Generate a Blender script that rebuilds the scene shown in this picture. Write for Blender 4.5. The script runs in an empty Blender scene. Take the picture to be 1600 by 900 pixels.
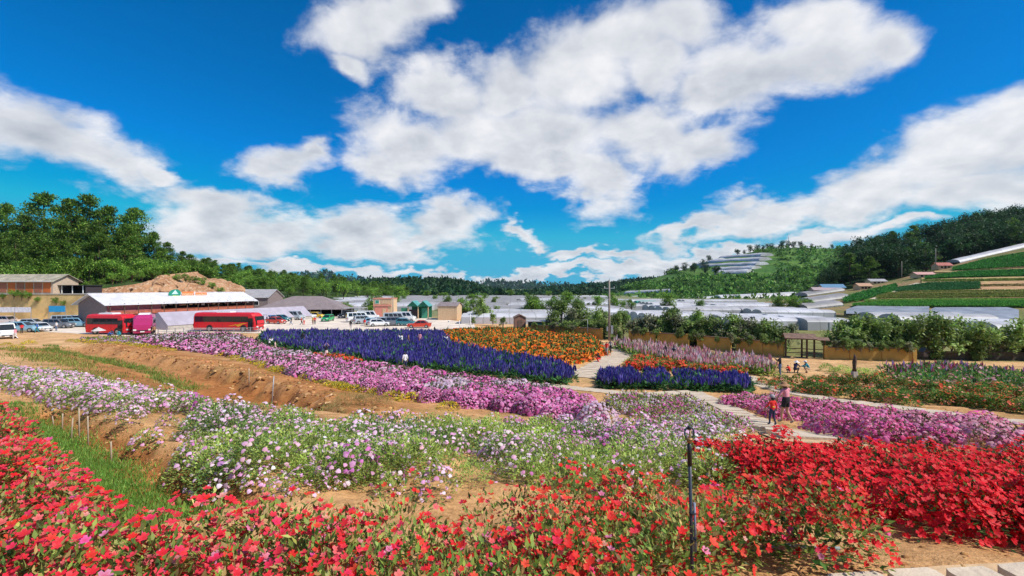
import bpy, bmesh, math, random
import numpy as np
from mathutils import Vector, Matrix, noise as mnoise

random.seed(7)
RNG = np.random.default_rng(11)
SC = bpy.context.scene
COL = SC.collection
R = math.radians
CZ = 7.6            # camera height above the valley floor
F = 700.0           # focal length in photo pixels

# ---------------------------------------------------------------- camera
cam_d = bpy.data.cameras.new('camera')
cam_d.sensor_width = 36.0
cam_d.lens = 36.0 * F / 1600.0
cam_d.clip_start = 0.05
cam_d.clip_end = 12000
cam = bpy.data.objects.new('camera', cam_d)
COL.objects.link(cam)
cam.location = (0, 0, CZ)
cam.rotation_euler = (R(90), 0, 0)
SC.camera = cam

# ---------------------------------------------------------------- sun, view
SUN_DIR = Vector((0.78, -0.34, 0.95)).normalized()     # towards the sun
sun_d = bpy.data.lights.new('sun', 'SUN')
sun_d.energy = 5.0
sun_d.angle = R(0.53)
sun_d.color = (1.0, 0.955, 0.88)
sun = bpy.data.objects.new('sun', sun_d)
COL.objects.link(sun)
sun.rotation_euler = SUN_DIR.to_track_quat('Z', 'Y').to_euler()
SC.view_settings.view_transform = 'Standard'
SC.view_settings.look = 'None'
SC.view_settings.exposure = 0.0
SC.view_settings.gamma = 1.0

# ---------------------------------------------------------------- node helper
class NT:
    def __init__(self, tree):
        self.t = tree
    def n(self, typ, ins=None, **props):
        nd = self.t.nodes.new(typ)
        for k, v in props.items():
            setattr(nd, k, v)
        if ins:
            for k, v in ins.items():
                s = nd.inputs[k]
                if hasattr(v, 'is_linked') or isinstance(v, bpy.types.NodeSocket):
                    self.t.links.new(v, s)
                else:
                    s.default_value = v
        return nd
    def m(self, op, a, b=0.0, c=None, clamp=False):
        ins = {0: a, 1: b}
        if c is not None: ins[2] = c
        nd = self.n('ShaderNodeMath', ins, operation=op, use_clamp=clamp)
        return nd.outputs[0]
    def v(self, op, a, b=None, s=None):
        ins = {0: a}
        if b is not None: ins[1] = b
        if s is not None: ins['Scale'] = s
        nd = self.n('ShaderNodeVectorMath', ins, operation=op)
        return nd
    def mix(self, fac, a, b, blend='MIX'):
        nd = self.n('ShaderNodeMix', data_type='RGBA', blend_type=blend)
        for s, v in ((nd.inputs[0], fac), (nd.inputs[6], a), (nd.inputs[7], b)):
            if isinstance(v, bpy.types.NodeSocket): self.t.links.new(v, s)
            else: s.default_value = v
        return nd.outputs[2]
    def ss(self, x, lo, hi, a=0.0, b=1.0):
        nd = self.n('ShaderNodeMapRange', {0: x, 1: lo, 2: hi, 3: a, 4: b}, interpolation_type='SMOOTHSTEP')
        return nd.outputs[0]
    def noise(self, vec, scale, detail=3.0, rough=0.55, dist=0.0, dim='3D'):
        nd = self.n('ShaderNodeTexNoise', {'Scale': scale, 'Detail': detail, 'Roughness': rough, 'Distortion': dist}, noise_dimensions=dim)
        if vec is not None: self.t.links.new(vec, nd.inputs['Vector'])
        return nd

# ---------------------------------------------------------------- sky with clouds
CLOUDS = [ # photo px, py, half width, half height, tilt (deg, down to the right)
 (60,200,170,66,20),(170,250,110,36,24),(-80,180,170,75,10),(245,272,40,14,15),
 (440,250,84,40,-6),(497,232,28,26,0),
 (325,318,105,34,12),(290,365,70,38,0),(410,370,120,38,0),(545,352,105,46,0),(690,345,78,40,0),(600,378,150,28,0),(330,345,90,40,0),
 (640,215,92,66,20),(600,255,60,34,20),(740,205,110,70,0),(850,215,120,84,0),(930,280,80,54,20),(850,265,120,42,12),(1000,205,130,66,-4),(1100,215,98,44,-12),
 (690,135,86,40,12),(790,130,80,54,0),(900,110,110,80,-20),(960,45,110,66,-20),(1020,95,70,60,0),(1060,30,90,50,0),
 (1180,95,140,66,-10),(1300,75,130,64,-12),(1385,60,62,46,-25),(1110,130,70,36,0),(1290,25,100,36,0),
 (570,40,88,58,10),(640,20,64,40,0),(552,95,36,26,30),
 (1480,235,130,58,-18),(1580,215,120,66,-10),(1340,292,150,46,-14),(1200,325,120,34,-14),(1090,355,100,22,-14),(1500,285,140,42,-6),(1690,240,140,90,0),(1600,290,110,40,0),
 (822,372,34,16,10),(900,398,60,13,4),(970,402,60,15,0),(880,408,28,8,0),(1130,395,150,18,-5),(1290,370,120,22,-6),(1060,405,110,16,-3),(1400,350,90,14,0),
 (440,418,70,10,4),(560,428,110,10,2),(700,436,150,9,2),(860,440,130,8,0),(980,430,90,13,0),(330,410,60,12,0),(470,424,90,13,0),(640,432,150,13,3),(800,437,140,13,0),(900,432,120,12,0),(1050,418,90,12,-6),(760,432,80,10,0),
]
world = bpy.data.worlds.new('World')
SC.world = world
world.use_nodes = True
def build_world():
    t = world.node_tree
    for nd in list(t.nodes): t.nodes.remove(nd)
    k = NT(t)
    out = k.n('ShaderNodeOutputWorld')
    bg = k.n('ShaderNodeBackground')
    bg.inputs['Strength'].default_value = 0.1
    t.links.new(bg.outputs[0], out.inputs[0])
    sky = k.n('ShaderNodeTexSky')
    sky.sky_type = 'NISHITA'
    sky.sun_disc = False
    sky.sun_elevation = math.asin(SUN_DIR.z)
    sky.sun_rotation = math.atan2(SUN_DIR.x, SUN_DIR.y)
    sky.altitude = 1400
    sky.air_density = 1.0
    sky.dust_density = 0.3
    sky.ozone_density = 3.0
    hs = k.n('ShaderNodeHueSaturation', {'Hue': 0.497, 'Saturation': 1.62, 'Value': 1.25, 'Color': sky.outputs[0]})
    tint = k.mix(1.0, hs.outputs[0], (0.30, 1.04, 1.16, 1), 'MULTIPLY')
    tint = k.v('MINIMUM', tint, (0.5, 4.5, 7.0)).outputs[0]
    tc = k.n('ShaderNodeTexCoord')
    d = tc.outputs['Generated']
    sep = k.n('ShaderNodeSeparateXYZ', {0: d})
    x, y, z = sep.outputs
    yc = k.m('MAXIMUM', y, 0.05)
    u = k.m('DIVIDE', x, yc); w = k.m('DIVIDE', z, yc)
    uw = k.n('ShaderNodeCombineXYZ', {0: u, 1: w, 2: 0.0}).outputs[0]
    # sheet coordinates for the texture of the clouds, over the whole dome
    zc = k.m('ADD', k.m('MAXIMUM', z, 0.0), 0.42)
    p = k.n('ShaderNodeCombineXYZ', {0: k.m('DIVIDE', x, zc), 1: k.m('DIVIDE', y, zc), 2: 0.0}).outputs[0]
    warp = k.noise(p, 2.6, 4.0, 0.6)
    wv = k.v('SUBTRACT', warp.outputs['Color'], (0.5, 0.5, 0.5)).outputs[0]
    warp2 = k.noise(p, 9.0, 4.0, 0.6)
    wv2 = k.v('SUBTRACT', warp2.outputs['Color'], (0.5, 0.5, 0.5)).outputs[0]
    uww = k.v('ADD', uw, k.v('SCALE', wv, s=0.20).outputs[0]).outputs[0]
    uww = k.v('ADD', uww, k.v('SCALE', wv2, s=0.06).outputs[0]).outputs[0]
    uww = k.v('MULTIPLY', uww, (1, 1, 0)).outputs[0]
    cur = None
    for (px, py, rx, ry, rot) in CLOUDS:
        mp = k.n('ShaderNodeMapping', {'Location': ((px-800)/F, (450-py)/F, 0), 'Rotation': (0, 0, R(-rot)), 'Scale': (rx/F, ry/F, 1)}, vector_type='TEXTURE')
        t.links.new(uww, mp.inputs['Vector'])
        ln = k.v('LENGTH', mp.outputs[0]).outputs['Value']
        if cur is None: cur = ln
        else: cur = k.m('SMOOTH_MIN', cur, ln, 0.24)
    field = k.m('SUBTRACT', 1.0, cur)
    # away from the view: the same broken cumulus at random
    rnd = k.noise(p, 1.5, 3.0, 0.5)
    field_b = k.m('MULTIPLY', k.m('SUBTRACT', rnd.outputs[0], 0.53), 4.0)
    wf = k.ss(y, 0.18, 0.40)
    fld = k.m('ADD', k.m('MULTIPLY', field, wf), k.m('MULTIPLY', field_b, k.m('SUBTRACT', 1.0, wf)))
    fb = k.noise(p, 5.5, 11.0, 0.66, 0.25)
    fbv = k.m('SUBTRACT', fb.outputs[0], 0.5)
    amp = k.m('SUBTRACT', 1.7, k.m('MULTIPLY', k.ss(fld, 0.10, 0.50), 1.15))      # ragged rims, full cores
    dens = k.m('ADD', fld, k.m('MULTIPLY', fbv, amp))
    alpha = k.ss(dens, -0.22, 0.56)
    # relief: the same texture a little towards the sun
    pl = k.v('ADD', p, (0.05, 0.035, 0.0)).outputs[0]
    fb2 = k.noise(pl, 5.5, 6.0, 0.55, 0.15)
    fb3 = k.noise(p, 5.5, 6.0, 0.55, 0.15)
    rel = k.m('SUBTRACT', fb3.outputs[0], fb2.outputs[0])
    big = k.noise(p, 2.2, 3.0, 0.5)
    core = k.ss(dens, 0.15, 0.95)
    lit = k.m('ADD', 0.875, k.m('MULTIPLY', rel, 0.70))
    lit = k.m('SUBTRACT', lit, k.m('MULTIPLY', core, k.m('MULTIPLY', k.ss(big.outputs[0], 0.35, 0.65), 0.21)))
    lit = k.m('MINIMUM', k.m('MAXIMUM', lit, 0.48), 0.97)
    cc = k.n('ShaderNodeCombineColor', {0: k.m('MULTIPLY', k.m('POWER', lit, 1.22), 9.6), 1: k.m('MULTIPLY', k.m('POWER', lit, 1.08), 9.6), 2: k.m('MULTIPLY', k.m('POWER', lit, 0.9), 9.8)})
    fin = k.mix(k.m('MULTIPLY', alpha, 0.97), tint, cc.outputs[0])
    t.links.new(fin, bg.inputs['Color'])
    world.cycles.sampling_method = 'MANUAL'
    world.cycles.sample_map_resolution = 512
build_world()

# ---------------------------------------------------------------- materials
MATS = {}
def mat(name, col, rough=0.7, metal=0.0, var=0.12, scale=3.0, bump=0.0, bscale=None, spec=0.4, alpha=1.0, trans=0.0):
    if name in MATS: return MATS[name]
    m = bpy.data.materials.new(name); m.use_nodes = True
    k = NT(m.node_tree)
    b = m.node_tree.nodes['Principled BSDF']
    b.inputs['Roughness'].default_value = rough
    b.inputs['Metallic'].default_value = metal
    b.inputs['Specular IOR Level'].default_value = spec
    tc = k.n('ShaderNodeTexCoord')
    nz = k.noise(tc.outputs['Object'], scale, 4.0, 0.6)
    c2 = tuple(min(1, c*(1+var)) for c in col) + (1,)
    c1 = tuple(c*(1-var) for c in col) + (1,)
    m.node_tree.links.new(k.mix(k.ss(nz.outputs[0], 0.3, 0.7), c1, c2), b.inputs['Base Color'])
    if bump:
        bn = k.noise(tc.outputs['Object'], bscale or scale*4, 4.0, 0.6)
        bp = k.n('ShaderNodeBump', {'Strength': bump, 'Distance': 0.05, 'Height': bn.outputs[0]})
        m.node_tree.links.new(bp.outputs[0], b.inputs['Normal'])
    MATS[name] = m
    return m

def plant_mat(name, vary):
    m = bpy.data.materials.new(name); m.use_nodes = True
    t = m.node_tree; k = NT(t)
    b = t.nodes['Principled BSDF']
    at = k.n('ShaderNodeAttribute', attribute_name='Col')
    oi = k.n('ShaderNodeObjectInfo')                       # each plant a slightly different green
    rv = k.m('ADD', 1.0-vary/2, k.m('MULTIPLY', oi.outputs['Random'], vary))
    pc = k.v('SCALE', at.outputs['Color'], s=rv).outputs[0]
    t.links.new(pc, b.inputs['Base Color'])
    b.inputs['Roughness'].default_value = 0.55
    b.inputs['Specular IOR Level'].default_value = 0.25
    tr = k.n('ShaderNodeBsdfTranslucent')
    t.links.new(pc, tr.inputs['Color'])
    mx = k.n('ShaderNodeMixShader', {0: 0.36, 1: b.outputs[0], 2: tr.outputs[0]})
    t.links.new(mx.outputs[0], t.nodes['Material Output'].inputs[0])
    return m
PLANT = plant_mat('plant_tissue', 0.0)
PLANTV = plant_mat('tree_foliage', 0.45)

def ground_mat():
    m = bpy.data.materials.new('ground_soil'); m.use_nodes = True
    t = m.node_tree; k = NT(t)
    b = t.nodes['Principled BSDF']
    b.inputs['Roughness'].default_value = 0.95
    b.inputs['Specular IOR Level'].default_value = 0.15
    at = k.n('ShaderNodeAttribute', attribute_name='Col')
    geo = k.n('ShaderNodeNewGeometry')
    P = geo.outputs['Position']
    n1 = k.noise(P, 0.35, 5.0, 0.6); n2 = k.noise(P, 3.0, 6.0, 0.65); n3 = k.noise(P, 22.0, 5.0, 0.7)
    f = k.m('ADD', k.m('MULTIPLY', n1.outputs[0], 0.5), k.m('MULTIPLY', n2.outputs[0], 0.5))
    f = k.m('ADD', k.m('MULTIPLY', f, 0.7), k.m('MULTIPLY', n3.outputs[0], 0.3))
    lo = k.mix(1.0, at.outputs['Color'], (0.52, 0.45, 0.38, 1), 'MULTIPLY')
    hi = k.mix(1.0, at.outputs['Color'], (1.28, 1.28, 1.25, 1), 'MULTIPLY')
    t.links.new(k.mix(k.ss(f, 0.36, 0.64), lo, hi), b.inputs['Base Color'])
    hsum = k.m('ADD', k.m('MULTIPLY', n2.outputs[0], 0.6), k.m('MULTIPLY', n3.outputs[0], 0.4))
    bp = k.n('ShaderNodeBump', {'Strength': 0.9, 'Distance': 0.07, 'Height': hsum})
    t.links.new(bp.outputs[0], b.inputs['Normal'])
    return m
SOIL = ground_mat()

# ---------------------------------------------------------------- object helpers
def link(o, parent=None):
    COL.objects.link(o)
    if parent is not None: o.parent = parent
    return o
def tag(o, label=None, cat=None, group=None, kind=None):
    if label: o['label'] = label
    if cat: o['category'] = cat
    if group: o['group'] = group
    if kind: o['kind'] = kind
    return o
def empty(name, loc, rz=0.0, label=None, cat=None, group=None):
    o = bpy.data.objects.new(name, None)
    o.empty_display_size = 0.2
    o.location = loc; o.rotation_euler = (0, 0, rz)
    link(o); tag(o, label, cat, group)
    return o
def tri_mesh(name, V, T, C=None, mats=None, MI=None, smooth=False):
    V = np.ascontiguousarray(V, dtype=np.float32); T = np.ascontiguousarray(T, dtype=np.int32)
    me = bpy.data.meshes.new(name)
    me.vertices.add(len(V)); me.vertices.foreach_set('co', V.ravel())
    n = len(T); kf = T.shape[1]
    me.loops.add(n*kf); me.loops.foreach_set('vertex_index', T.ravel())
    me.polygons.add(n)
    me.polygons.foreach_set('loop_start', np.arange(0, n*kf, kf, dtype=np.int32))
    me.polygons.foreach_set('loop_total', np.full(n, kf, dtype=np.int32))
    if MI is not None: me.polygons.foreach_set('material_index', np.asarray(MI, dtype=np.int32))
    if smooth: me.polygons.foreach_set('use_smooth', np.ones(n, dtype=bool))
    if C is not None:
        ca = me.color_attributes.new('Col', 'FLOAT_COLOR', 'POINT')
        c4 = np.ones((len(V), 4), dtype=np.float32); c4[:, :3] = C
        ca.data.foreach_set('color', c4.ravel())
    me.update(calc_edges=True)
    for m in (mats or []): me.materials.append(m)
    return me
def mobj(name, me, parent=None, loc=None):
    o = bpy.data.objects.new(name, me)
    if loc is not None: o.location = loc
    return link(o, parent)

class MB:
    """collects boxes, tubes and polygons into one mesh"""
    def __init__(self): self.V = []; self.Fs = []; self.MI = []; self.sm = []
    def add(self, vs, fs, mi=0, smooth=False):
        b = len(self.V); self.V += [tuple(v) for v in vs]
        for f in fs: self.Fs.append([b+i for i in f]); self.MI.append(mi); self.sm.append(smooth)
    def box(self, c, s, mi=0, rz=0.0, taper=1.0):
        x, y, z = s[0]/2, s[1]/2, s[2]/2
        vs = []
        ca, sa = math.cos(rz), math.sin(rz)
        for dz, k in ((-z, 1.0), (z, taper)):
            for dx, dy in ((-x, -y), (x, -y), (x, y), (-x, y)):
                X, Y = dx*k, dy*k
                vs.append((c[0]+X*ca-Y*sa, c[1]+X*sa+Y*ca, c[2]+dz))
        self.add(vs, [(3,2,1,0),(4,5,6,7),(0,1,5,4),(1,2,6,5),(2,3,7,6),(3,0,4,7)], mi)
    def tube(self, pts, rs, n=8, mi=0, cap=True, smooth=True):
        pts = [Vector(p) for p in pts]
        if not hasattr(rs, '__len__'): rs = [rs]*len(pts)
        vs = []; fs = []
        up = Vector((0, 0, 1))
        for i, p in enumerate(pts):
            a = pts[max(i-1, 0)]; b = pts[min(i+1, len(pts)-1)]
            d = (b-a).normalized()
            ref = up if abs(d.z) < 0.95 else Vector((1, 0, 0))
            s = d.cross(ref).normalized(); t = s.cross(d).normalized()
            for j in range(n):
                an = 2*math.pi*j/n
                vs.append(p + (s*math.cos(an)+t*math.sin(an))*rs[i])
        for i in range(len(pts)-1):
            for j in range(n):
                fs.append((i*n+j, i*n+(j+1)%n, (i+1)*n+(j+1)%n, (i+1)*n+j))
        self.add(vs, fs, mi, smooth)
        if cap:
            b = len(self.V)-len(vs)
            self.Fs.append([b+j for j in range(n)][::-1]); self.MI.append(mi); self.sm.append(False)
            self.Fs.append([b+(len(pts)-1)*n+j for j in range(n)]); self.MI.append(mi); self.sm.append(False)
    def prism(self, poly, axis, a, b, mi=0):
        """polygon of 2D points extruded along axis from a to b (axis 0: x, poly=(y,z); 1: y, poly=(x,z); 2: z, poly=(x,y))"""
        n = len(poly); vs = []
        for t in (a, b):
            for p in poly:
                vs.append((t, p[0], p[1]) if axis == 0 else ((p[0], t, p[1]) if axis == 1 else (p[0], p[1], t)))
        fs = [list(range(n))[::-1], [n+i for i in range(n)]]
        for i in range(n): fs.append((i, (i+1) % n, n+(i+1) % n, n+i))
        self.add(vs, fs, mi)
    def mesh(self, name, mats):
        me = bpy.data.meshes.new(name)
        me.from_pydata(self.V, [], self.Fs)
        if not isinstance(mats, (list, tuple)): mats = [mats]
        for m in mats: me.materials.append(m)
        me.polygons.foreach_set('material_index', self.MI)
        me.polygons.foreach_set('use_smooth', self.sm)
        bm = bmesh.new(); bm.from_mesh(me)
        bmesh.ops.recalc_face_normals(bm, faces=bm.faces); bm.to_mesh(me); bm.free()
        me.update()
        return me
    def build(self, name, mats, parent=None, loc=None):
        return mobj(name, self.mesh(name, mats), parent, loc)

def children(o): return [c for c in bpy.data.objects if c.parent is o]
def clone(o, kids, loc, rz, label=None, scale=None):
    """copy of a thing and of its parts (kids: nested list of (object, kids))"""
    c = o.copy(); COL.objects.link(c); c.location = loc; c.rotation_euler = (0, 0, rz)
    if scale: c.scale = scale
    if label: c['label'] = label
    def rec(ks, par):
        for ob, sub in ks:
            d = ob.copy(); COL.objects.link(d); d.parent = par
            rec(sub, d)
    rec(kids, c)
    return c
def kid_tree(o):
    return [(c, kid_tree(c)) for c in children(o)]

# ---------------------------------------------------------------- terrain
_DY = np.array([-60,0,2,3,4,5,6,7,8,9,10,12,15,17,20,25,30,36,45,52,9000.])
_DD = np.array([1.5,1.5,1.6,1.78,1.98,2.18,2.38,2.57,2.75,2.95,3.25,3.87,4.78,5.3,5.75,6.3,6.8,7.2,7.53,7.6,7.6])
_fy = np.linspace(-60, 120, 3601)
_fd = np.interp(_fy, _DY, _DD)
_ker = np.ones(21)/21.0
_fd = np.convolve(np.pad(_fd, 10, mode='edge'), _ker, mode='valid')
def smin0(X): return 0.5*(X-np.sqrt(X*X+1.0))
def base_h(X, Y):
    ye = Y + 0.35*smin0(X)
    return CZ - np.interp(ye, _fy, _fd)
_YS = np.geomspace(0.7, 900, 5000)
def G(px, py, dh=0.0, ymin=0.0, ymax=900.0, f=base_h):
    """the point of the ground (raised by dh) seen at a photo position"""
    ys = _YS[(_YS >= ymin) & (_YS <= ymax)]
    k = (px-800)/F; s = (py-450)/F
    z = CZ - s*ys
    g = z - (f(k*ys, ys) + dh)
    i = np.argmax(g < 0)
    if g[i] >= 0: i = len(ys)-1
    Y = ys[i]
    if i > 0 and g[i] < 0:
        a, b = g[i-1], g[i]; Y = ys[i-1] + (ys[i]-ys[i-1])*a/(a-b)
    return np.array((k*Y, Y, float(f(np.array(k*Y), np.array(Y)))))
def at(px, py, Y):
    return Vector(((px-800)/F*Y, Y, CZ-(py-450)/F*Y))
def GV(px, py, **k): return Vector(G(px, py, **k))

def seg_dist(X, Y, pts):
    """distance, signed side (+ beyond), to a polyline in plan; also position along it"""
    best = np.full(X.shape, 1e9); side = np.zeros(X.shape); along = np.zeros(X.shape)
    acc = 0.0
    for (ax, ay), (bx, by) in zip(pts[:-1], pts[1:]):
        dx, dy = bx-ax, by-ay; L2 = dx*dx+dy*dy; L = math.sqrt(L2)
        t = np.clip(((X-ax)*dx+(Y-ay)*dy)/L2, 0, 1)
        qx, qy = X-ax-t*dx, Y-ay-t*dy
        d = np.sqrt(qx*qx+qy*qy)
        m = d < best
        best = np.where(m, d, best)
        side = np.where(m, np.sign(dx*(Y-ay)-dy*(X-ax)), side)
        along = np.where(m, acc+t*L, along)
        acc += L
    return best, side, along, acc
def sstep(x, a, b):
    t = np.clip((x-a)/(b-a), 0, 1); return t*t*(3-2*t)
# value noise on the plane, vectorised
_perm = RNG.random((256, 256))
def vnoise(X, Y, s):
    x = X*s; y = Y*s
    xi = np.floor(x).astype(int); yi = np.floor(y).astype(int)
    fx = x-xi; fy = y-yi
    fx = fx*fx*(3-2*fx); fy = fy*fy*(3-2*fy)
    a = _perm[xi & 255, yi & 255]; b = _perm[(xi+1) & 255, yi & 255]
    c = _perm[xi & 255, (yi+1) & 255]; d = _perm[(xi+1) & 255, (yi+1) & 255]
    return (a*(1-fx)+b*fx)*(1-fy)+(c*(1-fx)+d*fx)*fy
def fnoise(X, Y, s, o=4):
    v = 0; a = 0.5
    for i in range(o): v = v+a*vnoise(X+17.3*i, Y-9.1*i, s*2**i); a *= 0.5
    return v/(1-0.5**o)

TA = [tuple(G(px, py)[:2]) for px, py in ((20,632),(90,662),(150,690),(205,725),(260,768),(330,805))]
TB = [tuple(G(px, py, ymin=14)[:2]) for px, py in ((95,540),(180,553),(250,568),(320,585),(385,607),(440,632))] 
TB += [tuple(G(px, py, ymin=14)[:2]) for px, py in ((540,648),)]
def trench(X, Y):
    d, s, a, L = seg_dist(X, Y, TA)
    ends = sstep(a, 0.0, 0.8)*(1-sstep(a, L-0.5, L))
    jag = (fnoise(X, Y, 3.0, 3)-0.5)*0.16
    da = 0.28*ends*(1-sstep(d+jag, 0.36, np.where(s > 0, 0.72, 1.0)))
    d2, s2, a2, L2 = seg_dist(X, Y, TB)
    ends2 = sstep(a2, 0.0, 6.0)*(1-sstep(a2, L2-3, L2))
    jag2 = (fnoise(X, Y, 0.9, 4)-0.5)*1.5
    db = (0.55+0.5*sstep(a2, L2*0.4, L2*0.8))*ends2*(1-sstep(d2+jag2, 1.1, np.where(s2 > 0, 1.9, 4.0)))
    rim = 0.25*ends2*np.exp(-((d2-3.0)/1.4)**2)*(s2 > 0)
    return da, db, rim, s, s2
def ground_h(X, Y):
    X = np.asarray(X, dtype=float); Y = np.asarray(Y, dtype=float)
    da, db, rim, s, s2 = trench(X, Y)
    rough = (fnoise(X, Y, 1.1, 4)-0.5)*0.13 + (fnoise(X, Y, 5.0, 3)-0.5)*0.05
    fade = 1-sstep(Y, 40, 60)
    return base_h(X, Y) - da - db + rim + rough*fade
def gh(x, y): return float(ground_h(np.array([x]), np.array([y]))[0])
# ---------------------------------------------------------------- the ground sheet
def build_ground():
    ys = np.concatenate([np.linspace(-12, 1.0, 14), np.geomspace(1.15, 70, 280), np.geomspace(74, 5000, 46)])
    us = np.linspace(-1, 1, 361)
    YY, UU = np.meshgrid(ys, us, indexing='ij')
    XX = UU*(9+1.5*np.maximum(YY, 0))
    ZZ = ground_h(XX, YY)
    V = np.stack([XX, YY, ZZ], -1).reshape(-1, 3)
    nr, nc = XX.shape
    idx = np.arange(nr*nc).reshape(nr, nc)
    T = np.stack([idx[:-1, :-1], idx[:-1, 1:], idx[1:, 1:], idx[1:, :-1]], -1).reshape(-1, 4)
    dirt = np.array((0.60, 0.325, 0.135)); clay = np.array((0.42, 0.165, 0.05)); pale = np.array((0.66, 0.42, 0.22))
    grass = np.array((0.10, 0.14, 0.04)); far = np.array((0.22, 0.24, 0.12))
    da, db, rim, s, s2 = trench(XX, YY)
    n = fnoise(XX, YY, 0.25, 4)[..., None]
    C = dirt*(1-0.5*n)+pale*0.5*n
    # pale trampled sand towards the far side of the garden
    k = sstep(YY, 22, 45)[..., None]; C = C*(1-k*0.7)+pale*k*0.7
    # raw clay in the cut banks (wet, redder soil exposed by digging)
    kk = np.clip(np.maximum(da/0.28*1.1, db/0.95), 0, 1)[..., None]
    C = C*(1-kk)+clay*kk
    d1, _, a1, L1 = seg_dist(XX, YY, TB)
    redstrip = (np.exp(-((d1-3.6)/2.6)**2)*sstep(a1, 0, 4)*(1-sstep(a1, L1-4, L1)))[..., None]*0.85
    C = C*(1-redstrip)+clay*redstrip
    g = (sstep(fnoise(XX+40, YY, 0.5, 4), 0.52, 0.68)*sstep(YY, 5, 9)*(1-sstep(YY, 30, 60))*0.35)[..., None]
    C = C*(1-g)+np.array((0.26, 0.22, 0.07))*g
    px = 800+F*XX/np.maximum(YY, .5)
    wl = np.interp(px, [700,835,940,1000,1225,1290,1430,1600,1760], [84,73,66,62,49,47.5,46,45,44])
    kw = (sstep(px, 815, 840)*sstep(YY-wl, .2, 1.2))[..., None]*0.85; C = C*(1-kw)+np.array((0.15,0.19,0.06))*kw
    kf = sstep(YY, 95, 130)[..., None]; C = C*(1-kf)+far*kf
    me = tri_mesh('ground', V, T, C.reshape(-1, 3), [SOIL], smooth=True)
    o = mobj('ground', me); tag(o, 'sandy orange garden soil sloping down to the valley floor', kind='structure')
build_ground()

def sheet(name, poly, z, m, label, n=1):
    """a flat sheet on the valley floor"""
    mb = MB(); mb.add([(p[0], p[1], z) for p in poly], [list(range(len(poly)))])
    o = mb.build(name, m); tag(o, label, kind='structure'); return o
M_PARK = mat('packed_gravel', (0.70, 0.59, 0.48), 0.95, var=0.16, scale=0.35, bump=0.4, bscale=6)
cp = [G(x, y, ymin=50)[:2] for x, y in ((-330,535),(-100,533),(60,529),(130,528),(250,522.5),(330,520),(400,521),(440,519.2),(640,518.3),(700,521),(745,518),(740,505),(640,492),(560,487),(300,487),(100,490),(-330,494))]
sheet('car_park', cp, 0.03, M_PARK, 'pale gravel car park behind the flower beds')

# ---------------------------------------------------------------- plant shapes
LEAF4 = (np.array([(0,0,0),(0.45,-0.5,0.10),(1,0,-0.05),(0.45,0.5,0.10)], float), np.array([(0,1,2),(0,2,3)]))
LEAF6 = (np.array([(0,0,0),(0.38,-0.5,0.09),(1,0,-0.10),(0.38,0.5,0.09),(0.5,0,-0.03)], float), np.array([(0,1,4),(1,2,4),(2,3,4),(3,0,4)]))
def flower_template(npet, notch=0.92, cup=0.18, wide=0.62):
    V = [(0, 0, 0.0)]; T = []
    for i in range(npet):
        a = 2*math.pi*i/npet
        hw = math.pi/npet*wide*1.7
        b = len(V)
        dz = 0.05 if i % 2 else 0.0
        for r, da in ((0.62, -hw*0.95), (1.0, -hw*0.42), (1.0, hw*0.42), (0.62, hw*0.95)):
            V.append((r*math.cos(a+da), r*math.sin(a+da), cup*r*r+dz))
        for j in range(3): T.append((0, b+j, b+j+1))
    return np.array(V), np.array(T)
FLOWER5 = flower_template(5, cup=0.34)
FLOWER4 = (np.array([(0,0,0)]+[(math.cos(a), math.sin(a), 0.2) for a in np.linspace(0, 2*math.pi, 6)[:-1]]), np.array([(0,i,i%5+1) for i in range(1,6)]))
DOME = (np.array([(0,0,0.55)]+[(math.cos(a)*(1 if i%2 else 0.78), math.sin(a)*(1 if i%2 else 0.78), 0.0 if i%2 else 0.16) for i, a in enumerate(np.linspace(0, 2*math.pi, 7)[:-1])]),
        np.array([(0,i,i%6+1) for i in range(1,7)]))
SPIKE = (np.array([(0,-0.35,0),(0.3,-0.5,0.0),(0.3,0.5,0.0),(1,0,0),(0,0.35,0),
                   (0,0,-0.35),(0.3,0,-0.5),(0.3,0,0.5),(0,0,0.35)], float),
         np.array([(0,1,2),(0,2,4),(1,3,2),(5,6,7),(5,7,8),(6,3,7)]))

class Veg:
    def __init__(self): self.V = []; self.T = []; self.C = []; self.n = 0
    def put(self, tpl, P, A, N, L, W, col, col0=None, H=None):
        """copies of a template: P origins, A long axis, N normal hint, sizes L, W; col per item, col0: colour of vertex 0"""
        n = len(P)
        if n == 0: return
        A = A/np.maximum(np.linalg.norm(A, axis=1, keepdims=True), 1e-6)
        S = np.cross(N, A); S /= np.maximum(np.linalg.norm(S, axis=1, keepdims=True), 1e-6)
        NN = np.cross(A, S)
        tv, tt = tpl; k = len(tv)
        L = np.broadcast_to(np.asarray(L, float), (n,)); W = np.broadcast_to(np.asarray(W, float), (n,))
        H = W if H is None else np.broadcast_to(np.asarray(H, float), (n,))
        v = (P[:, None, :] + tv[None, :, 0, None]*(L[:, None, None]*A[:, None, :])
             + tv[None, :, 1, None]*(W[:, None, None]*S[:, None, :]) + tv[None, :, 2, None]*(H[:, None, None]*NN[:, None, :]))
        c = np.repeat(np.asarray(col, float)[:, None, :], k, axis=1)
        if col0 is not None: c[:, 0, :] = col0
        t = tt[None, :, :] + (self.n + np.arange(n)*k)[:, None, None]
        self.V.append(v.reshape(-1, 3)); self.C.append(c.reshape(-1, 3)); self.T.append(t.reshape(-1, 3)); self.n += n*k
    def mesh(self, name):
        return tri_mesh(name, np.concatenate(self.V), np.concatenate(self.T), np.concatenate(self.C), [PLANTV if name == 'crown' else PLANT])
def rdir(n):
    v = RNG.normal(size=(n, 3)); return v/np.linalg.norm(v, axis=1, keepdims=True)
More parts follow.
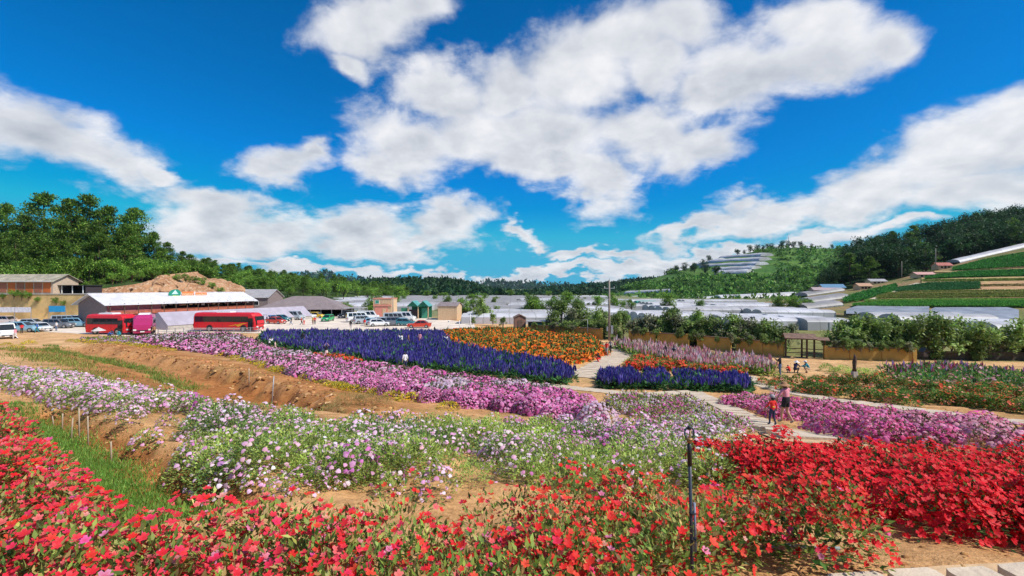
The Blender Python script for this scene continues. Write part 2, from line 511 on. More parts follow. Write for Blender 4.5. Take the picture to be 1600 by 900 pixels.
def pal(cols, n, var=0.15, w=None):
    c = np.array(cols, float)
    i = RNG.choice(len(c), n, p=None if w is None else np.array(w, float)/np.sum(w))
    k = 1+var*RNG.normal(size=(n, 1)); 
    return np.clip(c[i]*np.clip(k, 0.4, 1.7)*(1+0.06*RNG.normal(size=(n, 3))), 0.004, 0.95)
def in_poly(X, Y, poly):
    ins = np.zeros(X.shape, bool); n = len(poly)
    for i in range(n):
        ax, ay = poly[i][:2]; bx, by = poly[i-1][:2]
        c = (ay > Y) != (by > Y)
        with np.errstate(divide='ignore', invalid='ignore'):
            ins ^= c & (X < (bx-ax)*(Y-ay)/(by-ay)+ax)
    return ins
def poly_of(far, near, h, ymin=0.0, ymax=900):
    out = []
    for lst, dh in ((far, h*0.92), (near[::-1], 0.04)):
        for p in lst:
            if len(p) == 3: out.append(((p[0]-800)/F*p[2], p[2]))
            else: out.append(tuple(G(p[0], p[1], dh=dh, ymin=ymin, ymax=ymax)[:2]))
    return out
def centres(poly, sp, keep=None, jit=0.42):
    P = np.array(poly); lo = P.min(0); hi = P.max(0)
    gx = np.arange(lo[0], hi[0]+sp, sp); gy = np.arange(lo[1], hi[1]+sp, sp*0.87)
    X, Y = np.meshgrid(gx, gy); X = X + (np.arange(len(gy)) % 2)[:, None]*sp*0.5
    X = X + RNG.uniform(-jit, jit, X.shape)*sp; Y = Y + RNG.uniform(-jit, jit, Y.shape)*sp
    X = X.ravel(); Y = Y.ravel()
    m = in_poly(X, Y, poly) & (Y > 1.0) & (np.abs(X) < 1.25*Y+1.2)
    X = X[m]; Y = Y[m]
    if keep is not None:
        k = keep(X, Y); X = X[k]; Y = Y[k]
    return X, Y

def plants(vg, X, Y, Z, h, r, nl, leaf, lcols, nf, fl, fcols, lvar=0.25, fvar=0.15, fw=None, lw=None, patch=None, hv=0.18, bare=0.0, lod=5.0):
    """dome-shaped flowering plants. nl, nf: leaves and flowers per plant at close range; leaf=(L,W,template); fl=(size, kind, cover cos, centre colour)"""
    n = len(X)
    if n == 0: return
    s = np.clip(1+hv*RNG.normal(size=n), 0.6, 1.5)
    k = np.maximum(1.0, Y/lod)                         # coarser leaves further away
    if lod <= 0: k = np.ones(n)
    kc = np.clip(k, 1, 6)
    tint = np.clip(1+lvar*RNG.normal(size=(n, 1)), 0.5, 1.6)
    cl = np.maximum(6, (nl*s/kc**1.55)).astype(int)
    i = np.repeat(np.arange(n), cl); m = len(i)
    d = rdir(m); d[:, 2] = np.abs(d[:, 2])*0.95+0.05
    rho = (0.5+0.5*RNG.random(m)**0.5)[:, None]
    hh = (h*s)[i][:, None]; rr = (r*s)[i][:, None]
    off = np.concatenate([d[:, :2]*rr*rho, d[:, 2:]*hh*rho], 1)
    P = np.stack([X, Y, Z], 1)[i] + off + np.array((0, 0, 0.02))
    A = d*np.array((1, 1, 0.7)) + 0.5*rdir(m) + np.array((0, 0, 0.10))
    N = np.array((0, 0, 1.0)) + 0.55*rdir(m)
    c = pal(lcols, m, 0.22, lw)*tint[i]
    sz = RNG.uniform(0.7, 1.25, m)*kc[i]**0.8
    vg.put(leaf[2], P, A, N, leaf[0]*sz, leaf[1]*sz, c)
    if nf > 0:
        frac = np.ones(n) if patch is None else patch(X, Y)
        cf = RNG.poisson(np.maximum(nf*s*frac/kc**1.3, 0.0))
        i = np.repeat(np.arange(n), cf); m = len(i)
        if m == 0: return
        d = rdir(m); d[:, 2] = np.abs(d[:, 2])
        d[:, 2] = fl[2]+(1-fl[2])*d[:, 2]
        d[:, :2] *= (np.sqrt(np.maximum(1-d[:, 2]**2, 0))/np.maximum(np.linalg.norm(d[:, :2], axis=1), 1e-6))[:, None]
        rho = RNG.uniform(0.96, 1.08, (m, 1))
        hh = (h*s)[i][:, None]; rr = (r*s)[i][:, None]
        P = np.stack([X, Y, Z], 1)[i] + np.concatenate([d[:, :2]*rr*rho, d[:, 2:]*hh*rho], 1) + np.array((0, 0, 0.02))
        fc = fcols(X[i], Y[i]) if callable(fcols) else pal(fcols, m, fvar, fw)
        sz = fl[0]*np.clip(1+0.28*RNG.normal(size=m), 0.45, 1.55)*kc[i]**0.62
        if fl[1] == 'spike':
            A = np.array((0, 0, 1.0)) + 0.22*rdir(m) + d*np.array((0.15, 0.15, 0))
            vg.put(SPIKE, P, A, rdir(m), sz, sz*fl[4], fc)
        else:
            up = d*np.array((1, 1, 1.0)) + np.array((0.12, -0.30, 0.45)) + 0.28*rdir(m)
            A = np.cross(up, rdir(m))
            tpl = {'f5': FLOWER5, 'f4': FLOWER4, 'dome': DOME}[fl[1]]
            c0 = None if fl[3] is None else fc*0.35+np.array(fl[3])*0.65
            vg.put(tpl, P, A, up, sz*0.5, sz*0.5, fc, c0)
def bed_obj(name, vg, label, cat='flower bed', kind='stuff'):
    o = mobj(name, vg.mesh(name)); tag(o, label, cat, kind=kind); return o
def zof(X, Y): return ground_h(X, Y)

GREEN = [(0.12,0.25,0.04),(0.085,0.19,0.035),(0.19,0.31,0.06)]
OLIVE = [(0.25,0.33,0.06),(0.19,0.28,0.05),(0.38,0.40,0.11),(0.42,0.27,0.10),(0.10,0.19,0.035)]
DARKG = [(0.045,0.11,0.025),(0.06,0.14,0.03),(0.03,0.075,0.02)]
LIMEG = [(0.42,0.53,0.11),(0.34,0.46,0.09),(0.50,0.57,0.17),(0.24,0.35,0.08)]
BLUEG = [(0.06,0.19,0.06),(0.045,0.14,0.045),(0.10,0.24,0.07)]

# ---------------------------------------------------------------- the red bed along the front
def red_front():
    h = 0.39
    far = [(-260,600),(-100,610),(0,624),(50,642),(70,666),(80,690),(108,704),(118,728),(152,758),(186,786),(232,806),(262,800),(330,778),(400,772),(470,782),(560,780),(640,788),(690,795),(760,795),(800,775),(870,762),(960,750),(1020,755),(1090,762),(1150,756),(1200,764),(1262,795),(1330,815)]
    near = [(-900,1290,1.1),(400,1290,1.1),(1000,1290,1.15),(1090,1200,1.6),(1130,960,2.25),(1160,880,2.6),(1240,862),(1330,866),(1385,880),(1400,850)]
    poly = poly_of(far, near, h)
    def keep(X, Y):
        # thin places with bare soil between the plants, front right and centre back
        px = 800+F*X/Y
        gap = ((px > 690) & (px < 800) & (Y > 2.35)) | ((px > 1130) & (px < 1340) & (Y > 2.2) & (Y < 2.5) & (RNG.random(len(X)) < .5))
        return ~(gap & (RNG.random(len(X)) < 0.45))
    X, Y = centres(poly, 0.19, keep)
    Z = zof(X, Y)
    vg = Veg()
    px = 800+F*X/Y
    t = sstep(px, 500, 1000)
    def fcol(x, y):
        p = 800+F*x/np.maximum(y, .3); n = len(x)
        pinkish = RNG.random(n) < 0.72*(1-sstep(p, 350, 1050)) + 0.12
        red = pal([(0.90,0.03,0.028),(0.93,0.055,0.035),(0.84,0.016,0.025),(0.92,0.10,0.05)], n, 0.08)
        coral = pal([(0.92,0.06,0.10),(0.92,0.04,0.14),(0.95,0.20,0.20),(0.88,0.025,0.06),(0.90,0.05,0.08)], n, 0.08)
        odd = pal([(0.80,0.12,0.42),(0.85,0.42,0.36),(0.85,0.30,0.50)], n, 0.1)
        c = np.where(pinkish[:, None], coral, red)
        return np.where((RNG.random(n) < 0.035)[:, None], odd, c)
    patch = lambda x, y: np.clip(0.35+1.5*(fnoise(x+3, y, 1.6, 3)-0.22), 0.15, 1.6)
    plants(vg, X, Y, Z, h, 0.18, 180, (0.043, 0.0175, LEAF6), OLIVE, 46, (0.035, 'f5', 0.20, (0.60,0.03,0.02)), fcol, lvar=0.3, patch=patch, hv=0.2, lod=3.2, lw=(3,3,2,2,2))
    bed_obj('red_flower_bed', vg, 'coral and red flower bed in the foreground with olive leaves, nearest the camera')
red_front()

def red_right():
    h = 0.36
    far = [(1088,705,5.9),(1150,690,5.9),(1250,688,5.8),(1350,690,5.7),(1450,692,5.5),(1600,705,5.25),(1900,720,5.0)]
    near = [(1100,738),(1150,756),(1200,780),(1262,800),(1330,808),(1400,820),(1450,828),(1500,838),(1560,852),(1620,850),(1750,860),(1900,870)]
    poly = poly_of(far, near, h)
    X, Y = centres(poly, 0.24)
    vg = Veg()
    reds = [(0.88,0.010,0.022),(0.92,0.018,0.028),(0.78,0.008,0.018),(0.93,0.04,0.045)]
    patch = lambda x, y: np.clip(0.55+1.2*(fnoise(x+9, y, 1.1, 3)-0.2), 0.4, 1.5)
    plants(vg, X, Y, zof(X, Y), h, 0.22, 130, (0.048, 0.019, LEAF4), DARKG+[(0.16,0.05,0.03),(0.10,0.13,0.03)], 128, (0.0415, 'f5', 0.12, (0.5,0.01,0.02)), reds, patch=patch, hv=0.16, lod=4.0)
    bed_obj('red_flower_bed', vg, 'dense deep red flower bed right of the sprinkler post, in front of the purple bed')
red_right()

# ---------------------------------------------------------------- lavender bed in the middle
LILAC = [(0.80,0.44,0.68),(0.86,0.56,0.75),(0.89,0.68,0.80),(0.74,0.34,0.60),(0.84,0.44,0.64)]
def lav_patch(x, y):
    return np.clip(0.25+2.3*(fnoise(x*1.0+31, y, 0.75, 3)-0.24) + 0.35*sstep(y, 6.5, 8.5), 0.06, 1.9)
def lavender():
    h = 0.30
    far = [(235,606),(300,617),(370,632),(420,640),(520,645,7.2),(600,645,8.2),(700,645,8.6),(790,655,8.8),(860,662,8.8),(930,668,8.7),(1010,680,8.3),(1080,700,7.4),(1135,728,6.6),(1150,740,6.2)]
    near = [(330,655),(280,676),(255,692),(290,720),(330,745),(385,752),(430,740),(500,748),(600,752),(660,742),(740,750),(820,757),(900,758),(960,757),(1060,762),(1140,765)]
    poly = poly_of(far, near, h, ymax=10.5)
    def keep(X, Y):
        return fnoise(X+5, Y+2, 0.9, 3) > 0.33+0.06*(Y < 6)
    X, Y = centres(poly, 0.30, keep, 0.34)
    n1 = fnoise(X+77, Y, 0.8, 3)
    lime = (n1 > 0.53) | ((Y < 5.9) & (RNG.random(len(X)) < 0.55))
    vg = Veg()
    def fcol(x, y):
        n = len(x); q = fnoise(x+13, y+50, 0.9, 3)
        a = pal(LILAC, n, 0.1, (2,3,3,1,1)); b = pal([(0.66,0.20,0.55),(0.74,0.34,0.60),(0.58,0.12,0.40)], n, 0.12)
        return np.where((q > 0.60)[:, None] & (RNG.random(n) < .7)[:, None], b, a)
    for msk, cols, nf in ((lime, LIMEG, 7), (~lime, [(0.20,0.33,0.08),(0.29,0.41,0.12),(0.13,0.23,0.06),(0.38,0.46,0.15)], 27)):
        x, y = X[msk], Y[msk]
        plants(vg, x, y, zof(x, y), h, 0.215, 480, (0.037, 0.017, LEAF4), cols, nf*1.9, (0.047, 'dome', -0.02, None), fcol, patch=lav_patch, hv=0.24, lod=6.0)
    bed_obj('lavender_flower_bed', vg, 'pale lilac flower bed with lime green foliage across the middle of the garden')
    # the paler bed further left, above the little ditch
    far = [(-230,572),(-100,572),(0,574),(60,573),(100,584),(180,600),(235,605),(300,620)]
    near = [(-230,640),(-100,615),(0,607),(60,622),(100,634),(160,645),(215,650),(262,640),(300,630)]
    poly = poly_of(far, near, h, ymax=20)
    X, Y = centres(poly, 0.26, lambda x, y: fnoise(x+8, y+2, 0.8, 3) > 0.40, 0.34)
    vg = Veg()
    plants(vg, X, Y, zof(X, Y), 0.30, 0.22, 260, (0.036, 0.014, LEAF4), LIMEG+[(0.14,0.24,0.07)]*2, 34, (0.052, 'dome', 0.0, None), pal(LILAC, 1)[0:1].repeat(1, 0) if False else LILAC, patch=lambda x, y: np.clip(2.4*(fnoise(x+61, y, 0.5, 3)-0.2), 0.1, 2.0), lod=6.5)
    bed_obj('white_flower_bed', vg, 'patchy whitish lilac flower bed at the left edge above the grassy ditch')
lavender()

# ---------------------------------------------------------------- beds beyond the brow
PINK = [(0.76,0.24,0.52),(0.82,0.35,0.60),(0.70,0.16,0.40),(0.84,0.46,0.64),(0.60,0.12,0.36)]
def pink_bed():
    h = 0.55
    far = [(205,526),(240,524),(300,521),(360,522),(392,530),(420,543),(480,551),(540,560),(600,570),(660,579),(740,588),(800,594),(850,600),(895,618),(935,650)]
    near = [(235,541),(330,552),(380,560),(430,577),(470,592),(520,602),(620,618),(700,632),(760,638),(820,648),(870,655),(910,658),(938,658)]
    poly = poly_of(far, near, h, ymin=14)
    X, Y = centres(poly, 0.62, lambda x, y: fnoise(x, y, 0.35, 3) > 0.27)
    vg = Veg()
    def fcol(x, y):
        n = len(x); q = fnoise(x+3, y+9, 0.22, 3); p = 800+F*x/y
        a = pal(PINK, n, 0.1, (3,4,2,4,0.5)); b = pal(PINK, n, 0.1, (3,1,4,0.5,3)); g = pal([(0.72,0.55,0.62),(0.60,0.42,0.55)], n, 0.1)
        c = np.where((RNG.random(n) < sstep(p, 350, 850)*0.8)[:, None], b, a)
        return np.where((q > 0.66)[:, None], g, c)
    plants(vg, X, Y, zof(X, Y), h, 0.46, 330, (0.10, 0.04, LEAF4), [(0.09,0.13,0.05),(0.12,0.17,0.06),(0.16,0.09,0.07)], 300, (0.098, 'dome', 0.02, None), fcol, hv=0.2, lod=9.0)
    bed_obj('pink_flower_bed', vg, 'long magenta pink flower bed of rounded mounds below the blue bed')
    # thin lilac planting in front of the buses
    poly = poly_of([(128,529),(170,527),(205,526)], [(128,534),(170,536),(235,541)], 0.3, ymin=14)
    X, Y = centres(poly, 0.7); vg = Veg()
    plants(vg, X, Y, zof(X, Y), 0.35, 0.4, 300, (0.09, 0.03, LEAF4), OLIVE, 240, (0.07, 'dome', 0.02, None), [(0.62,0.40,0.60),(0.66,0.30,0.55)], lod=9)
    bed_obj('lilac_flower_strip', vg, 'thin washed out lilac strip in front of the red bus and parasol')
pink_bed()

def blue_plants(X, Y, h, name, label, fr=1.0):
    vg = Veg(); Z = zof(X, Y)
    plants(vg, X, Y, Z, h*0.80, 0.38, 260, (0.13, 0.05, LEAF4), BLUEG, 0, None, None, hv=0.15, lod=9.0)
    cols = lambda x, y: pal([(0.085,0.065,0.36),(0.055,0.045,0.27),(0.15,0.12,0.44),(0.11,0.10,0.33),(0.24,0.2,0.5)], len(x), 0.2, None if True else None)
    plants(vg, X, Y+0.08, Z+h*0.12, h*0.75, 0.34, 0, (0.05, 0.02, LEAF4), BLUEG, 95*fr, (0.155, 'spike', 0.55, None, 0.30), cols, hv=0.15, lod=9.0, patch=lambda x, y: np.clip(0.35+1.9*(fnoise(x, y, 0.16, 3)-0.28), 0.2, 1.4))
    bed_obj(name, vg, label)
def blue_bed():
    h = 0.85
    far = [(412,518),(480,517),(560,517),(640,517),(690,518),(702,533),(760,547),(850,561),(893,572)]
    near = [(408,536),(440,545),(500,556),(560,567),(610,574),(640,577),(700,583),(760,590),(830,598),(880,603),(896,599)]
    poly = poly_of(far, near, h, ymin=20)
    X, Y = centres(poly, 0.62)
    blue_plants(X, Y, h, 'blue_flower_bed', 'large blue salvia bed with a green front edge between pink and orange beds')
    xs, ys = [], []
    for (a, b) in (((938,1000)), ((1007,1044)), ((1053,1172))):
        poly = poly_of([(a+3, 578), (b-3, 578+ (b-1000)*0.06)], [(a, 606+(a-933)*0.03), (b, 607+(b-933)*0.03)], 0.62, ymin=18)
        x, y = centres(poly, 0.5); xs.append(x); ys.append(y)
    blue_plants(np.concatenate(xs), np.concatenate(ys), 0.60, 'blue_flower_bed', 'small blue salvia bed in three plots right of the sandy cross path', fr=1.25)
blue_bed()

def orange_bed():
    h = 0.62
    far = [(692,516),(720,514.5),(760,513),(820,513),(880,517),(925,525),(940,540),(948,553)]
    near = [(690,526),(720,543),(760,554),(810,562),(850,567),(885,570),(915,566),(948,552)]
    poly = poly_of(far, near, h, ymin=20)
    X, Y = centres(poly, 0.62); vg = Veg()
    plants(vg, X, Y, zof(X, Y), h, 0.42, 230, (0.12, 0.05, LEAF4), DARKG+GREEN+[(0.2,0.2,0.05)], 190, (0.125, 'f4', 0.02, None), [(0.88,0.17,0.012),(0.92,0.25,0.02),(0.80,0.10,0.012),(0.88,0.32,0.04)], patch=lambda x, y: np.clip(0.5+1.4*(fnoise(x, y, 0.3, 3)-0.25), 0.3, 1.4), lod=9.0)
    bed_obj('orange_flower_bed', vg, 'large bright orange flower bed beyond the blue one, before the yellow wall')
    far = [(978,566),(1004,551),(1040,554),(1090,562),(1130,568),(1170,576)]
    near = [(972,574),(1000,579),(1060,580),(1110,584),(1165,588)]
    poly = poly_of(far, near, 0.5, ymin=18)
    X, Y = centres(poly, 0.5); vg = Veg()
    plants(vg, X, Y, zof(X, Y), 0.58, 0.36, 220, (0.1, 0.04, LEAF4), OLIVE+GREEN, 150, (0.095, 'f4', 0.1, None), [(0.80,0.07,0.03),(0.82,0.13,0.05),(0.72,0.05,0.03)], patch=lambda x, y: np.clip(0.3+2.4*(fnoise(x, y, 0.6, 3)-0.3), 0.1, 1.6), lod=9.0)
    bed_obj('red_flower_strip', vg, 'patchy orange red flower strip behind the small blue plots')
    poly = poly_of([(486,559),(520,561),(560,568)], [(486,563),(520,567),(572,575)], 0.3, ymin=18)
    X, Y = centres(poly, 0.4); vg = Veg()
    plants(vg, X, Y, zof(X, Y)+0.35, 0.4, 0.3, 100, (0.1, 0.04, LEAF4), OLIVE, 90, (0.085, 'f4', 0.1, None), [(0.80,0.07,0.03),(0.82,0.13,0.05)], lod=9.0)
    bed_obj('red_flower_strip', vg, 'short orange red flower strip at the back edge of the pink bed')
orange_bed()

def spire_beds():
    h = 0.95
    far = [(958,532),(1000,534),(1060,542),(1130,552),(1180,558),(1212,566)]
    near = [(962,545),(1000,560),(1060,574),(1100,580),(1160,584),(1212,588)]
    poly = poly_of(far, near, h, ymin=18)
    X, Y = centres(poly, 0.55); vg = Veg(); Z = zof(X, Y)
    plants(vg, X, Y, Z, h*0.62, 0.34, 220, (0.14, 0.04, LEAF4), GREEN+LIMEG[:1], 0, None, None, lod=9.0)
    plants(vg, X, Y, Z+0.1, h*0.75, 0.32, 0, (0.1, 0.03, LEAF4), GREEN, 32, (0.18, 'spike', 0.4, None, 0.34), [(0.80,0.54,0.56),(0.84,0.70,0.66),(0.64,0.28,0.32),(0.76,0.44,0.47)], lod=9.0)
    bed_obj('pale_pink_flower_bed', vg, 'pale pink spires with green stems in front of the yellow wall')
    far = [(1372,572),(1430,566),(1480,566),(1540,572),(1620,580),(1760,592)]
    near = [(1376,584),(1400,596),(1440,602),(1520,606),(1620,612),(1760,622)]
    poly = poly_of(far, near, 0.6, ymin=18)
    X, Y = centres(poly, 0.6, lambda x, y: fnoise(x, y, 0.3, 3) > 0.43); vg = Veg(); Z = zof(X, Y)
    plants(vg, X, Y, Z, 0.45, 0.34, 200, (0.12, 0.045, LEAF4), BLUEG+GREEN+GREEN, 26, (0.11, 'f4', 0.3, None), [(0.70,0.25,0.28),(0.60,0.30,0.36)], lod=9.0)
    b = (Y-Y.min())/(np.ptp(Y)+1e-6) > 0.6
    plants(vg, X[b], Y[b], Z[b]+0.15, 0.4, 0.3, 0, (0.1, 0.03, LEAF4), GREEN, 7, (0.17, 'spike', 0.5, None, 0.30), [(0.52,0.22,0.46),(0.60,0.14,0.20),(0.70,0.42,0.50),(0.42,0.09,0.14),(0.44,0.3,0.5)], lod=9.0)
    bed_obj('mixed_spire_bed', vg, 'mixed pink purple and red spires over green plants at the far right edge')
spire_beds()

def right_beds():
    # purple bed in front of the right hand walk
    h = 0.34
    far = [(1120,622),(1160,615),(1220,616),(1300,624),(1360,632),(1430,643),(1500,652),(1600,664),(1760,684)]
    near = [(1152,636),(1192,649),(1230,661),(1268,671),(1300,679),(1330,684),(1400,690),(1470,696),(1530,700),(1600,704),(1760,712)]
    poly = poly_of(far, near, h, ymin=7.0)
    X, Y = centres(poly, 0.46, lambda x, y: fnoise(x+4, y, 0.45, 3) > 0.34); vg = Veg()
    def fcol(x, y):
        n = len(x); q = fnoise(x+3, y+9, 0.3, 3)
        a = pal([(0.68,0.10,0.32),(0.75,0.18,0.42),(0.80,0.30,0.50),(0.56,0.06,0.20)], n, 0.12); b = pal([(0.68,0.26,0.40),(0.72,0.38,0.48),(0.56,0.16,0.26)], n, 0.12)
        return np.where((q > 0.52)[:, None], b, a)
    plants(vg, X, Y, zof(X, Y), h, 0.28, 190, (0.06, 0.02, LEAF4), [(0.10,0.13,0.05),(0.14,0.10,0.06),(0.16,0.19,0.07)], 100, (0.066, 'dome', 0.0, None), fcol, lod=7.0, hv=0.22)
    bed_obj('purple_flower_bed', vg, 'purple magenta flower bed on the right behind the deep red bed')
    # mixed bed left of the slab walk
    far = [(948,622),(985,615),(1040,618),(1085,620),(1092,632),(1130,650),(1170,668)]
    near = [(960,640),(1000,655),(1050,668),(1090,676),(1130,684),(1160,688),(1180,690)]
    poly = poly_of(far, near, 0.3, ymin=9.6)
    X, Y = centres(poly, 0.42, lambda x, y: fnoise(x+24, y, 0.5, 3) > 0.28); vg = Veg()
    def fcol2(x, y):
        n = len(x); q = fnoise(x+33, y+9, 0.35, 3)
        a = pal([(0.66,0.46,0.60),(0.56,0.30,0.52),(0.72,0.58,0.66)], n, 0.12); b = pal([(0.58,0.10,0.38),(0.66,0.16,0.44)], n, 0.12)
        return np.where((q > 0.5)[:, None], b, a)
    plants(vg, X, Y, zof(X, Y), 0.36, 0.30, 200, (0.07, 0.024, LEAF4), GREEN+LIMEG[:2]+[(0.22,0.08,0.06)], 60, (0.055, 'dome', 0.05, None), fcol2, lod=8.0, hv=0.25)
    bed_obj('mixed_flower_bed', vg, 'mixed lilac, pink and green bed left of the slab walk')
right_beds()
# ---------------------------------------------------------------- hills
def lerp_cols(cols, px):
    c = np.array(cols, float)
    return [np.interp(px, c[:, 0], c[:, i]) for i in range(1, 5)]
class Hill:
    """a hillside: for each direction its foot (distance, photo height) and its crest"""
    def __init__(self, cols, bulge=0.5, amp=1.0, seed=0, ns=0.02):
        self.cols = cols; self.bulge = bulge; self.amp = amp; self.seed = seed; self.ns = ns
    def pt(self, px, v):
        px = np.asarray(px, float); v = np.asarray(v, float)
        yf, pf, yr, pr = lerp_cols(self.cols, px)
        zf = CZ-(pf-450)/F*yf; zr = CZ-(pr-450)/F*yr
        vv = np.clip(v, 0, 1)
        sh = (1-self.bulge)*vv + self.bulge*(0.5-0.5*np.cos(np.pi*vv))
        Y = yf+(yr-yf)*v
        z = zf+(zr-zf)*sh
        back = np.clip(v-1, 0, 5)
        z = z-(zr+2)*sstep(back, 0, 1.2)
        X = (px-800)/F*np.where(v > 1, yr, Y)*np.where(v > 1, Y/np.maximum(yr, 1), 1)
        z = z+(fnoise(X+self.seed*37, Y, self.ns, 4)-0.5)*self.amp*sstep(vv, 0, 0.25)
        return np.stack([X, Y, z], -1)
    def build(self, name, m, label, n=160, mv=34):
        px = np.linspace(self.cols[0][0], self.cols[-1][0], n); v = np.concatenate([[0.0], np.linspace(0, 1, mv), np.linspace(1.1, 2.3, 9)])
        PX, VV = np.meshgrid(px, v, indexing='ij')
        V = self.pt(PX, VV)
        V[:, 0, 2] = -1.5
        V[:, 0, :2] = V[:, 1, :2]
        idx = np.arange(V.shape[0]*V.shape[1]).reshape(V.shape[:2])
        T = np.stack([idx[:-1, :-1], idx[1:, :-1], idx[1:, 1:], idx[:-1, 1:]], -1).reshape(-1, 4)
        me = tri_mesh(name, V.reshape(-1, 3), T, None, [m], smooth=True)
        o = mobj(name, me); tag(o, label, kind='structure'); return o
    def hit(self, px, py):
        """points of the face of the hill seen at photo positions (arrays)"""
        px = np.asarray(px, float); py = np.asarray(py, float)
        vs = np.linspace(0, 1, 60)
        P = self.pt(np.repeat(px[:, None], 60, 1), np.repeat(vs[None], len(px), 0))
        pyv = 450-(P[..., 2]-CZ)/P[..., 1]*F
        i = np.argmax(pyv < py[:, None], axis=1); i = np.where((pyv >= py[:, None]).all(1), 59, i)
        i0 = np.maximum(i-1, 0); r = np.arange(len(px))
        a = pyv[r, i0]; b = pyv[r, i]
        t = np.where(np.abs(a-b) > 1e-6, (a-py)/np.where(np.abs(a-b) > 1e-6, a-b, 1), 0).clip(0, 1)
        v = vs[i0]+(vs[i]-vs[i0])*t
        return self.pt(px, v)

def two_tone(name, c1, c2, scale, c3=None):
    m = bpy.data.materials.new(name); m.use_nodes = True
    t = m.node_tree; k = NT(t); b = t.nodes['Principled BSDF']
    b.inputs['Roughness'].default_value = 0.95; b.inputs['Specular IOR Level'].default_value = 0.1
    geo = k.n('ShaderNodeNewGeometry')
    n1 = k.noise(geo.outputs['Position'], scale, 5.0, 0.62); n2 = k.noise(geo.outputs['Position'], scale*7, 4.0, 0.6)
    c = k.mix(k.ss(n1.outputs[0], 0.40, 0.60), c1+(1,), c2+(1,))
    if c3: c = k.mix(k.ss(n2.outputs[0], 0.5, 0.66), c, c3+(1,))
    t.links.new(c, b.inputs['Base Color'])
    bp = k.n('ShaderNodeBump', {'Strength': 0.8, 'Distance': 1.0, 'Height': n2.outputs[0]})
    t.links.new(bp.outputs[0], b.inputs['Normal'])
    return m
M_WOODFLOOR = two_tone('forest_floor', (0.035,0.07,0.02), (0.06,0.09,0.028), 0.05)
M_FARWOOD = two_tone('distant_forest', (0.02,0.06,0.035), (0.035,0.085,0.04), 0.02)
M_FIELD = two_tone('hill_grass', (0.06,0.14,0.03), (0.11,0.20,0.04), 0.03, (0.035,0.085,0.022))
M_TERR = two_tone('terrace_soil', (0.30,0.20,0.10), (0.16,0.17,0.06), 0.06)
M_ROCK = two_tone('cut_rock', (0.52,0.29,0.16), (0.36,0.18,0.09), 0.22, (0.60,0.42,0.28))

H_PINE = Hill([(-420,100,462,165,396),(-100,100,461,160,392),(60,102,460,160,396),(130,110,452,160,402),(200,114,446,160,408),(260,118,442,165,424),(310,122,444,180,438),(360,130,452,200,447)], 0.3, 2.0, 1)
H_PINE.build('pine_hill', M_WOODFLOOR, 'steep wooded hill on the left')
H_LEFT = Hill([(285,190,462,320,425),(330,190,462,320,424),(400,200,464,330,438),(450,210,466,340,441),(520,230,468,360,449),(580,260,469,380,457),(640,300,468,400,462)], 0.4, 3.0, 2, 0.012)
H_LEFT.build('wooded_slope', M_WOODFLOOR, 'lower wooded slope behind the long brown roof')
H_MID = Hill([(380,360,466,800,452),(480,350,467,760,449),(540,345,467,740,445),(590,340,468,720,440),(640,340,468,720,438),(700,340,468,720,439),(735,340,468,720,446),(765,340,468,700,455),(795,340,468,640,463),(815,340,468,560,468)], 0.4, 6.0, 3, 0.006)
H_MID.build('forest_ridge', M_FARWOOD, 'rounded forest ridge across the valley')
H_FAR1 = Hill([(380,2300,456,3000,444),(430,2300,456,3000,440),(462,2300,456,3000,433),(490,2300,456,3000,427),(515,2300,456,3000,432),(560,2300,456,3000,440),(640,2300,456,3000,446)], 0.4, 14, 4, 0.002)
H_FAR1.build('far_peak', M_FARWOOD, 'distant blue peak beyond the forest')
H_FAR2 = Hill([(680,2600,457,3400,452),(740,2600,457,3400,449),(775,2600,457,3400,444),(800,2600,457,3400,445),(830,2600,457,3400,446),(860,2600,457,3400,450),(960,2600,457,3400,452)], 0.4, 14, 5, 0.002)
H_FAR2.build('far_ridge', M_FARWOOD, 'distant blue ridge at the end of the valley')
H_SPUR = Hill([(790,420,466,900,466),(815,420,466,950,462),(850,410,466,1000,456),(890,400,467,1000,451),(940,400,467,1000,448),(990,420,467,1000,440),(1060,420,467,1000,436)], 0.4, 8, 6, 0.004)
H_SPUR.build('dark_spur', M_FARWOOD, 'dark wooded spur closing the valley')
H_HILL = Hill([(905,430,471,620,471),(930,400,473,620,462),(960,370,474,620,452),(990,350,474,620,444),(1030,330,474,620,432),(1060,320,474,620,424),(1090,315,474,620,416),(1130,315,474,620,404),(1180,315,475,620,393),(1230,315,475,620,387),(1320,315,475,620,388),(1420,315,475,620,392),(1560,320,475,620,396)], 0.25, 5.0, 7, 0.010)
H_HILL.build('terraced_hill', M_FIELD, 'green hill with greenhouse terraces in the right middle')
H_DARK = Hill([(1270,230,452,330,446),(1300,220,450,330,432),(1340,210,446,330,410),(1400,205,438,330,390),(1470,212,424,330,374),(1540,218,410,330,362),(1600,222,398,330,354),(1750,222,378,330,338),(1950,222,360,330,326)], 0.3, 3, 8)
H_DARK.build('forest_hill', M_WOODFLOOR, 'dark forest hill at the right edge')
H_CROP = Hill([(1180,125,490,170,474),(1240,122,490,172,468),(1300,118,492,178,456),(1340,112,494,185,450),(1400,108,496,195,438),(1480,104,500,205,416),(1540,100,503,210,400),(1600,98,506,212,387),(1750,92,514,215,360),(1950,88,525,215,333)], 0.15, 1.0, 9)
H_CROP.build('crop_hill', M_TERR, 'cultivated slope with vegetable terraces on the right')

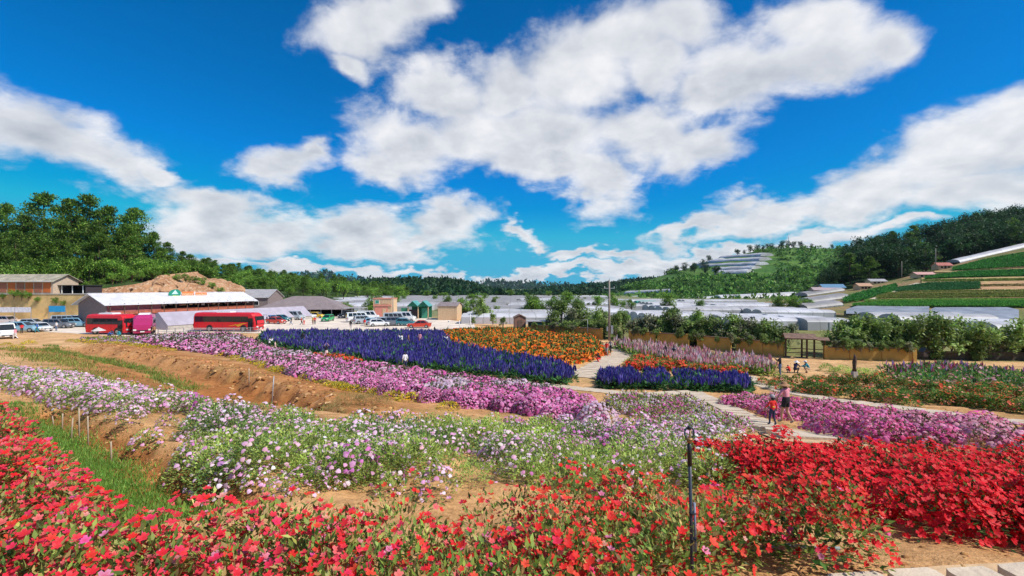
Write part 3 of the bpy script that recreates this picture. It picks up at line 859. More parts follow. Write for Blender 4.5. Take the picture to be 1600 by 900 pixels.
# cut rock face below the pines
def rock_face():
    px = np.linspace(118, 346, 150); v = np.linspace(0, 1, 26)
    PX, VV = np.meshgrid(px, v, indexing='ij')
    top = np.interp(px, [118,150,190,215,235,250,270,290,310,330,346], [464,454,446,442,439,430,442,443,446,456,466])
    bot = np.full(len(px), 470.0)
    yb = np.interp(px, [118, 346], [99.5, 114])
    TP = top[:, None]; PY = bot[:, None]+(TP-bot[:, None])*VV
    Y = yb[:, None]+4*VV**1.3
    X = (PX-800)/F*Y; z = CZ-(PY-450)/F*Y
    j = (fnoise(X*1.0, z*1.3+Y*0.3, 0.35, 5)-0.5)*5.0 + (np.abs(fnoise(X+50, z*0.25, 0.55, 4)-0.5))*9.0-1.5
    Y = Y-j*(0.3+0.7*np.sin(np.pi*np.clip(VV, 0, 1))); z = z+(fnoise(X, Y, 0.7, 3)-0.5)*1.2*VV
    V = np.stack([X, Y, z], -1)
    foot = V[:, :1, :].copy(); foot[..., 2] = -1.0; V = np.concatenate([foot, V], 1)
    back = V[:, -1:, :]+np.array((-2.0, 16.0, 1.5)); V = np.concatenate([V, back], 1)
    idx = np.arange(V.shape[0]*V.shape[1]).reshape(V.shape[:2])
    T = np.stack([idx[:-1, :-1], idx[1:, :-1], idx[1:, 1:], idx[:-1, 1:]], -1).reshape(-1, 4)
    o = mobj('rock_cutting', tri_mesh('rock_cutting', V.reshape(-1, 3), T, None, [M_ROCK])); tag(o, 'bare beige rock cutting below the pines', kind='structure')
rock_face()

# ---------------------------------------------------------------- trees
M_BARK = mat('bark', (0.13,0.085,0.055), 0.95, var=0.35, scale=6, bump=0.6)
M_BARKPALE = mat('pale_bark', (0.26,0.21,0.15), 0.95, var=0.3, scale=6, bump=0.6)
def clump_cards(vg, c, rad, n, size, cols, flat=1.0, tint=1.0, droop=0.0, out=0.6):
    d = rdir(n); rho = RNG.random(n)[:, None]**0.45
    P = c+d*rad*rho*np.array((1, 1, flat))
    A = d*out+0.8*rdir(n)+np.array((0, 0, droop))
    N = np.array((0, 0, 1.0))+0.7*rdir(n)
    vg.put(LEAF4, P, A, N, size*RNG.uniform(0.6, 1.3, n), size*0.55*RNG.uniform(0.6, 1.3, n), pal(cols, n, 0.25)*tint)
PINEG = [(0.10,0.20,0.03),(0.14,0.26,0.038),(0.06,0.135,0.026),(0.20,0.29,0.045)]
BROADG = [(0.15,0.30,0.04),(0.21,0.37,0.05),(0.10,0.22,0.034),(0.26,0.39,0.07)]
HEDGEG = [(0.27,0.38,0.10),(0.20,0.30,0.07),(0.36,0.45,0.17),(0.14,0.22,0.05)]
GREYG = [(0.27,0.29,0.17),(0.20,0.23,0.12),(0.14,0.18,0.07),(0.34,0.33,0.22)]
def trunk_mesh(h, r, limbs, m, name='trunk', lean=0.0):
    mb = MB(); pts = []
    for i in range(6):
        t = i/5; pts.append((lean*t*t+0.04*h*math.sin(t*5)*0.3, 0.02*h*math.sin(t*4+1), h*t))
    mb.tube(pts, [r*(1-0.75*i/5) for i in range(6)], 7)
    for (a, b, rr) in limbs: 
        a = Vector(a); b = Vector(b); mid = (a+b)/2+Vector((0, 0, -0.06*(b-a).length))
        mb.tube([a, mid, b], [rr, rr*0.7, rr*0.3], 5)
    return mb.mesh(name, m)
def pine_variant(seed, H=16.0):
    rs = random.Random(seed); vg = Veg(); limbs = []
    base = 0.16+0.14*rs.random()
    nl = rs.randint(9, 12)
    for L in range(nl):
        t = base+(1-base)*(L+0.3*rs.random())/nl
        reach = H*(0.34*(1-((t-base)/(1-base))**1.5)+0.045)*(0.75+0.5*rs.random())
        for b in range(rs.randint(3, 5)):
            an = rs.uniform(0, 6.28); rr = reach*rs.uniform(0.6, 1.1)
            ex, ey = rr*math.cos(an), rr*math.sin(an)
            z0 = H*t; z1 = z0+rr*rs.uniform(-0.02, 0.22)
            if rs.random() < 0.7: limbs.append(((0, 0, z0-0.3), (ex*0.9, ey*0.9, z1), 0.07))
            tint = rs.uniform(0.6, 1.35)
            for q in (0.5, 0.78, 1.0):
                c = np.array((ex*q, ey*q, z0+(z1-z0)*q+0.2))
                c = c+np.array([rs.uniform(-.3, .3) for _ in range(3)])
                clump_cards(vg, c, 0.085*H*(0.7+0.6*rs.random()), 36, 0.62, PINEG, 0.45, tint, 0.25)
    clump_cards(vg, np.array((0, 0, H*0.985)), 0.06*H, 40, 0.6, PINEG, 0.8, 1.0, 0.3)
    return trunk_mesh(H*0.98, 0.30, limbs, M_BARK), vg.mesh('crown')
def broad_variant(seed, H=7.0, cols=BROADG, rad=0.42, low=0.25, ncl=34, cards=46, size=0.42, m=None, r=0.16, multi=1):
    rs = random.Random(seed); vg = Veg(); limbs = []
    lobes = [(np.array((rs.uniform(-.5,.5)*rad*H, rs.uniform(-.5,.5)*rad*H, H*(low+(0.97-low)*rs.uniform(0.25, 0.85)))), H*rad*rs.uniform(0.45, 0.75)) for _ in range(6)]
    lobes.append((np.array((0, 0, H*0.72)), H*rad*0.7))
    for i in range(ncl):
        c, lr = lobes[i % len(lobes)]
        d = np.array([rs.gauss(0, 1) for _ in range(3)]); d /= np.linalg.norm(d)
        p = c+d*lr*rs.uniform(0.5, 1.05)*np.array((1, 1, 0.85)); p[2] = min(max(p[2], low*H*0.7), H*0.98)
        tint = rs.uniform(0.6, 1.4)
        clump_cards(vg, p, H*rad*rs.uniform(0.20, 0.34), cards, size, cols, 0.8, tint, 0.0)
        if i % 2 == 0: limbs.append(((0, 0, H*low*rs.uniform(0.7, 1.4)), tuple(p*np.array((0.9, 0.9, 0.95))), r*0.4))
    return trunk_mesh(H*0.75, r, limbs, m or M_BARK, lean=rs.uniform(-.3, .3)), vg.mesh('crown')
def tree(name, var, loc, rz, s, label, cat, group, sz=None):
    o = empty(name, loc, rz, label, cat, group)
    o.scale = (s, s, s*(sz or 1.0))
    mobj('trunk', var[0], o); mobj('crown', var[1], o)
    return o
PINES = [pine_variant(100+i) for i in range(5)]
BROADS = [broad_variant(200+i) for i in range(4)]
HEDGES = [broad_variant(300+i, 4.2, HEDGEG, 0.36, 0.12, 34, 40, 0.34, M_BARKPALE, 0.10) for i in range(4)]
GREYS = [broad_variant(320+i, 4.2, GREYG, 0.36, 0.10, 30, 36, 0.36, M_BARKPALE, 0.09) for i in range(2)]
SLIM = [broad_variant(340+i, 4.6, [(0.26,0.37,0.09),(0.19,0.29,0.065),(0.34,0.43,0.15)], 0.30, 0.22, 28, 36, 0.36, M_BARKPALE, 0.09) for i in range(3)]

DARKT = [broad_variant(260+i, 7.0, [(0.030,0.078,0.024),(0.044,0.10,0.028),(0.022,0.06,0.02)], 0.48, 0.15, 40, 46, 0.48) for i in range(3)]
rs = random.Random(5)
SKYL = {10: 'pine on the left hill skyline nearest the left photo edge', 38: 'lower pine second from the left photo edge on the skyline', 70: 'left one of the two highest pine crowns on the left hill', 112: 'pine between the two highest crowns on the left hill', 140: 'right one of the two highest pine crowns on the left hill',
        168: 'pine just right of the two highest crowns on the left hill', 212: 'rounded pine at the right shoulder of the left hill skyline', 240: 'pine stepping down just right of the shoulder pine', 262: 'short pine lower down the left hill skyline to the right', 285: 'lowest skyline pine at the right end of the left hill'}
def pine_forest():
    g = 'tall pines on the left hill'
    lab = 'tall dark green pine standing among others on the steep left hill'
    # the skyline pines: photo x, top y, distance
    first = [(10,318,140),(38,335,132),(70,302,140),(112,312,136),(140,305,138),(168,322,134),(212,326,136),(196,350,130),(240,362,140),(262,378,150),(285,392,158),(-30,315,140),(-80,320,138),(-140,318,140),(-210,322,140),(-280,330,140),(95,345,126),(25,360,122),(150,352,124)]
    for (px, py, Y) in first:
        yf, pf, yr, pr = lerp_cols(H_PINE.cols, px); v = (Y-yf)/(yr-yf)
        p = H_PINE.pt(px, v); H = (CZ-(py-450)/F*Y)-p[2]
        tree('pine_tree', rs.choice(PINES), tuple(p-np.array((0, 0, .3))), rs.uniform(0, 6.28), H/16.0*0.84, SKYL.get(px, lab), 'pine tree', g, 1.19)
    for i in range(60):
        px = rs.uniform(-260, 330); v = rs.uniform(0.12, 0.9); p = H_PINE.pt(px, v)
        H = rs.uniform(9, 13) if px < 220 else rs.uniform(6, 9)
        tree('pine_tree', rs.choice(PINES), tuple(p-np.array((0, 0, .3))), rs.uniform(0, 6.28), H/16, lab, 'pine tree', g)
    g2 = 'bushy trees along the foot of the pine hill'; lab2 = 'bright green bushy tree at the foot of the pine hill'
    for i in range(80):
        px = rs.uniform(-200, 345); v = rs.uniform(0.02, 0.30); p = H_PINE.pt(px, v)
        if 90 < px < 330: v += 0.06; p = H_PINE.pt(px, v)
        tree('bushy_tree', rs.choice(BROADS), tuple(p-np.array((0, 0, .5))), rs.uniform(0, 6.28), rs.uniform(0.7, 1.15), lab2, 'tree', g2)
pine_forest()
def rock_bushes():
    g = 'bushes along the top of the rock cutting'
    for px, py, s in ((128,455,.5),(142,450,.55),(158,446,.5),(176,440,.6),(190,438,.45),(206,435,.6),(222,434,.4),(246,428,.35),(262,430,.3),(276,437,.5),(290,438,.55),(304,440,.5),(318,443,.55),(332,450,.5),(344,458,.5),(215,448,.22),(180,452,.2),(285,450,.2)):
        Y = float(np.interp(px, [118, 346], [105.5, 120])); p = at(px, py+6, Y)
        tree('bushy_tree', rs.choice(BROADS), tuple(p), rs.uniform(0, 6.28), s*.8, 'small green bush on the top edge of the beige rock cutting', 'bush', g)
rock_bushes()
def slope_trees():
    g = 'trees on the lower slope behind the roofs'; lab = 'mid green tree on the lower wooded slope behind the roofs'
    for i in range(150):
        px = rs.uniform(290, 640); v = rs.random()**0.8; p = H_LEFT.pt(px, v)
        if rs.random() < 0.35: tree('pine_tree', rs.choice(PINES), tuple(p), rs.uniform(0, 6.28), rs.uniform(0.5, 0.72), lab, 'tree', g)
        else: tree('bushy_tree', rs.choice(BROADS), tuple(p), rs.uniform(0, 6.28), rs.uniform(0.9, 1.5), lab, 'tree', g)
    g = 'trees of the dark forest hill'; lab = 'dark tree of the dense wood on the right forest hill'
    for i in range(240):
        px = 1285+(rs.random()**0.9)*480; v = rs.uniform(0.0, 1.0); p = H_DARK.pt(px, v)
        if rs.random() < 0.85: tree('forest_tree', rs.choice(DARKT), tuple(p-np.array((0, 0, .5))), rs.uniform(0, 6.28), rs.uniform(1.7, 2.4)*(0.6 if px < 1320 else 1), lab, 'tree', g)
        else: tree('forest_tree', rs.choice(PINES), tuple(p-np.array((0, 0, .5))), rs.uniform(0, 6.28), rs.uniform(0.75, 1.0)*(0.6 if px < 1320 else 1), lab, 'tree', g)
slope_trees()

def wood_mass(name, hill, n, pxr, size, cols, label, vr=(0.0, 1.0), cards=26, flt=None, hz=1.0):
    vg = Veg()
    px = RNG.uniform(pxr[0], pxr[1], n); v = RNG.uniform(vr[0], vr[1], n)
    P = hill.pt(px, v)
    if flt is not None:
        py = 450-(P[:, 2]-CZ)/P[:, 1]*F; k = flt(px, py); P = P[k]
    n = len(P)
    s = size*RNG.uniform(0.6, 1.3, n); tint = RNG.uniform(0.55, 1.45, n)
    i = np.repeat(np.arange(n), cards); m = len(i)
    d = rdir(m); d[:, 2] = np.abs(d[:, 2])*1.1
    Q = P[i]+d*(s[i]*(0.55+0.45*RNG.random(m)))[:, None]*np.array((1, 1, 1.2*hz))
    A = 0.6*d+0.8*rdir(m); N = np.array((0, 0, 1.0))+0.6*rdir(m)
    vg.put(LEAF4, Q, A, N, s[i]*RNG.uniform(0.6, 1.1, m), s[i]*0.55, pal(cols, m, 0.2)*tint[i][:, None])
    o = mobj(name, vg.mesh(name)); tag(o, label, 'woodland', kind='stuff')
FARG = [(0.024,0.068,0.030),(0.036,0.09,0.034),(0.017,0.052,0.026)]
wood_mass('forest_canopy', H_MID, 3600, (400, 812), 4.0, FARG+[(0.06,0.13,0.035)], 'dark forest covering the rounded ridge across the valley', cards=20)
wood_mass('forest_canopy', H_SPUR, 1500, (800, 1055), 5.0, FARG, 'dark forest covering the spur that closes the valley', (0.12, 1.0), cards=16)
wood_mass('forest_canopy', H_FAR1, 260, (390, 630), 24.0, FARG, 'forest on the distant blue peak', (0.3, 1.0), cards=12)
wood_mass('forest_canopy', H_FAR2, 260, (700, 950), 26.0, FARG, 'forest on the distant blue ridge', (0.3, 1.0), cards=12)
def scrub_ok(px, py):
    top = (px > 1062) & (px < 1215) & (py < 432) & (py > 395)
    return ~top & ~((px > 960) & (px < 1050) & (np.abs(py-457) < 4)) & ~((px > 930) & (px < 1000) & (py > 452) & (RNG.random(len(px)) < 0.8)) & ~((py < 420) & (px > 1190) & (RNG.random(len(px)) < 0.55)) & ~((np.abs(py-436+0.03*(px-1000)) < 6) & (px < 1060))
wood_mass('scrub', H_HILL, 2600, (935, 1345), 3.0, [(0.09,0.21,0.04),(0.13,0.27,0.05),(0.06,0.15,0.035),(0.17,0.31,0.06)], 'dense green scrub covering the terraced hill', (0.0, 1.0), cards=22, flt=scrub_ok, hz=0.8)
def hill_top_trees():
    g = 'trees along the crest of the terraced hill'; lab = 'small dark tree on the crest of the terraced hill'
    for px in (1044,1050,1057,1152,1163,1172,1183,1192,1200,1206,1222,1231,1240,1251,1268,1300,1322,1098,1108,1085):
        p = H_HILL.pt(px, 0.98); tree('crest_tree', rs.choice(DARKT), tuple(p-np.array((0, 0, .5))), rs.uniform(0, 6.28), rs.uniform(0.8, 1.5), lab, 'tree', g)
    for px, py, s in ((1070,425,1.7),(1085,427,1.8),(1102,428,1.9),(1118,430,1.6),(1055,426,1.4)):
        p = H_HILL.hit([px], [py])[0]; tree('crest_tree', rs.choice(DARKT), tuple(p-np.array((0, 0, .5))), rs.uniform(0, 6.28), s, 'dark round tree below the hilltop greenhouses', 'tree', 'dark trees below the hilltop greenhouses')
hill_top_trees()

# ---------------------------------------------------------------- crops on the right slope
M_CROPSOIL = mat('bare_soil', (0.48,0.27,0.13), 0.95, var=0.2, scale=0.6)
M_OCHRE = mat('dry_grass', (0.42,0.30,0.12), 0.95, var=0.25, scale=0.8)
def strip(name, pxs, tops, bots, m, label, kind='structure', lift=0.3):
    """a terrace laid on the slope"""
    px = np.linspace(pxs[0], pxs[-1], 60); t = np.interp(px, pxs, tops); b = np.interp(px, pxs, bots)
    V = []
    for f in np.linspace(0, 1, 5): V.append(H_CROP.hit(px, b+(t-b)*f)+np.array((0, 0, lift)))
    V = np.stack(V, 1); idx = np.arange(V.shape[0]*5).reshape(-1, 5)
    T = np.stack([idx[:-1, :-1], idx[1:, :-1], idx[1:, 1:], idx[:-1, 1:]], -1).reshape(-1, 4)
    o = mobj(name, tri_mesh(name, V.reshape(-1, 3), T, None, [m], smooth=True)); tag(o, label, kind=kind); return o
def crop(name, pxs, tops, bots, cols, size, label, rows=7, dens=8.0):
    vg = Veg(); P = []
    for f in np.linspace(0.03, 0.97, rows):
        n = int((pxs[-1]-pxs[0])*dens*0.5)
        px = RNG.uniform(pxs[0], pxs[-1], n); t = np.interp(px, pxs, tops); b = np.interp(px, pxs, bots)
        P.append(H_CROP.hit(px, b+(t-b)*(f+RNG.uniform(-.02, .02, n))))
    P = np.concatenate(P); k = 4; i = np.repeat(np.arange(len(P)), k); m = len(i)
    d = rdir(m); d[:, 2] = np.abs(d[:, 2])
    tint = RNG.uniform(0.7, 1.3, len(P))[i][:, None]
    vg.put(LEAF4, P[i]+np.array((0, 0, 0.2))+d*size*0.4, d+np.array((0, 0, 0.6)), np.array((0, 0, 1.0))+rdir(m)*0.7, size*RNG.uniform(.7, 1.4, m), size*0.55, pal(cols, m, 0.2)*tint)
    o = mobj(name, vg.mesh(name)); tag(o, label, 'crop', kind='stuff')
CROPG = [(0.07,0.26,0.05),(0.10,0.32,0.06),(0.045,0.18,0.04)]
strip('terrace', (1440,1520,1600,1750), (435,435,433,431), (445,445,444,443), M_OCHRE, 'dry ochre terrace between the green crop rows')
for a_, b_ in ((426.5,423.5),(441.5,438.5),(456.5,453.5)):
    strip('terrace', (1460,1530,1600,1750), (a_-2.5,)*2+(b_-1.5,)*2, (a_,)*2+(b_,)*2, M_OCHRE, 'narrow dry ochre edge between two crop bands')
crop('crop_rows', (1440,1520,1600,1750), (439,438.5,437.5,436), (441,440.5,439.5,438), [(0.28,0.33,0.08),(0.2,0.3,0.06)], 0.4, 'thin olive crop line on the ochre terrace', 2)
crop('crop_rows', (1352,1420,1600,1750), (471,470,470,471), (473.5,473,473,474), [(0.22,0.42,0.08),(0.30,0.46,0.10)], 0.4, 'thin light green crop line in the lowest band', 3)
crop('crop_rows', (1530,1600,1750), (447,446,445), (449,448.5,448), [(0.26,0.24,0.08)], 0.35, 'thin dry row across the bare orange terrace', 2, 5)
crop('crop_rows', (1385,1440,1600,1750), (459.5,459,458,457), (462,461,460.5,460), [(0.36,0.34,0.10),(0.40,0.33,0.12)], 0.4, 'straw coloured crop line in the olive band', 3)
strip('terrace', (1515,1560,1600,1750), (444,441,440,438), (454,454,453,452), M_CROPSOIL, 'bare orange terrace on the crop slope')
crop('crop_rows', (1490,1540,1600,1750), (420,407,396,372), (424,421,418,414), CROPG, 0.6, 'uppermost wedge of green crop below the long white tunnel', 8)
crop('crop_rows', (1448,1500,1600,1750), (434,427,424,421), (437,435,433,431), CROPG, 0.6, 'second wide band of green crop down from the top', 7)
crop('crop_rows', (1400,1450,1530), (452,444,443), (457,456,453), [(0.05,0.18,0.06),(0.075,0.22,0.075)], 0.5, 'short blue green crop band left of the bare orange terrace', 6)
crop('crop_rows', (1370,1420,1600,1750), (463,457,456,455), (468,467,466,466), [(0.26,0.30,0.08),(0.33,0.32,0.09),(0.18,0.26,0.06)], 0.45, 'olive yellow crop band on the slope', 5)
crop('crop_rows', (1335,1400,1600,1750), (478,474,474,475), (480,481,481,482), [(0.12,0.34,0.055),(0.17,0.40,0.07),(0.07,0.24,0.045)], 0.55, 'lowest bright green crop band above the plastic sheeting', 7)
crop('crop_rows', (1320,1350,1400), (468,458,446), (474,470,455), CROPG, 0.7, 'small green plots left of the slanting track', 6, 5)
# track slanting up the slope
def track():
    a = [(1352,471),(1380,461),(1410,449),(1432,443)]
    mb = MB(); L = []; Rr = []
    for px, py in a:
        p = H_CROP.hit([px, px+10], [py, py+1]); L.append(p[0]+np.array((0, 0, .3))); Rr.append(p[1]+np.array((0, 0, .3)))
    for i in range(3): mb.add([L[i], Rr[i], Rr[i+1], L[i+1]], [(0, 1, 2, 3)])
    o = mb.build('farm_track', mat('pale_track', (0.58,0.48,0.36), 0.95)); tag(o, 'pale track slanting up the crop slope', kind='structure')
track()
# ---------------------------------------------------------------- buildings
def corr(name, col, scale=8.0, rough=0.5, var=0.1, axis='X', depth=0.6):
    """ribbed sheet metal / plastic"""
    m = mat(name, col, rough, var=var, scale=0.8)
    t = m.node_tree; k = NT(t); b = t.nodes['Principled BSDF']
    tc = k.n('ShaderNodeTexCoord')
    wv = k.n('ShaderNodeTexWave', {'Scale': scale}, wave_type='BANDS', bands_direction=axis)
    t.links.new(tc.outputs['Object'], wv.inputs['Vector'])
    bp = k.n('ShaderNodeBump', {'Strength': depth, 'Distance': 0.04, 'Height': wv.outputs['Fac']})
    t.links.new(bp.outputs[0], b.inputs['Normal'])
    return m
W_ROOF = corr('white_sheet_roof', (0.74,0.72,0.74))
GREY_ROOF = corr('grey_sheet_roof', (0.42,0.40,0.40))
BROWN_ROOF = corr('brown_grey_sheet_roof', (0.30,0.235,0.225))
LILAC_ROOF = corr('lilac_shade_sheet', (0.43,0.385,0.45), 3.0)
OLD_ROOF = corr('weathered_fibre_roof', (0.40,0.35,0.26), 4.0, 0.9, 0.3)
TEAL_ROOF = corr('teal_sheet_roof', (0.10,0.36,0.34))
RED_ROOF = corr('red_sheet_roof', (0.46,0.13,0.09))
MAROON = mat('maroon_boards', (0.30,0.09,0.11), 0.8, var=0.2)
GREYWALL = mat('grey_brown_boards', (0.22,0.17,0.165), 0.85, var=0.15)
RAIL = mat('red_brown_timber', (0.36,0.10,0.055), 0.7, var=0.25, scale=2)
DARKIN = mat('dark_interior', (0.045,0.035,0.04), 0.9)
CREAM = mat('cream_render', (0.66,0.45,0.27), 0.9, var=0.08)
ORANGE = mat('orange_render', (0.55,0.25,0.07), 0.9, var=0.1)
PINKW = mat('pink_render', (0.70,0.27,0.20), 0.9, var=0.08)
GREENW = mat('green_boards', (0.03,0.20,0.11), 0.7, var=0.15)
TERRA = mat('terracotta_shutter', (0.55,0.14,0.03), 0.7, var=0.12)
TERRA2 = mat('faded_terracotta_shutter', (0.36,0.13,0.07), 0.7, var=0.12)
WHITE = mat('white_paint', (0.78,0.76,0.74), 0.6, var=0.05)
CONC = mat('concrete', (0.42,0.38,0.34), 0.9, var=0.15, bump=0.2)
SLABM = mat('pale_concrete_slab', (0.58,0.47,0.35), 0.9, var=0.12, scale=2.0, bump=0.35, bscale=14)
YELLOW = mat('yellow_ochre_render', (0.47,0.285,0.07), 0.9, var=0.18, scale=0.8, bump=0.2)
OCHREWALL = mat('ochre_retaining_render', (0.60,0.40,0.17), 0.95, var=0.22, scale=0.35, bump=0.3)
WOODDK = mat('dark_brown_timber', (0.085,0.05,0.035), 0.8, var=0.3)
WOODROOF = mat('brown_roof_boards', (0.20,0.12,0.085), 0.85, var=0.25)
PALEWOOD = mat('raw_timber', (0.66,0.42,0.22), 0.8, var=0.15)
BAMBOO = mat('weathered_stake', (0.42,0.33,0.24), 0.85, var=0.2, scale=8)
GLASS = mat('dark_glass', (0.015,0.02,0.025), 0.08, spec=0.6, var=0.0)
GREENGLASS = mat('green_window', (0.06,0.30,0.20), 0.25, var=0.05)
METAL = mat('grey_metal', (0.35,0.36,0.38), 0.45, 0.4, var=0.08)
BLACK = mat('black_paint', (0.02,0.02,0.022), 0.45, var=0.1)
PLASTIC = mat('greenhouse_plastic', (0.30,0.285,0.28), 0.5, var=0.25, scale=0.12, bump=0.25, bscale=0.8)
PLASTICW = mat('white_greenhouse_plastic', (0.55,0.54,0.56), 0.5, var=0.16, scale=0.2, bump=0.3, bscale=1.2)
def seams(m):
    """seams between the lengths of film, and dust"""
    t = m.node_tree; k = NT(t); b = t.nodes['Principled BSDF']; old = b.inputs['Base Color'].links[0].from_socket
    geo = k.n('ShaderNodeNewGeometry'); sep = k.n('ShaderNodeSeparateXYZ', {0: geo.outputs['Position']})
    nz = k.noise(geo.outputs['Position'], 0.25, 3.0)
    fr = k.m('FRACT', k.m('ADD', k.m('MULTIPLY', sep.outputs[0], 0.36), k.m('MULTIPLY', nz.outputs[0], 0.5)))
    line = k.m('MULTIPLY', k.ss(fr, 0.0, 0.12, 1.0, 0.0), 0.5)
    n2 = k.noise(geo.outputs['Position'], 0.06, 4.0, 0.65)
    c = k.mix(k.ss(n2.outputs[0], 0.40, 0.62, 0.0, 0.55), old, (0.24, 0.22, 0.20, 1))
    t.links.new(k.mix(line, c, (0.12, 0.11, 0.10, 1)), b.inputs['Base Color'])
seams(PLASTIC); seams(PLASTICW)
GUTTER = mat('dark_gutter', (.07,.065,.06), .7)
PLASTICG = mat('grey_mulch_film', (0.27,0.28,0.30), 0.4, var=0.25, scale=0.3, bump=0.6, bscale=0.9)

def building(name, label, cat, p0, rz, L, W, he, hr, wall, roof, over=0.4, ridge='x', openf=False, th=0.10):
    """gabled building; local x along the front, y to the back"""
    o = empty(name, p0, rz, label, cat)
    mb = MB(); t = 0.14
    mb.box((L/2, W-t/2, he/2), (L, t, he))
    for x in (t/2, L-t/2): mb.box((x, W/2, he/2), (t, W-2*t-0.01, he))
    if not openf: mb.box((L/2, t/2, he/2), (L, t, he))
    if ridge == 'x':
        for x in (0.0, L-t):
            mb.prism([(0.0, he+.003), (W, he+.003), (W/2, hr-0.06)], 0, x, x+t)
    elif ridge == 'y':
        for y in (0.0, W-t):
            mb.prism([(0.0, he+.003), (L, he+.003), (L/2, hr-0.06)], 1, y, y+t)
    mb.build('wall', wall, o)
    rb = MB()
    if ridge == 'x':
        s = (hr-he)/(W/2)
        pr = [(-over, he-s*over+.02), (W/2, hr+.02), (W+over, he-s*over+.02), (W+over, he-s*over+.02+th), (W/2, hr+.02+th), (-over, he-s*over+.02+th)]
        rb.prism(pr, 0, -over, L+over)
    elif ridge == 'y':
        s = (hr-he)/(L/2)
        pr = [(-over, he-s*over+.02), (L/2, hr+.02), (L+over, he-s*over+.02), (L+over, he-s*over+.02+th), (L/2, hr+.02+th), (-over, he-s*over+.02+th)]
        rb.prism(pr, 1, -over, W+over)
    elif ridge == 'hip':
        a, b = -over, L+over; c, d = -over, W+over; e = W/2
        vs = [(a,c,he),(b,c,he),(b,d,he),(a,d,he),(a+e*1.2,e,hr),(b-e*1.2,e,hr)]
        rb.add(vs, [(0,1,5,4),(1,2,5),(2,3,4,5),(3,0,4),(3,2,1,0)])
    else:
        rb.box((L/2, W/2, he+th/2+.003), (L+2*over, W+2*over, th))
    rb.build('roof', roof, o)
    return o
def panel(o, name, x, z, w, h, m, y=-0.03, d=0.06, frame=None):
    """a door or window on the front face"""
    mb = MB()
    if frame is not None:
        f = 0.07
        for cx, cz, sx, sz in ((x, z+h/2-f/2, w, f), (x, z-h/2+f/2, w, f), (x-w/2+f/2, z, f, h-2*f-.004), (x+w/2-f/2, z, f, h-2*f-.004)):
            mb.box((cx, y, cz), (sx, d+.03, sz))
        a = mb.build(name, frame, o)
        mb = MB(); mb.box((x, y+.01, z), (w-2*f-.004, d, h-2*f-.004)); mb.build('pane', m, a)
        return a
    mb.box((x, y, z), (w, d, h)); return mb.build(name, m, o)

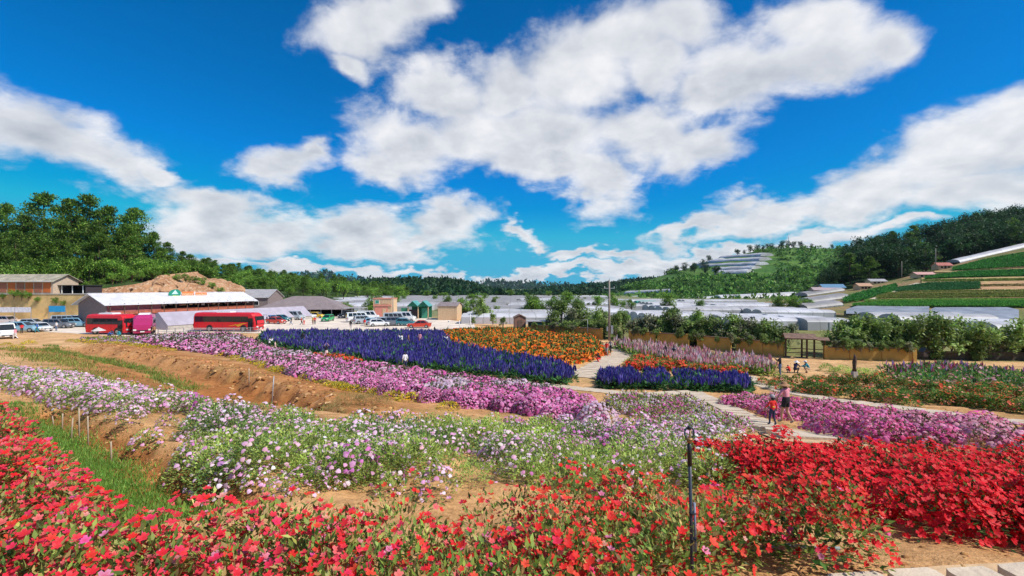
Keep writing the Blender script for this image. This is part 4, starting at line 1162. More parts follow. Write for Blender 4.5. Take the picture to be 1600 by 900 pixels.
def market():
    Y0, Y1 = 85.0, 116.0
    x0 = (165-800)/F*Y0; x1 = (396-800)/F*Y1
    L = math.hypot(x1-x0, Y1-Y0); rz = math.atan2(Y1-Y0, x1-x0); W = 8.0
    o = empty('market_hall', (x0, Y0, 0), rz, 'long market hall with a white roof and red brown veranda railing', 'market hall')
    for xa in (0.0, L-.2):
        mb = MB(); mb.prism([(0, 0), (W, 0), (W, 4.6), (W/2, 6.25), (0, 4.6)], 0, xa, xa+.2); mb.build('gable_wall', GREYWALL, o)
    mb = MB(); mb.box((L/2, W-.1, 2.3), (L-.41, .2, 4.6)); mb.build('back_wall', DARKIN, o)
    mb = MB(); mb.box((5.1, 0.1, 3.3), (9.7, 0.2, 2.6)); mb.build('side_wall', MAROON, o)
    mb = MB(); mb.box((L/2, 3.0, 1.05), (L-.42, 5.0, 2.1)); mb.build('plinth', CONC, o)
    mb = MB(); mb.box((L/2, 2.0, 2.2), (L-.42, 5.4, 0.18)); mb.build('deck', RAIL, o)
    for i in range(14):
        x = 0.4+(L-.8)*i/13
        mb = MB(); mb.box((x, -0.55, 2.3), (0.14, 0.14, 4.6)); mb.build('post', WOODDK, o)
    for i in range(13):
        xa = 0.4+(L-.8)*i/13; xb = 0.4+(L-.8)*(i+1)/13
        mb = MB(); mb.box(((xa+xb)/2, -0.57, 2.72), (xb-xa-.16, 0.06, 0.55)); mb.box(((xa+xb)/2, -0.57, 3.12), (xb-xa-.16, 0.10, 0.10)); mb.build('railing_panel', RAIL, o)
    r2 = random.Random(3)
    for i in range(26):
        x = 11+(L-12)*i/25
        mb = MB(); w = r2.uniform(.3, .8); mb.box((x, r2.uniform(.5, 1.6), 4.0+r2.uniform(-.15, .15)), (w, .08, r2.uniform(.25, .6))); mb.build('hanging_sign', r2.choice([WHITE, GREY_ROOF, MAROON, CREAM]), o)
    for sgn, nm in ((0, 'roof'), (1, 'roof')):
        mb = MB(); s = (6.4-4.65)/(W/2); ov = 0.9
        if sgn == 0: mb.prism([(-ov, 4.65-s*ov), (W/2, 6.4), (W/2, 6.5), (-ov, 4.75-s*ov)], 0, -.7, L+.6)
        else: mb.prism([(W+ov, 4.65-s*ov), (W/2+.004, 6.4), (W/2+.004, 6.5), (W+ov, 4.75-s*ov)], 0, -.7, L+.6)
        mb.build(nm, W_ROOF, o)
    mb = MB(); mb.tube([(-.7, W/2, 6.53), (L+.6, W/2, 6.53)], 0.12, 6); mb.build('ridge_cap', W_ROOF, o)
    # the sign standing on the roof
    M = Matrix.Translation((x0, Y0, 0)) @ Matrix.Rotation(rz, 4, 'Z')
    def solve(px, yl):          # local x whose ridge point falls on photo column px
        best = min((abs(800+F*(M @ Vector((a*.1, yl, 6))).x/(M @ Vector((a*.1, yl, 6))).y-px), a*.1) for a in range(int(L*10)))
        return best[1]
    xa, xb, xc = solve(263, 2.6), solve(284, 2.6), solve(323, 2.6)
    s = empty('roof_sign', tuple(M @ Vector((xa, 2.6, 5.6))), rz, 'orange lettered sign with a green leaf emblem on the white roof', 'sign')
    w1 = xb-xa; w2 = xc-xb
    mb = MB(); cx, cz, rr = w1*0.48, 0.75, w1*0.40
    e = [(cx+rr*1.15*math.cos(a), cz+0.95*math.sin(a)+0.12*math.cos(a)) for a in np.linspace(0, 2*math.pi, 22)[:-1]]
    mb.prism(e, 1, -.06, .06); mb.build('emblem', mat('emblem_green', (0.02,0.26,0.17), 0.5), s)
    mb = MB(); mb.prism([(cx-rr*.62, cz-.1), (cx+rr*.05, cz+.8), (cx+rr*.62, cz-.1)], 1, -.10, -.065); mb.build('emblem_peak', mat('emblem_pale', (0.55,0.75,0.80), 0.5), s)
    mb = MB(); mb.prism([(cx-rr*.8, cz-.75), (cx-rr*.3, cz-.35), (cx+rr*.8, cz-.45), (cx+rr*.4, cz-.8)], 1, -.10, -.065); mb.build('emblem_leaf', mat('emblem_leaf', (0.45,0.62,0.10), 0.5), s)
    OR = mat('sign_orange', (0.80,0.22,0.07), 0.5, var=.04)
    mb = MB(); mb.box((w1+w2*.235, 0, 0.62), (w2*.46, .10, 1.1)); mb.box((w1+w2*.77, 0, 0.55), (w2*.46, .10, .85)); mb.build('board', OR, s)
    mb = MB(); mb.box((w1+w2*.505, -.03, .62), (w2*.03, .06, 1.15)); mb.build('divider', WHITE, s)
    mb = MB()
    for k in (.1, .3, .6, .9): mb.box((w1*.5+(w2+w1*.5)*k, .15, .25), (.06, .06, .9))
    mb.build('support', METAL, s)
    for txt, x, z, sz, wd in (('ntatra', w1+w2*.02, .3, .95, w2*.42), ('market', w1+w2*.55, .3, .72, w2*.42)):
        cu = bpy.data.curves.new('letters', 'FONT'); cu.body = txt; cu.size = sz; cu.extrude = .02
        tmp = bpy.data.objects.new('letters', cu); COL.objects.link(tmp)
        bpy.context.view_layer.update()
        me = bpy.data.meshes.new_from_object(tmp.evaluated_get(bpy.context.evaluated_depsgraph_get()))
        bpy.data.objects.remove(tmp)
        c = np.array([v.co for v in me.vertices]); sc = wd/np.ptp(c[:, 0])
        for v in me.vertices: v.co = ((v.co.x-c[:, 0].min())*sc+x, -.075-v.co.z, v.co.y+z)
        me.materials.clear(); me.materials.append(mat('letter_cream', (0.85,0.62,0.42), .5))
        mobj('lettering', me, s)
    # low shade house in front
    Y0, Y1 = 81.0, 110.0; x0 = (262-800)/F*Y0; x1 = (488-800)/F*Y1
    L = math.hypot(x1-x0, Y1-Y0); rz = math.atan2(Y1-Y0, x1-x0)
    o = empty('shade_house', (x0, Y0, 0), rz, 'long low shade house with a lilac grey sheet roof before the market hall', 'shade house')
    mb = MB(); mb.prism([(0, .75), (3.0, 3.05), (3.0, 3.12), (0, .82)], 0, 0, L); mb.build('roof', LILAC_ROOF, o)
    mb = MB(); mb.prism([(3.003, 3.05), (4.5, 2.6), (4.5, 2.67), (3.003, 3.12)], 0, 0, L); mb.build('roof', LILAC_ROOF, o)
    mb = MB(); mb.prism([(0, .02), (4.5, .02), (4.5, 2.6), (3.0, 3.04), (0, .74)], 0, 0.01, .05); mb.build('end_sheet', LILAC_ROOF, o)
    mb = MB(); mb.box((L/2, .15, .36), (L, .1, .72)); mb.box((L/2, 4.4, 1.28), (L, .1, 2.55)); mb.build('wall', CONC, o)
    for i in range(12):
        x = .1+(L-.2)*i/11
        mb = MB(); mb.box((x, 3.0, 1.5), (.08, .08, 3.0)); mb.build('post', METAL, o)
market()

def other_buildings():
    # grey roofed hall behind the market
    Y = 128.0; o = building('storage_hall', 'grey roofed storage hall showing behind the white market roof', 'hall', ((308-800)/F*Y, Y, 0), R(4), 19.5, 10, 4.9, 7.1, GREYWALL, GREY_ROOF)
    for i in range(4): panel(o, 'window', 3+4.4*i, 3.2, 1.6, 1.2, GLASS, frame=WHITE)
    # long brown roof
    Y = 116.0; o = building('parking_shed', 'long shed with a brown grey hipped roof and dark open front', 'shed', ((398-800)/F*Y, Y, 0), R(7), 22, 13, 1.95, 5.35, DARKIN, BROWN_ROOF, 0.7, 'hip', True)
    for i in range(9):
        mb = MB(); mb.box((.2+21.6*i/8, .1, .96), (.16, .16, 1.92)); mb.build('post', METAL, o)
    # pink two storey kiosk
    Y = 118.0; o = building('pink_kiosk', 'two storey pink and cream kiosk with a green window', 'kiosk', ((583-800)/F*Y, Y, 0), R(-3), 5.0, 4.5, 4.75, 4.75, CREAM, PINKW, 0.12, 'flat', th=.18)
    panel(o, 'ground_floor_front', 2.2, 1.35, 3.4, 2.6, PINKW, -.05, .1)
    panel(o, 'balcony_band', 2.5, 3.0, 4.9, .35, PINKW, -.12, .22)
    panel(o, 'window', 1.1, 3.95, 1.1, 1.0, GREENGLASS, -.03, frame=WHITE)
    panel(o, 'wall_panel', 3.2, 3.9, 2.0, .9, CREAM, -.03)
    panel(o, 'door', 3.0, 1.2, .9, 2.1, CREAM, -.12, .05)
    # teal gabled pavilion
    Y = 111.0; x = (637-800)/F*Y
    o = empty('teal_pavilion', (x, Y, 0), R(-2), 'open pavilion with twin teal gables between the pink kiosk and orange hut', 'pavilion')
    mb = MB(); mb.box((2.6, 4, 1.6), (5.2, .15, 3.2)); mb.box((-.9, .9, 1.3), (1.9, .15, 2.6)); mb.build('wall', GREENW, o)
    for px_ in (.1, 2.6, 5.1):
        mb = MB(); mb.box((px_, .1, 1.5), (.22, .22, 3.0)); mb.build('post', CREAM, o)
    for a in (0.0, 2.62):
        mb = MB(); mb.prism([(a-.1, 3.0), (a+1.3, 4.3), (a+2.7, 3.0), (a+2.7, 3.1), (a+1.3, 4.42), (a-.1, 3.1)], 1, -.5, 4.3); mb.build('roof', TEAL_ROOF, o)
        mb = MB(); mb.prism([(a+.05, 3.02), (a+1.3, 4.2), (a+2.55, 3.02)], 1, -.2, -.1); mb.build('gable', GREENW, o)
    mb = MB(); mb.box((1.3, 1.0, 1.1), (2.2, .8, 2.2)); mb.build('dark_opening', DARKIN, o)  # near-black box standing in for the dark opening; its shade is in the colour
    panel(o, 'door', 3.9, 1.3, 1.4, 2.6, GREENGLASS, 1.2, .1)
    # orange hut
    Y = 106.0; o = building('orange_hut', 'orange and cream hut with a brown ridge right of the teal pavilion', 'hut', ((684-800)/F*Y, Y, 0), R(-4), 4.6, 6.2, 3.3, 4.1, CREAM, BROWN_ROOF, .2, 'x')
    for i in range(8): panel(o, 'plank', .35+i*.56, 1.6, .5, 3.0, CREAM, -.025, .05)
    mb = MB(); mb.box((-.03, 3.1, 2.5), (.05, 6.0, 1.5)); mb.build('gable_panel', ORANGE, o)
    mb = MB(); mb.box((-.03, 3.1, .87), (.05, 6.0, 1.7)); mb.build('gable_base', GREENW, o)
    # open canopy over the pick-up
    Y = 112.0; o = empty('canopy', ((533-800)/F*Y, Y, 0), R(0), 'flat grey canopy on posts left of the pink kiosk', 'canopy')
    mb = MB(); mb.box((2.7, 2, 2.55), (5.4, 4, .12)); mb.build('roof', GREY_ROOF, o)
    for a, b in ((.1, .1), (2.7, .1), (5.3, .1), (.1, 3.9), (5.3, 3.9)):
        mb = MB(); mb.box((a, b, 1.24), (.1, .1, 2.48)); mb.build('post', METAL, o)
    # brown and green sheds at the edge of the orange bed
    Y = 79.0; o = building('brown_shed', 'small brown shed with a gable beyond the orange bed', 'shed', ((804-800)/F*Y, Y, 0), R(3), 2.0, 3.0, 2.3, 2.8, mat('brown_boards', (0.30,0.16,0.11), .85, var=.15), WOODROOF, .12, 'y')
    panel(o, 'door', 1.0, 1.0, .8, 1.9, WOODROOF)
    Y = 77.5; o = building('green_shed', 'low dark shed with a bright green front beside the brown shed', 'shed', ((825-800)/F*Y, Y, 0), R(-2), 4.3, 3.0, 1.75, 1.75, mat('dark_green_boards', (.03,.06,.045), .8), GREY_ROOF, .25, 'flat')
    panel(o, 'shutter', 2.6, .85, 2.8, 1.3, mat('bright_green_shutter', (.01,.26,.14), .6))
    # shed on the retaining wall at left
    Y = 97.0; x = (-60-800)/F*Y
    zt = CZ-(460-450)/F*95
    o = building('shuttered_shed', 'terracotta shuttered shed with a weathered roof above the ochre wall', 'shed', (x, Y, zt), R(-2), (88+60)/F*Y, 5.5, 2.9, 4.3, mat('shed_frame', (.50,.38,.28), .9), OLD_ROOF, .55)
    for i in range(10):
        panel(o, 'shutter', 1.4+i*1.98, 1.45, 1.62, 2.1, TERRA if i % 2 else TERRA2, -.04, .08)
    panel(o, 'fascia', 10.2, 2.82, 20.6, .18, WHITE, -.5, .06)
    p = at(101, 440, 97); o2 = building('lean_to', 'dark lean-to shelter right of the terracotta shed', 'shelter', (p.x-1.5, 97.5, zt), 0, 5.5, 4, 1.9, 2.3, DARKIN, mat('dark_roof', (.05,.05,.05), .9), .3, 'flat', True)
    for i in range(3):
        mb = MB(); mb.box((.3+2.3*i, .1, .95), (.12, .12, 1.9)); mb.build('post', WHITE, o2)
    # the retaining wall
    o = empty('retaining_wall', (0, 0, 0), 0, 'tall ochre retaining wall behind the left car park', 'wall')
    xs = np.linspace((-330-800)/F*95, (136-800)/F*95, 22)
    for i in range(21):
        mb = MB(); mb.box(((xs[i]+xs[i+1])/2, 96.0, zt/2-.02), (xs[i+1]-xs[i]-.03, 1.6, zt), taper=1.0); mb.build('wall_panel', OCHREWALL, o)
    mb = MB(); mb.box(((xs[0]+xs[-1])/2, 96.4, zt+.08), (xs[-1]-xs[0], 2.6, .2)); mb.build('coping', CONC, o)
    mb = MB(); mb.box(((xs[0]+xs[-1])/2, 106, zt/2), (xs[-1]-xs[0], 16, zt-.1)); tag(mb.build('upper_yard', two_tone('yard_soil', (.40,.30,.19), (.30,.22,.12), .2)), 'flat yard above the retaining wall', kind='structure')
    g = 'bushes trailing over the ochre wall'
    for px, py, s in ((5,462,.26),(22,459,.34),(34,461,.36),(45,461,.28),(58,465,.22),(88,468,.26),(100,470,.2),(-20,462,.3),(-60,462,.3)):
        p = at(px, py+6, 94.9); b = BROADS[int(px) % 4]
        tree('wall_bush', b, (p.x, p.y, p.z-.4), px, s, 'leafy green bush trailing over the ochre retaining wall', 'bush', g)
    # small houses and roofs on the slopes
    hs = [(1476,420,200,5.5,1.8,3.0,RED_ROOF,'small house with a dark red roof high on the crop slope'),
          (1446,433,200,6.5,1.4,2.3,mat('pink_roof', (.56,.30,.26), .7),'long low house with a pale pink roof below the red roofed one'),
          (1352,452,190,4.5,1.6,2.6,mat('tan_roof', (.48,.28,.17), .7),'small house with a tan roof near the slanting track'),
          (1372,441,210,6,1.3,2.2,GREY_ROOF,'grey roofed hut at the foot of the dark forest hill'),
          (1302,446,215,8,2.0,3.2,mat('blue_roof', (.10,.22,.34), .6),'blue roofed building left of the crop slope'),
          (1290,455,205,9,1.6,2.6,mat('mauve_roof', (.40,.30,.30), .7),'mauve roofed low house below the blue roof')]
    for px, py, Y, w, he, hr, rf, lab in hs:
        p = H_CROP.hit([px], [py])[0]
        o = building('hillside_house', lab, 'house', (p[0]-w/2, p[1], p[2]-.3), R(-8), w, 4.0, he, hr, CREAM, rf, .35)
        for i in range(2): panel(o, 'window', w*(.25+.5*i), he*.55, .8, .7, GLASS)
        panel(o, 'door', w*.5, .95*he/2+.1, .8, he*.85, WOODDK)
other_buildings()

# ---------------------------------------------------------------- greenhouses
def vault(p0, p1, w, hw, ha, back, n=7, seg=1, wob=0.0):
    """roof span along p0-p1 covering a strip w deep in direction back"""
    mb = MB(); p0 = Vector(p0); p1 = Vector(p1); bk = Vector(back)
    rows = []
    for j in range(seg+1):
        q = p0+(p1-p0)*j/seg; k = 1+wob*math.sin(j*2.1+p0.x)
        rows.append([q+bk*(w*(0.5-0.5*math.cos(math.pi*i/n)))+Vector((0, 0, hw+ha*k*math.sin(math.pi*i/n))) for i in range(n+1)])
    vs = [v for r in rows for v in r]; m = n+1
    fs = [(j*m+i, (j+1)*m+i, (j+1)*m+i+1, j*m+i+1) for j in range(seg) for i in range(n)]
    mb.add(vs, fs, 0, True)
    for r in (rows[0], rows[-1]):
        mb.add(r, [tuple(range(m))])
    return mb
def greenhouse(label, x0, x1, Y, spans, sw, m, hw=1.6, ha=1.0, group=None, z=0.0, skew=0.0):
    o = empty('greenhouse', (x0, Y, z), R(skew), label, 'greenhouse', group)
    L = x1-x0
    for s in range(spans):
        vault((0, s*sw, 0), (L, s*sw, 0), sw*.94, hw, ha, (0, 1, 0), 7, max(2, int(L/6)), 0.06).build('roof_span', m, o)
        mb = MB(); mb.box((L/2, s*sw+sw*.97, hw-.05), (L-.1, sw*.07, .12)); mb.build('gutter', GUTTER, o)
    mb = MB(); mb.box((L/2, .05, hw/2), (L, .06, hw)); 
    for x in (.05, L-.05): mb.box((x, spans*sw/2, hw/2), (.06, spans*sw-.2, hw))
    mb.build('side_film', m, o)
    for i in range(max(2, int(L/8))+1):
        mb = MB(); mb.box((L*i/max(2, int(L/8)), -.03, hw/2), (.09, .09, hw)); mb.build('post', METAL, o)
    return o
def greenhouses():
    g = 'grey greenhouses across the valley floor'
    lab = 'low grey plastic greenhouse among the rows across the valley floor'
    r3 = random.Random(9)
    Y = 96.0
    while Y < 330:
        a, b = (722, 850) if Y < 118 else ((520, 905) if Y > 125 else (715, 890))
        px = a
        while px < b:
            w = r3.uniform(60, 110)*100/Y**0.55/8
            x0 = (px-800)/F*Y; x1 = x0+r3.uniform(18, 34)
            sp = 4 if Y < 200 else 6
            greenhouse(lab, x0, x1, Y+r3.uniform(-2, 2), sp, 6.0 if Y < 200 else 7.0, PLASTIC if r3.random() < .75 else PLASTICW, 1.4, 0.75, g, 0, r3.uniform(-4, 4))
            px = 800+F*(x1+r3.uniform(.6, 3))/Y
        Y += 27 if Y < 200 else 46
    g = 'white greenhouses behind the garden trees'; lab = 'white plastic greenhouse behind the row of garden trees'
    for (px0, px1, Y, sp) in ((1010,1085,96,3),(1095,1170,92,3),(1150,1260,82,3),(1262,1330,80,3),(1060,1180,122,5),(1190,1300,112,4),(905,990,112,4),(915,1010,150,4),(1020,1110,165,4),(1120,1270,150,4),(960,1060,205,4),(1070,1180,205,3)):
        greenhouse(lab, (px0-800)/F*Y, (px1-800)/F*Y, Y, sp, 5.5, PLASTICW, 1.5, 0.65, g, 0, r3.uniform(-5, 5))
    greenhouse('broad white greenhouse roof below the grey mulch sheets on the right', (1408-800)/F*88, (1562-800)/F*88, 88, 2, 6, PLASTICW, 1.3, 1.1)
    greenhouse('white greenhouse at the right edge behind the slim trees', (1560-800)/F*70, (1680-800)/F*70, 70, 2, 6, PLASTICW, 1.2, 1.0)
    greenhouse('teal covered greenhouse at the foot of the terraced hill', (1002-800)/F*190, (1034-800)/F*190, 190, 2, 6, mat('teal_netting', (.05,.34,.26), .6), 1.2, .8)
    # tunnels on the terraced hill
    def tunnel(pa, pb, w, h, lab, grp=None, hill=H_HILL, m=PLASTICW):
        A = hill.hit([pa[0]], [pa[1]])[0]; B = hill.hit([pb[0]], [pb[1]])[0]
        o = empty('tunnel_greenhouse', tuple(A), 0, lab, 'greenhouse', grp)
        d = Vector(B-A); bk = Vector((-d.y, d.x, 0)).normalized()
        if bk.y < 0: bk = -bk
        vault((0, 0, 0), d, w*1.5, h*.22, h*.78, bk, 7, 8, .05).build('film_cover', m, o)
        n = 8
        for i in range(n+1):
            mb = MB(); q = d*i/n; mb.box((q.x, q.y-.02, q.z+h*.11-1.0), (.15, .15, h*.22+2.0)); mb.build('post', METAL, o)
        mb = MB(); mb.add([(0, 0, -2.5), tuple(d+Vector((0, 0, -2.5))), tuple(d+Vector((0, 0, h*.22))), (0, 0, h*.22)], [(0, 1, 2, 3)]); mb.build('side_film', m, o)
    T = [((1122,405),(1188,402),13,6,'uppermost rounded greenhouse on the hilltop'),((1085,412),(1122,408),12,5,'hilltop greenhouse left of the uppermost one'),
         ((1106,412),(1186,409),13,6,'second hilltop greenhouse from the top'),((1092,419),(1180,416),13,5.5,'third hilltop greenhouse from the top'),((1112,424),(1174,422),12,5,'fourth hilltop greenhouse from the top'),((1116,429.5),(1166,428),11,5,'lowest short hilltop greenhouse'),
         ((975,460),(1048,457),7,3.5,'long pale tunnel on the left flank of the hill'),((980,468),(1022,465),6,3,'short pale tunnel under the long one on the flank'),((940,470),(972,468),6,3,'pale tunnel at the lower left foot of the hill'),((936,455),(985,449),8,4,'grey white tunnel on the far left shoulder of the hill'),
         ((1022,474),(1048,473),6,3,'small pale tunnel at the foot of the scrub'),((1070,473),(1128,470),7,3.5,'pale tunnel below the scrub slope'),((1128,471),(1262,465),8,4.5,'very long pale tunnel below the scrub slope')]
    for a, b, w, h, lab in T: tunnel(a, b, w, h, lab)
    tunnel((1500,411), (1620,381), 4, 1.9, 'long white tunnel along the top of the crop slope', None, H_CROP)
    for a, b, lab in (((1262,462),(1320,455),'sagging grey greenhouse left of the crop terraces'),((1270,474),(1330,466),'lower sagging grey greenhouse left of the crop terraces'),((1262,484),(1318,478),'lowest sagging grey greenhouse left of the crop terraces')):
        tunnel(a, b, 5, 1.7, lab, None, H_CROP, PLASTIC)
    for pxs, tops, bots, lab in (((1322,1340,1440,1452),(486,480,479,481),(494,496,497,495),'grey plastic mulch sheet on the slope, left one'),((1440,1460,1575,1592),(496,483,483,487),(500,501,502,500),'grey plastic mulch sheet on the slope, right one')):
        o = strip('mulch_sheet', pxs, tops, bots, PLASTICG, lab, None, .5); o['category'] = 'plastic sheet'
greenhouses()

# ---------------------------------------------------------------- yellow wall, gate, garden trees
def wall_y(px): return float(np.interp(px, [700,835,940,1000,1225,1290,1430,1600,1760], [84,73,66,62,49,47.5,46,45,44]))
def wp(px, dy=0.0): Y = wall_y(px)+dy; return Vector(((px-800)/F*Y, Y, base_h(np.array((px-800)/F*Y), np.array(Y)).item()))
def wall_run(label, bays, name='garden_wall', h=1.5):
    a0 = wp(bays[0][0]); o = empty(name, tuple(a0), 0, label, 'wall')
    for a, b in bays:
        A = wp(a)-a0; B = wp(b)-a0; d = B-A; L = d.length; rz = math.atan2(d.y, d.x); c = (A+B)/2
        mb = MB(); mb.box((c.x, c.y, c.z+h/2-.15), (L-.02, .18, h+.3), rz=rz); mb.build('wall_panel', YELLOW, o)
        for q in (A, B):
            mb = MB(); mb.box((q.x, q.y, q.z+h/2+.02), (.34, .34, h+.34), rz=rz); mb.build('pillar', YELLOW, o)
        mb = MB(); mb.box((c.x, c.y, c.z+h+.06), (L-.36, .30, .10), rz=rz); mb.build('coping', WOODROOF, o)
    return o
wall_run('ochre yellow wall behind the orange bed ending in a pillar', [(832,868),(868,904),(904,940)])
wall_run('ochre yellow garden wall in bays behind the pale pink spires', [(985,1022),(1030,1074),(1092,1140),(1153,1190),(1190,1222)])
wall_run('low ochre yellow wall right of the timber gate', [(1290,1330),(1330,1380),(1380,1428)], h=1.25)
def gate():
    a = wp(1226); b = wp(1290); d = b-a; rz = math.atan2(d.y, d.x); L = d.length
    o = empty('timber_gate', tuple(a), rz, 'dark timber gate shelter with a small roof between the yellow walls', 'gate')
    for x, y in ((.1, 0), (1.7, .6), (L*.55, 0), (L-.9, .6), (L-.1, 0)):
        mb = MB(); mb.box((x, y, 1.05), (.16, .16, 2.1)); mb.build('post', WOODDK, o)
    mb = MB(); mb.prism([(-.9, 2.12), (.3, 2.55), (1.5, 2.12), (1.5, 2.2), (.3, 2.64), (-.9, 2.2)], 0, -.1, L*.76); mb.build('roof', WOODROOF, o)
    mb = MB(); mb.prism([(-.5, 2.0), (.3, 2.25), (1.1, 2.0), (1.1, 2.06), (.3, 2.31), (-.5, 2.06)], 0, L*.765, L+.3); mb.build('side_roof', WOODROOF, o)
    for z in (.55, 1.0):
        mb = MB(); mb.box((L/2, .08, z), (L-.2, .06, .08)); mb.build('rail', WOODDK, o)
    mb = MB(); mb.box((L/2, 0, 2.06), (L, .12, .1)); mb.build('beam', WOODDK, o)
gate()
def net_fence():
    a0 = wp(1432, 1.5); o = empty('netting_fence', tuple(a0), 0, 'low dark netting fence running to the right edge below the slim trees', 'fence')
    px = [1432,1462,1492,1522,1552,1582,1612,1650,1700,1760]
    for i in range(len(px)-1):
        A = wp(px[i], 1.5)-a0; B = wp(px[i+1], 1.5)-a0; d = B-A; rz = math.atan2(d.y, d.x); c = (A+B)/2
        mb = MB(); mb.box((c.x, c.y, c.z+.45), (d.length-.1, .04, .9), rz=rz); mb.build('net_panel', mat('brown_netting', (.075,.055,.035), .95, var=.3), o)
        mb = MB(); mb.box((A.x, A.y, A.z+.6), (.09, .09, 1.2)); mb.build('post', WOODDK, o)
net_fence()
def garden_trees():
    rs = random.Random(21)
    spec = [(748,478,96,'h'),(757,462,98,'s'),(770,490,90,'h'),(738,494,92,'h'),(786,496,84,'h'),(862,484,76,'h'),(876,470,78,'h'),(893,482,74,'g'),(910,472,76,'h'),(926,486,70,'h'),(938,478,74,'h'),(962,490,66,'h'),(974,484,68,'h'),(988,496,64,'g'),(1004,490,64,'g'),(1020,486,63,'g'),(1036,494,62,'h'),(1050,484,62,'h'),(1066,494,60,'g'),(1080,482,60,'h'),(1096,496,58,'h'),(1112,490,58,'h'),(1126,498,57,'g'),(1140,488,57,'h'),(1156,500,55,'h'),(1172,492,55,'g'),(1188,500,54,'h'),(1202,500,53,'h'),(1216,504,52,'h'),(1232,508,56,'g'),
            (1292,512,52,'s'),(1306,498,50,'s'),(1324,490,49,'h'),(1340,496,49,'h'),(1358,490,48.5,'s'),(1378,494,48.5,'s'),(1396,490,48,'s'),(1414,496,48,'s'),(1432,490,48,'s'),(1450,498,48,'s'),(1468,494,47.5,'h'),(1488,498,47.5,'s'),(1506,496,47.5,'s'),(1524,504,47,'s'),(1544,500,47,'h'),(1564,506,47,'s'),(1584,498,47,'s'),(1604,502,47,'s'),(1630,500,47,'h'),(1660,500,47,'s')]
    labs = {'h': ('leafy green garden tree over the yellow wall', 'leafy trees along the garden wall'), 'g': ('dusty grey green tree over the yellow wall', 'dusty grey green trees along the wall'), 's': ('slim light green tree in the row at the right', 'slim trees in the row on the right')}
    ORD = ['first','second','third','fourth','fifth','sixth','seventh','eighth','ninth','tenth','eleventh','twelfth','thirteenth','fourteenth','fifteenth','sixteenth','seventeenth','eighteenth','nineteenth','twentieth','twenty first','twenty second']
    for px, py, Y, kd in spec:
        z0 = base_h(np.array((px-800)/F*Y), np.array(Y)).item(); H = CZ-(py-450)/F*Y-z0
        var = {'h': HEDGES, 'g': GREYS, 's': SLIM}[kd]; v = var[rs.randrange(len(var))]
        s = H/(4.1 if kd != 's' else 4.5)
        lab, grp = labs[kd]
        kind_ = {'h': 'leafy green', 'g': 'dusty grey green', 's': 'slim light green'}[kd]
        pxs = [q[0] for q in spec]
        if 850 < px < 950: lab = kind_+' garden tree, '+ORD[sum(px < q < 950 for q in pxs)]+' left of the tall utility pole'
        elif 950 < px < 1280: lab = kind_+' garden tree, '+ORD[sum(950 < q < px for q in pxs)]+' right of the tall utility pole'
        elif px > 1280: lab = kind_+' garden tree, '+ORD[sum(1280 < q < px for q in pxs)]+' right of the timber gate'
        if px < 800: lab, grp = ('green bush beyond the car park end, left of the brown shed', 'bushes left of the brown shed')
        if px == 757: lab, grp = ('thin tall tree standing alone before the grey greenhouses', None)
        tree('garden_tree', v, ((px-800)/F*Y, Y, z0), rs.uniform(0, 6.28), s*rs.uniform(.95, 1.05), lab, 'tree', grp)
    # low shrubs filling the foot of the row
    g = 'low shrubs at the foot of the garden trees'
    for i in range(110):
        px = rs.choice([rs.uniform(955, 1220), rs.uniform(955, 1220), rs.uniform(1295, 1640), rs.uniform(870, 945)])
        Y = wall_y(px)+rs.uniform(1.2, 3.5); z0 = base_h(np.array((px-800)/F*Y), np.array(Y)).item()
        v = rs.choice(HEDGES+GREYS[:1]); s = rs.uniform(.42, .78)
        tree('shrub', v, ((px-800)/F*Y, Y, z0-.3), rs.uniform(0, 6.28), s, 'low shrub at the foot of the garden trees behind the wall', 'shrub', g)
garden_trees()
def valley_trees():
    rs = random.Random(78); g = 'trees scattered between the valley greenhouses'
    for (px0, px1, Y, n) in ((530,600,128,5),(715,800,122,6),(820,930,122,9),(880,1000,146,10),(560,900,178,10),(620,960,232,12),(930,1000,178,6),(1020,1110,140,6),(1180,1270,136,6),(560,800,318,14),(800,960,325,10)):
        for i in range(n):
            px = rs.uniform(px0, px1); y = Y+rs.uniform(-1.5, 1.5)
            tree('valley_tree', rs.choice(HEDGES+BROADS), ((px-800)/F*y, y, -.3), rs.uniform(0, 6.28), rs.uniform(.55, 1.0), 'small tree between the greenhouses on the valley floor', 'tree', g)
valley_trees()
def wall_creepers():
    rs = random.Random(77); g = 'bushes hanging over the garden wall'
    for i in range(80):
        px = rs.choice([rs.uniform(985, 1220), rs.uniform(985, 1220), rs.uniform(832, 900), rs.uniform(1295, 1425)]); Y = wall_y(px)-rs.uniform(.0, .5)
        v = rs.choice(HEDGES+GREYS); tree('wall_bush', v, ((px-800)/F*Y, Y, rs.uniform(.75, 1.1)), rs.uniform(0, 6.28), rs.uniform(.22, .36), 'bush hanging over the ochre garden wall', 'bush', g)
wall_creepers()

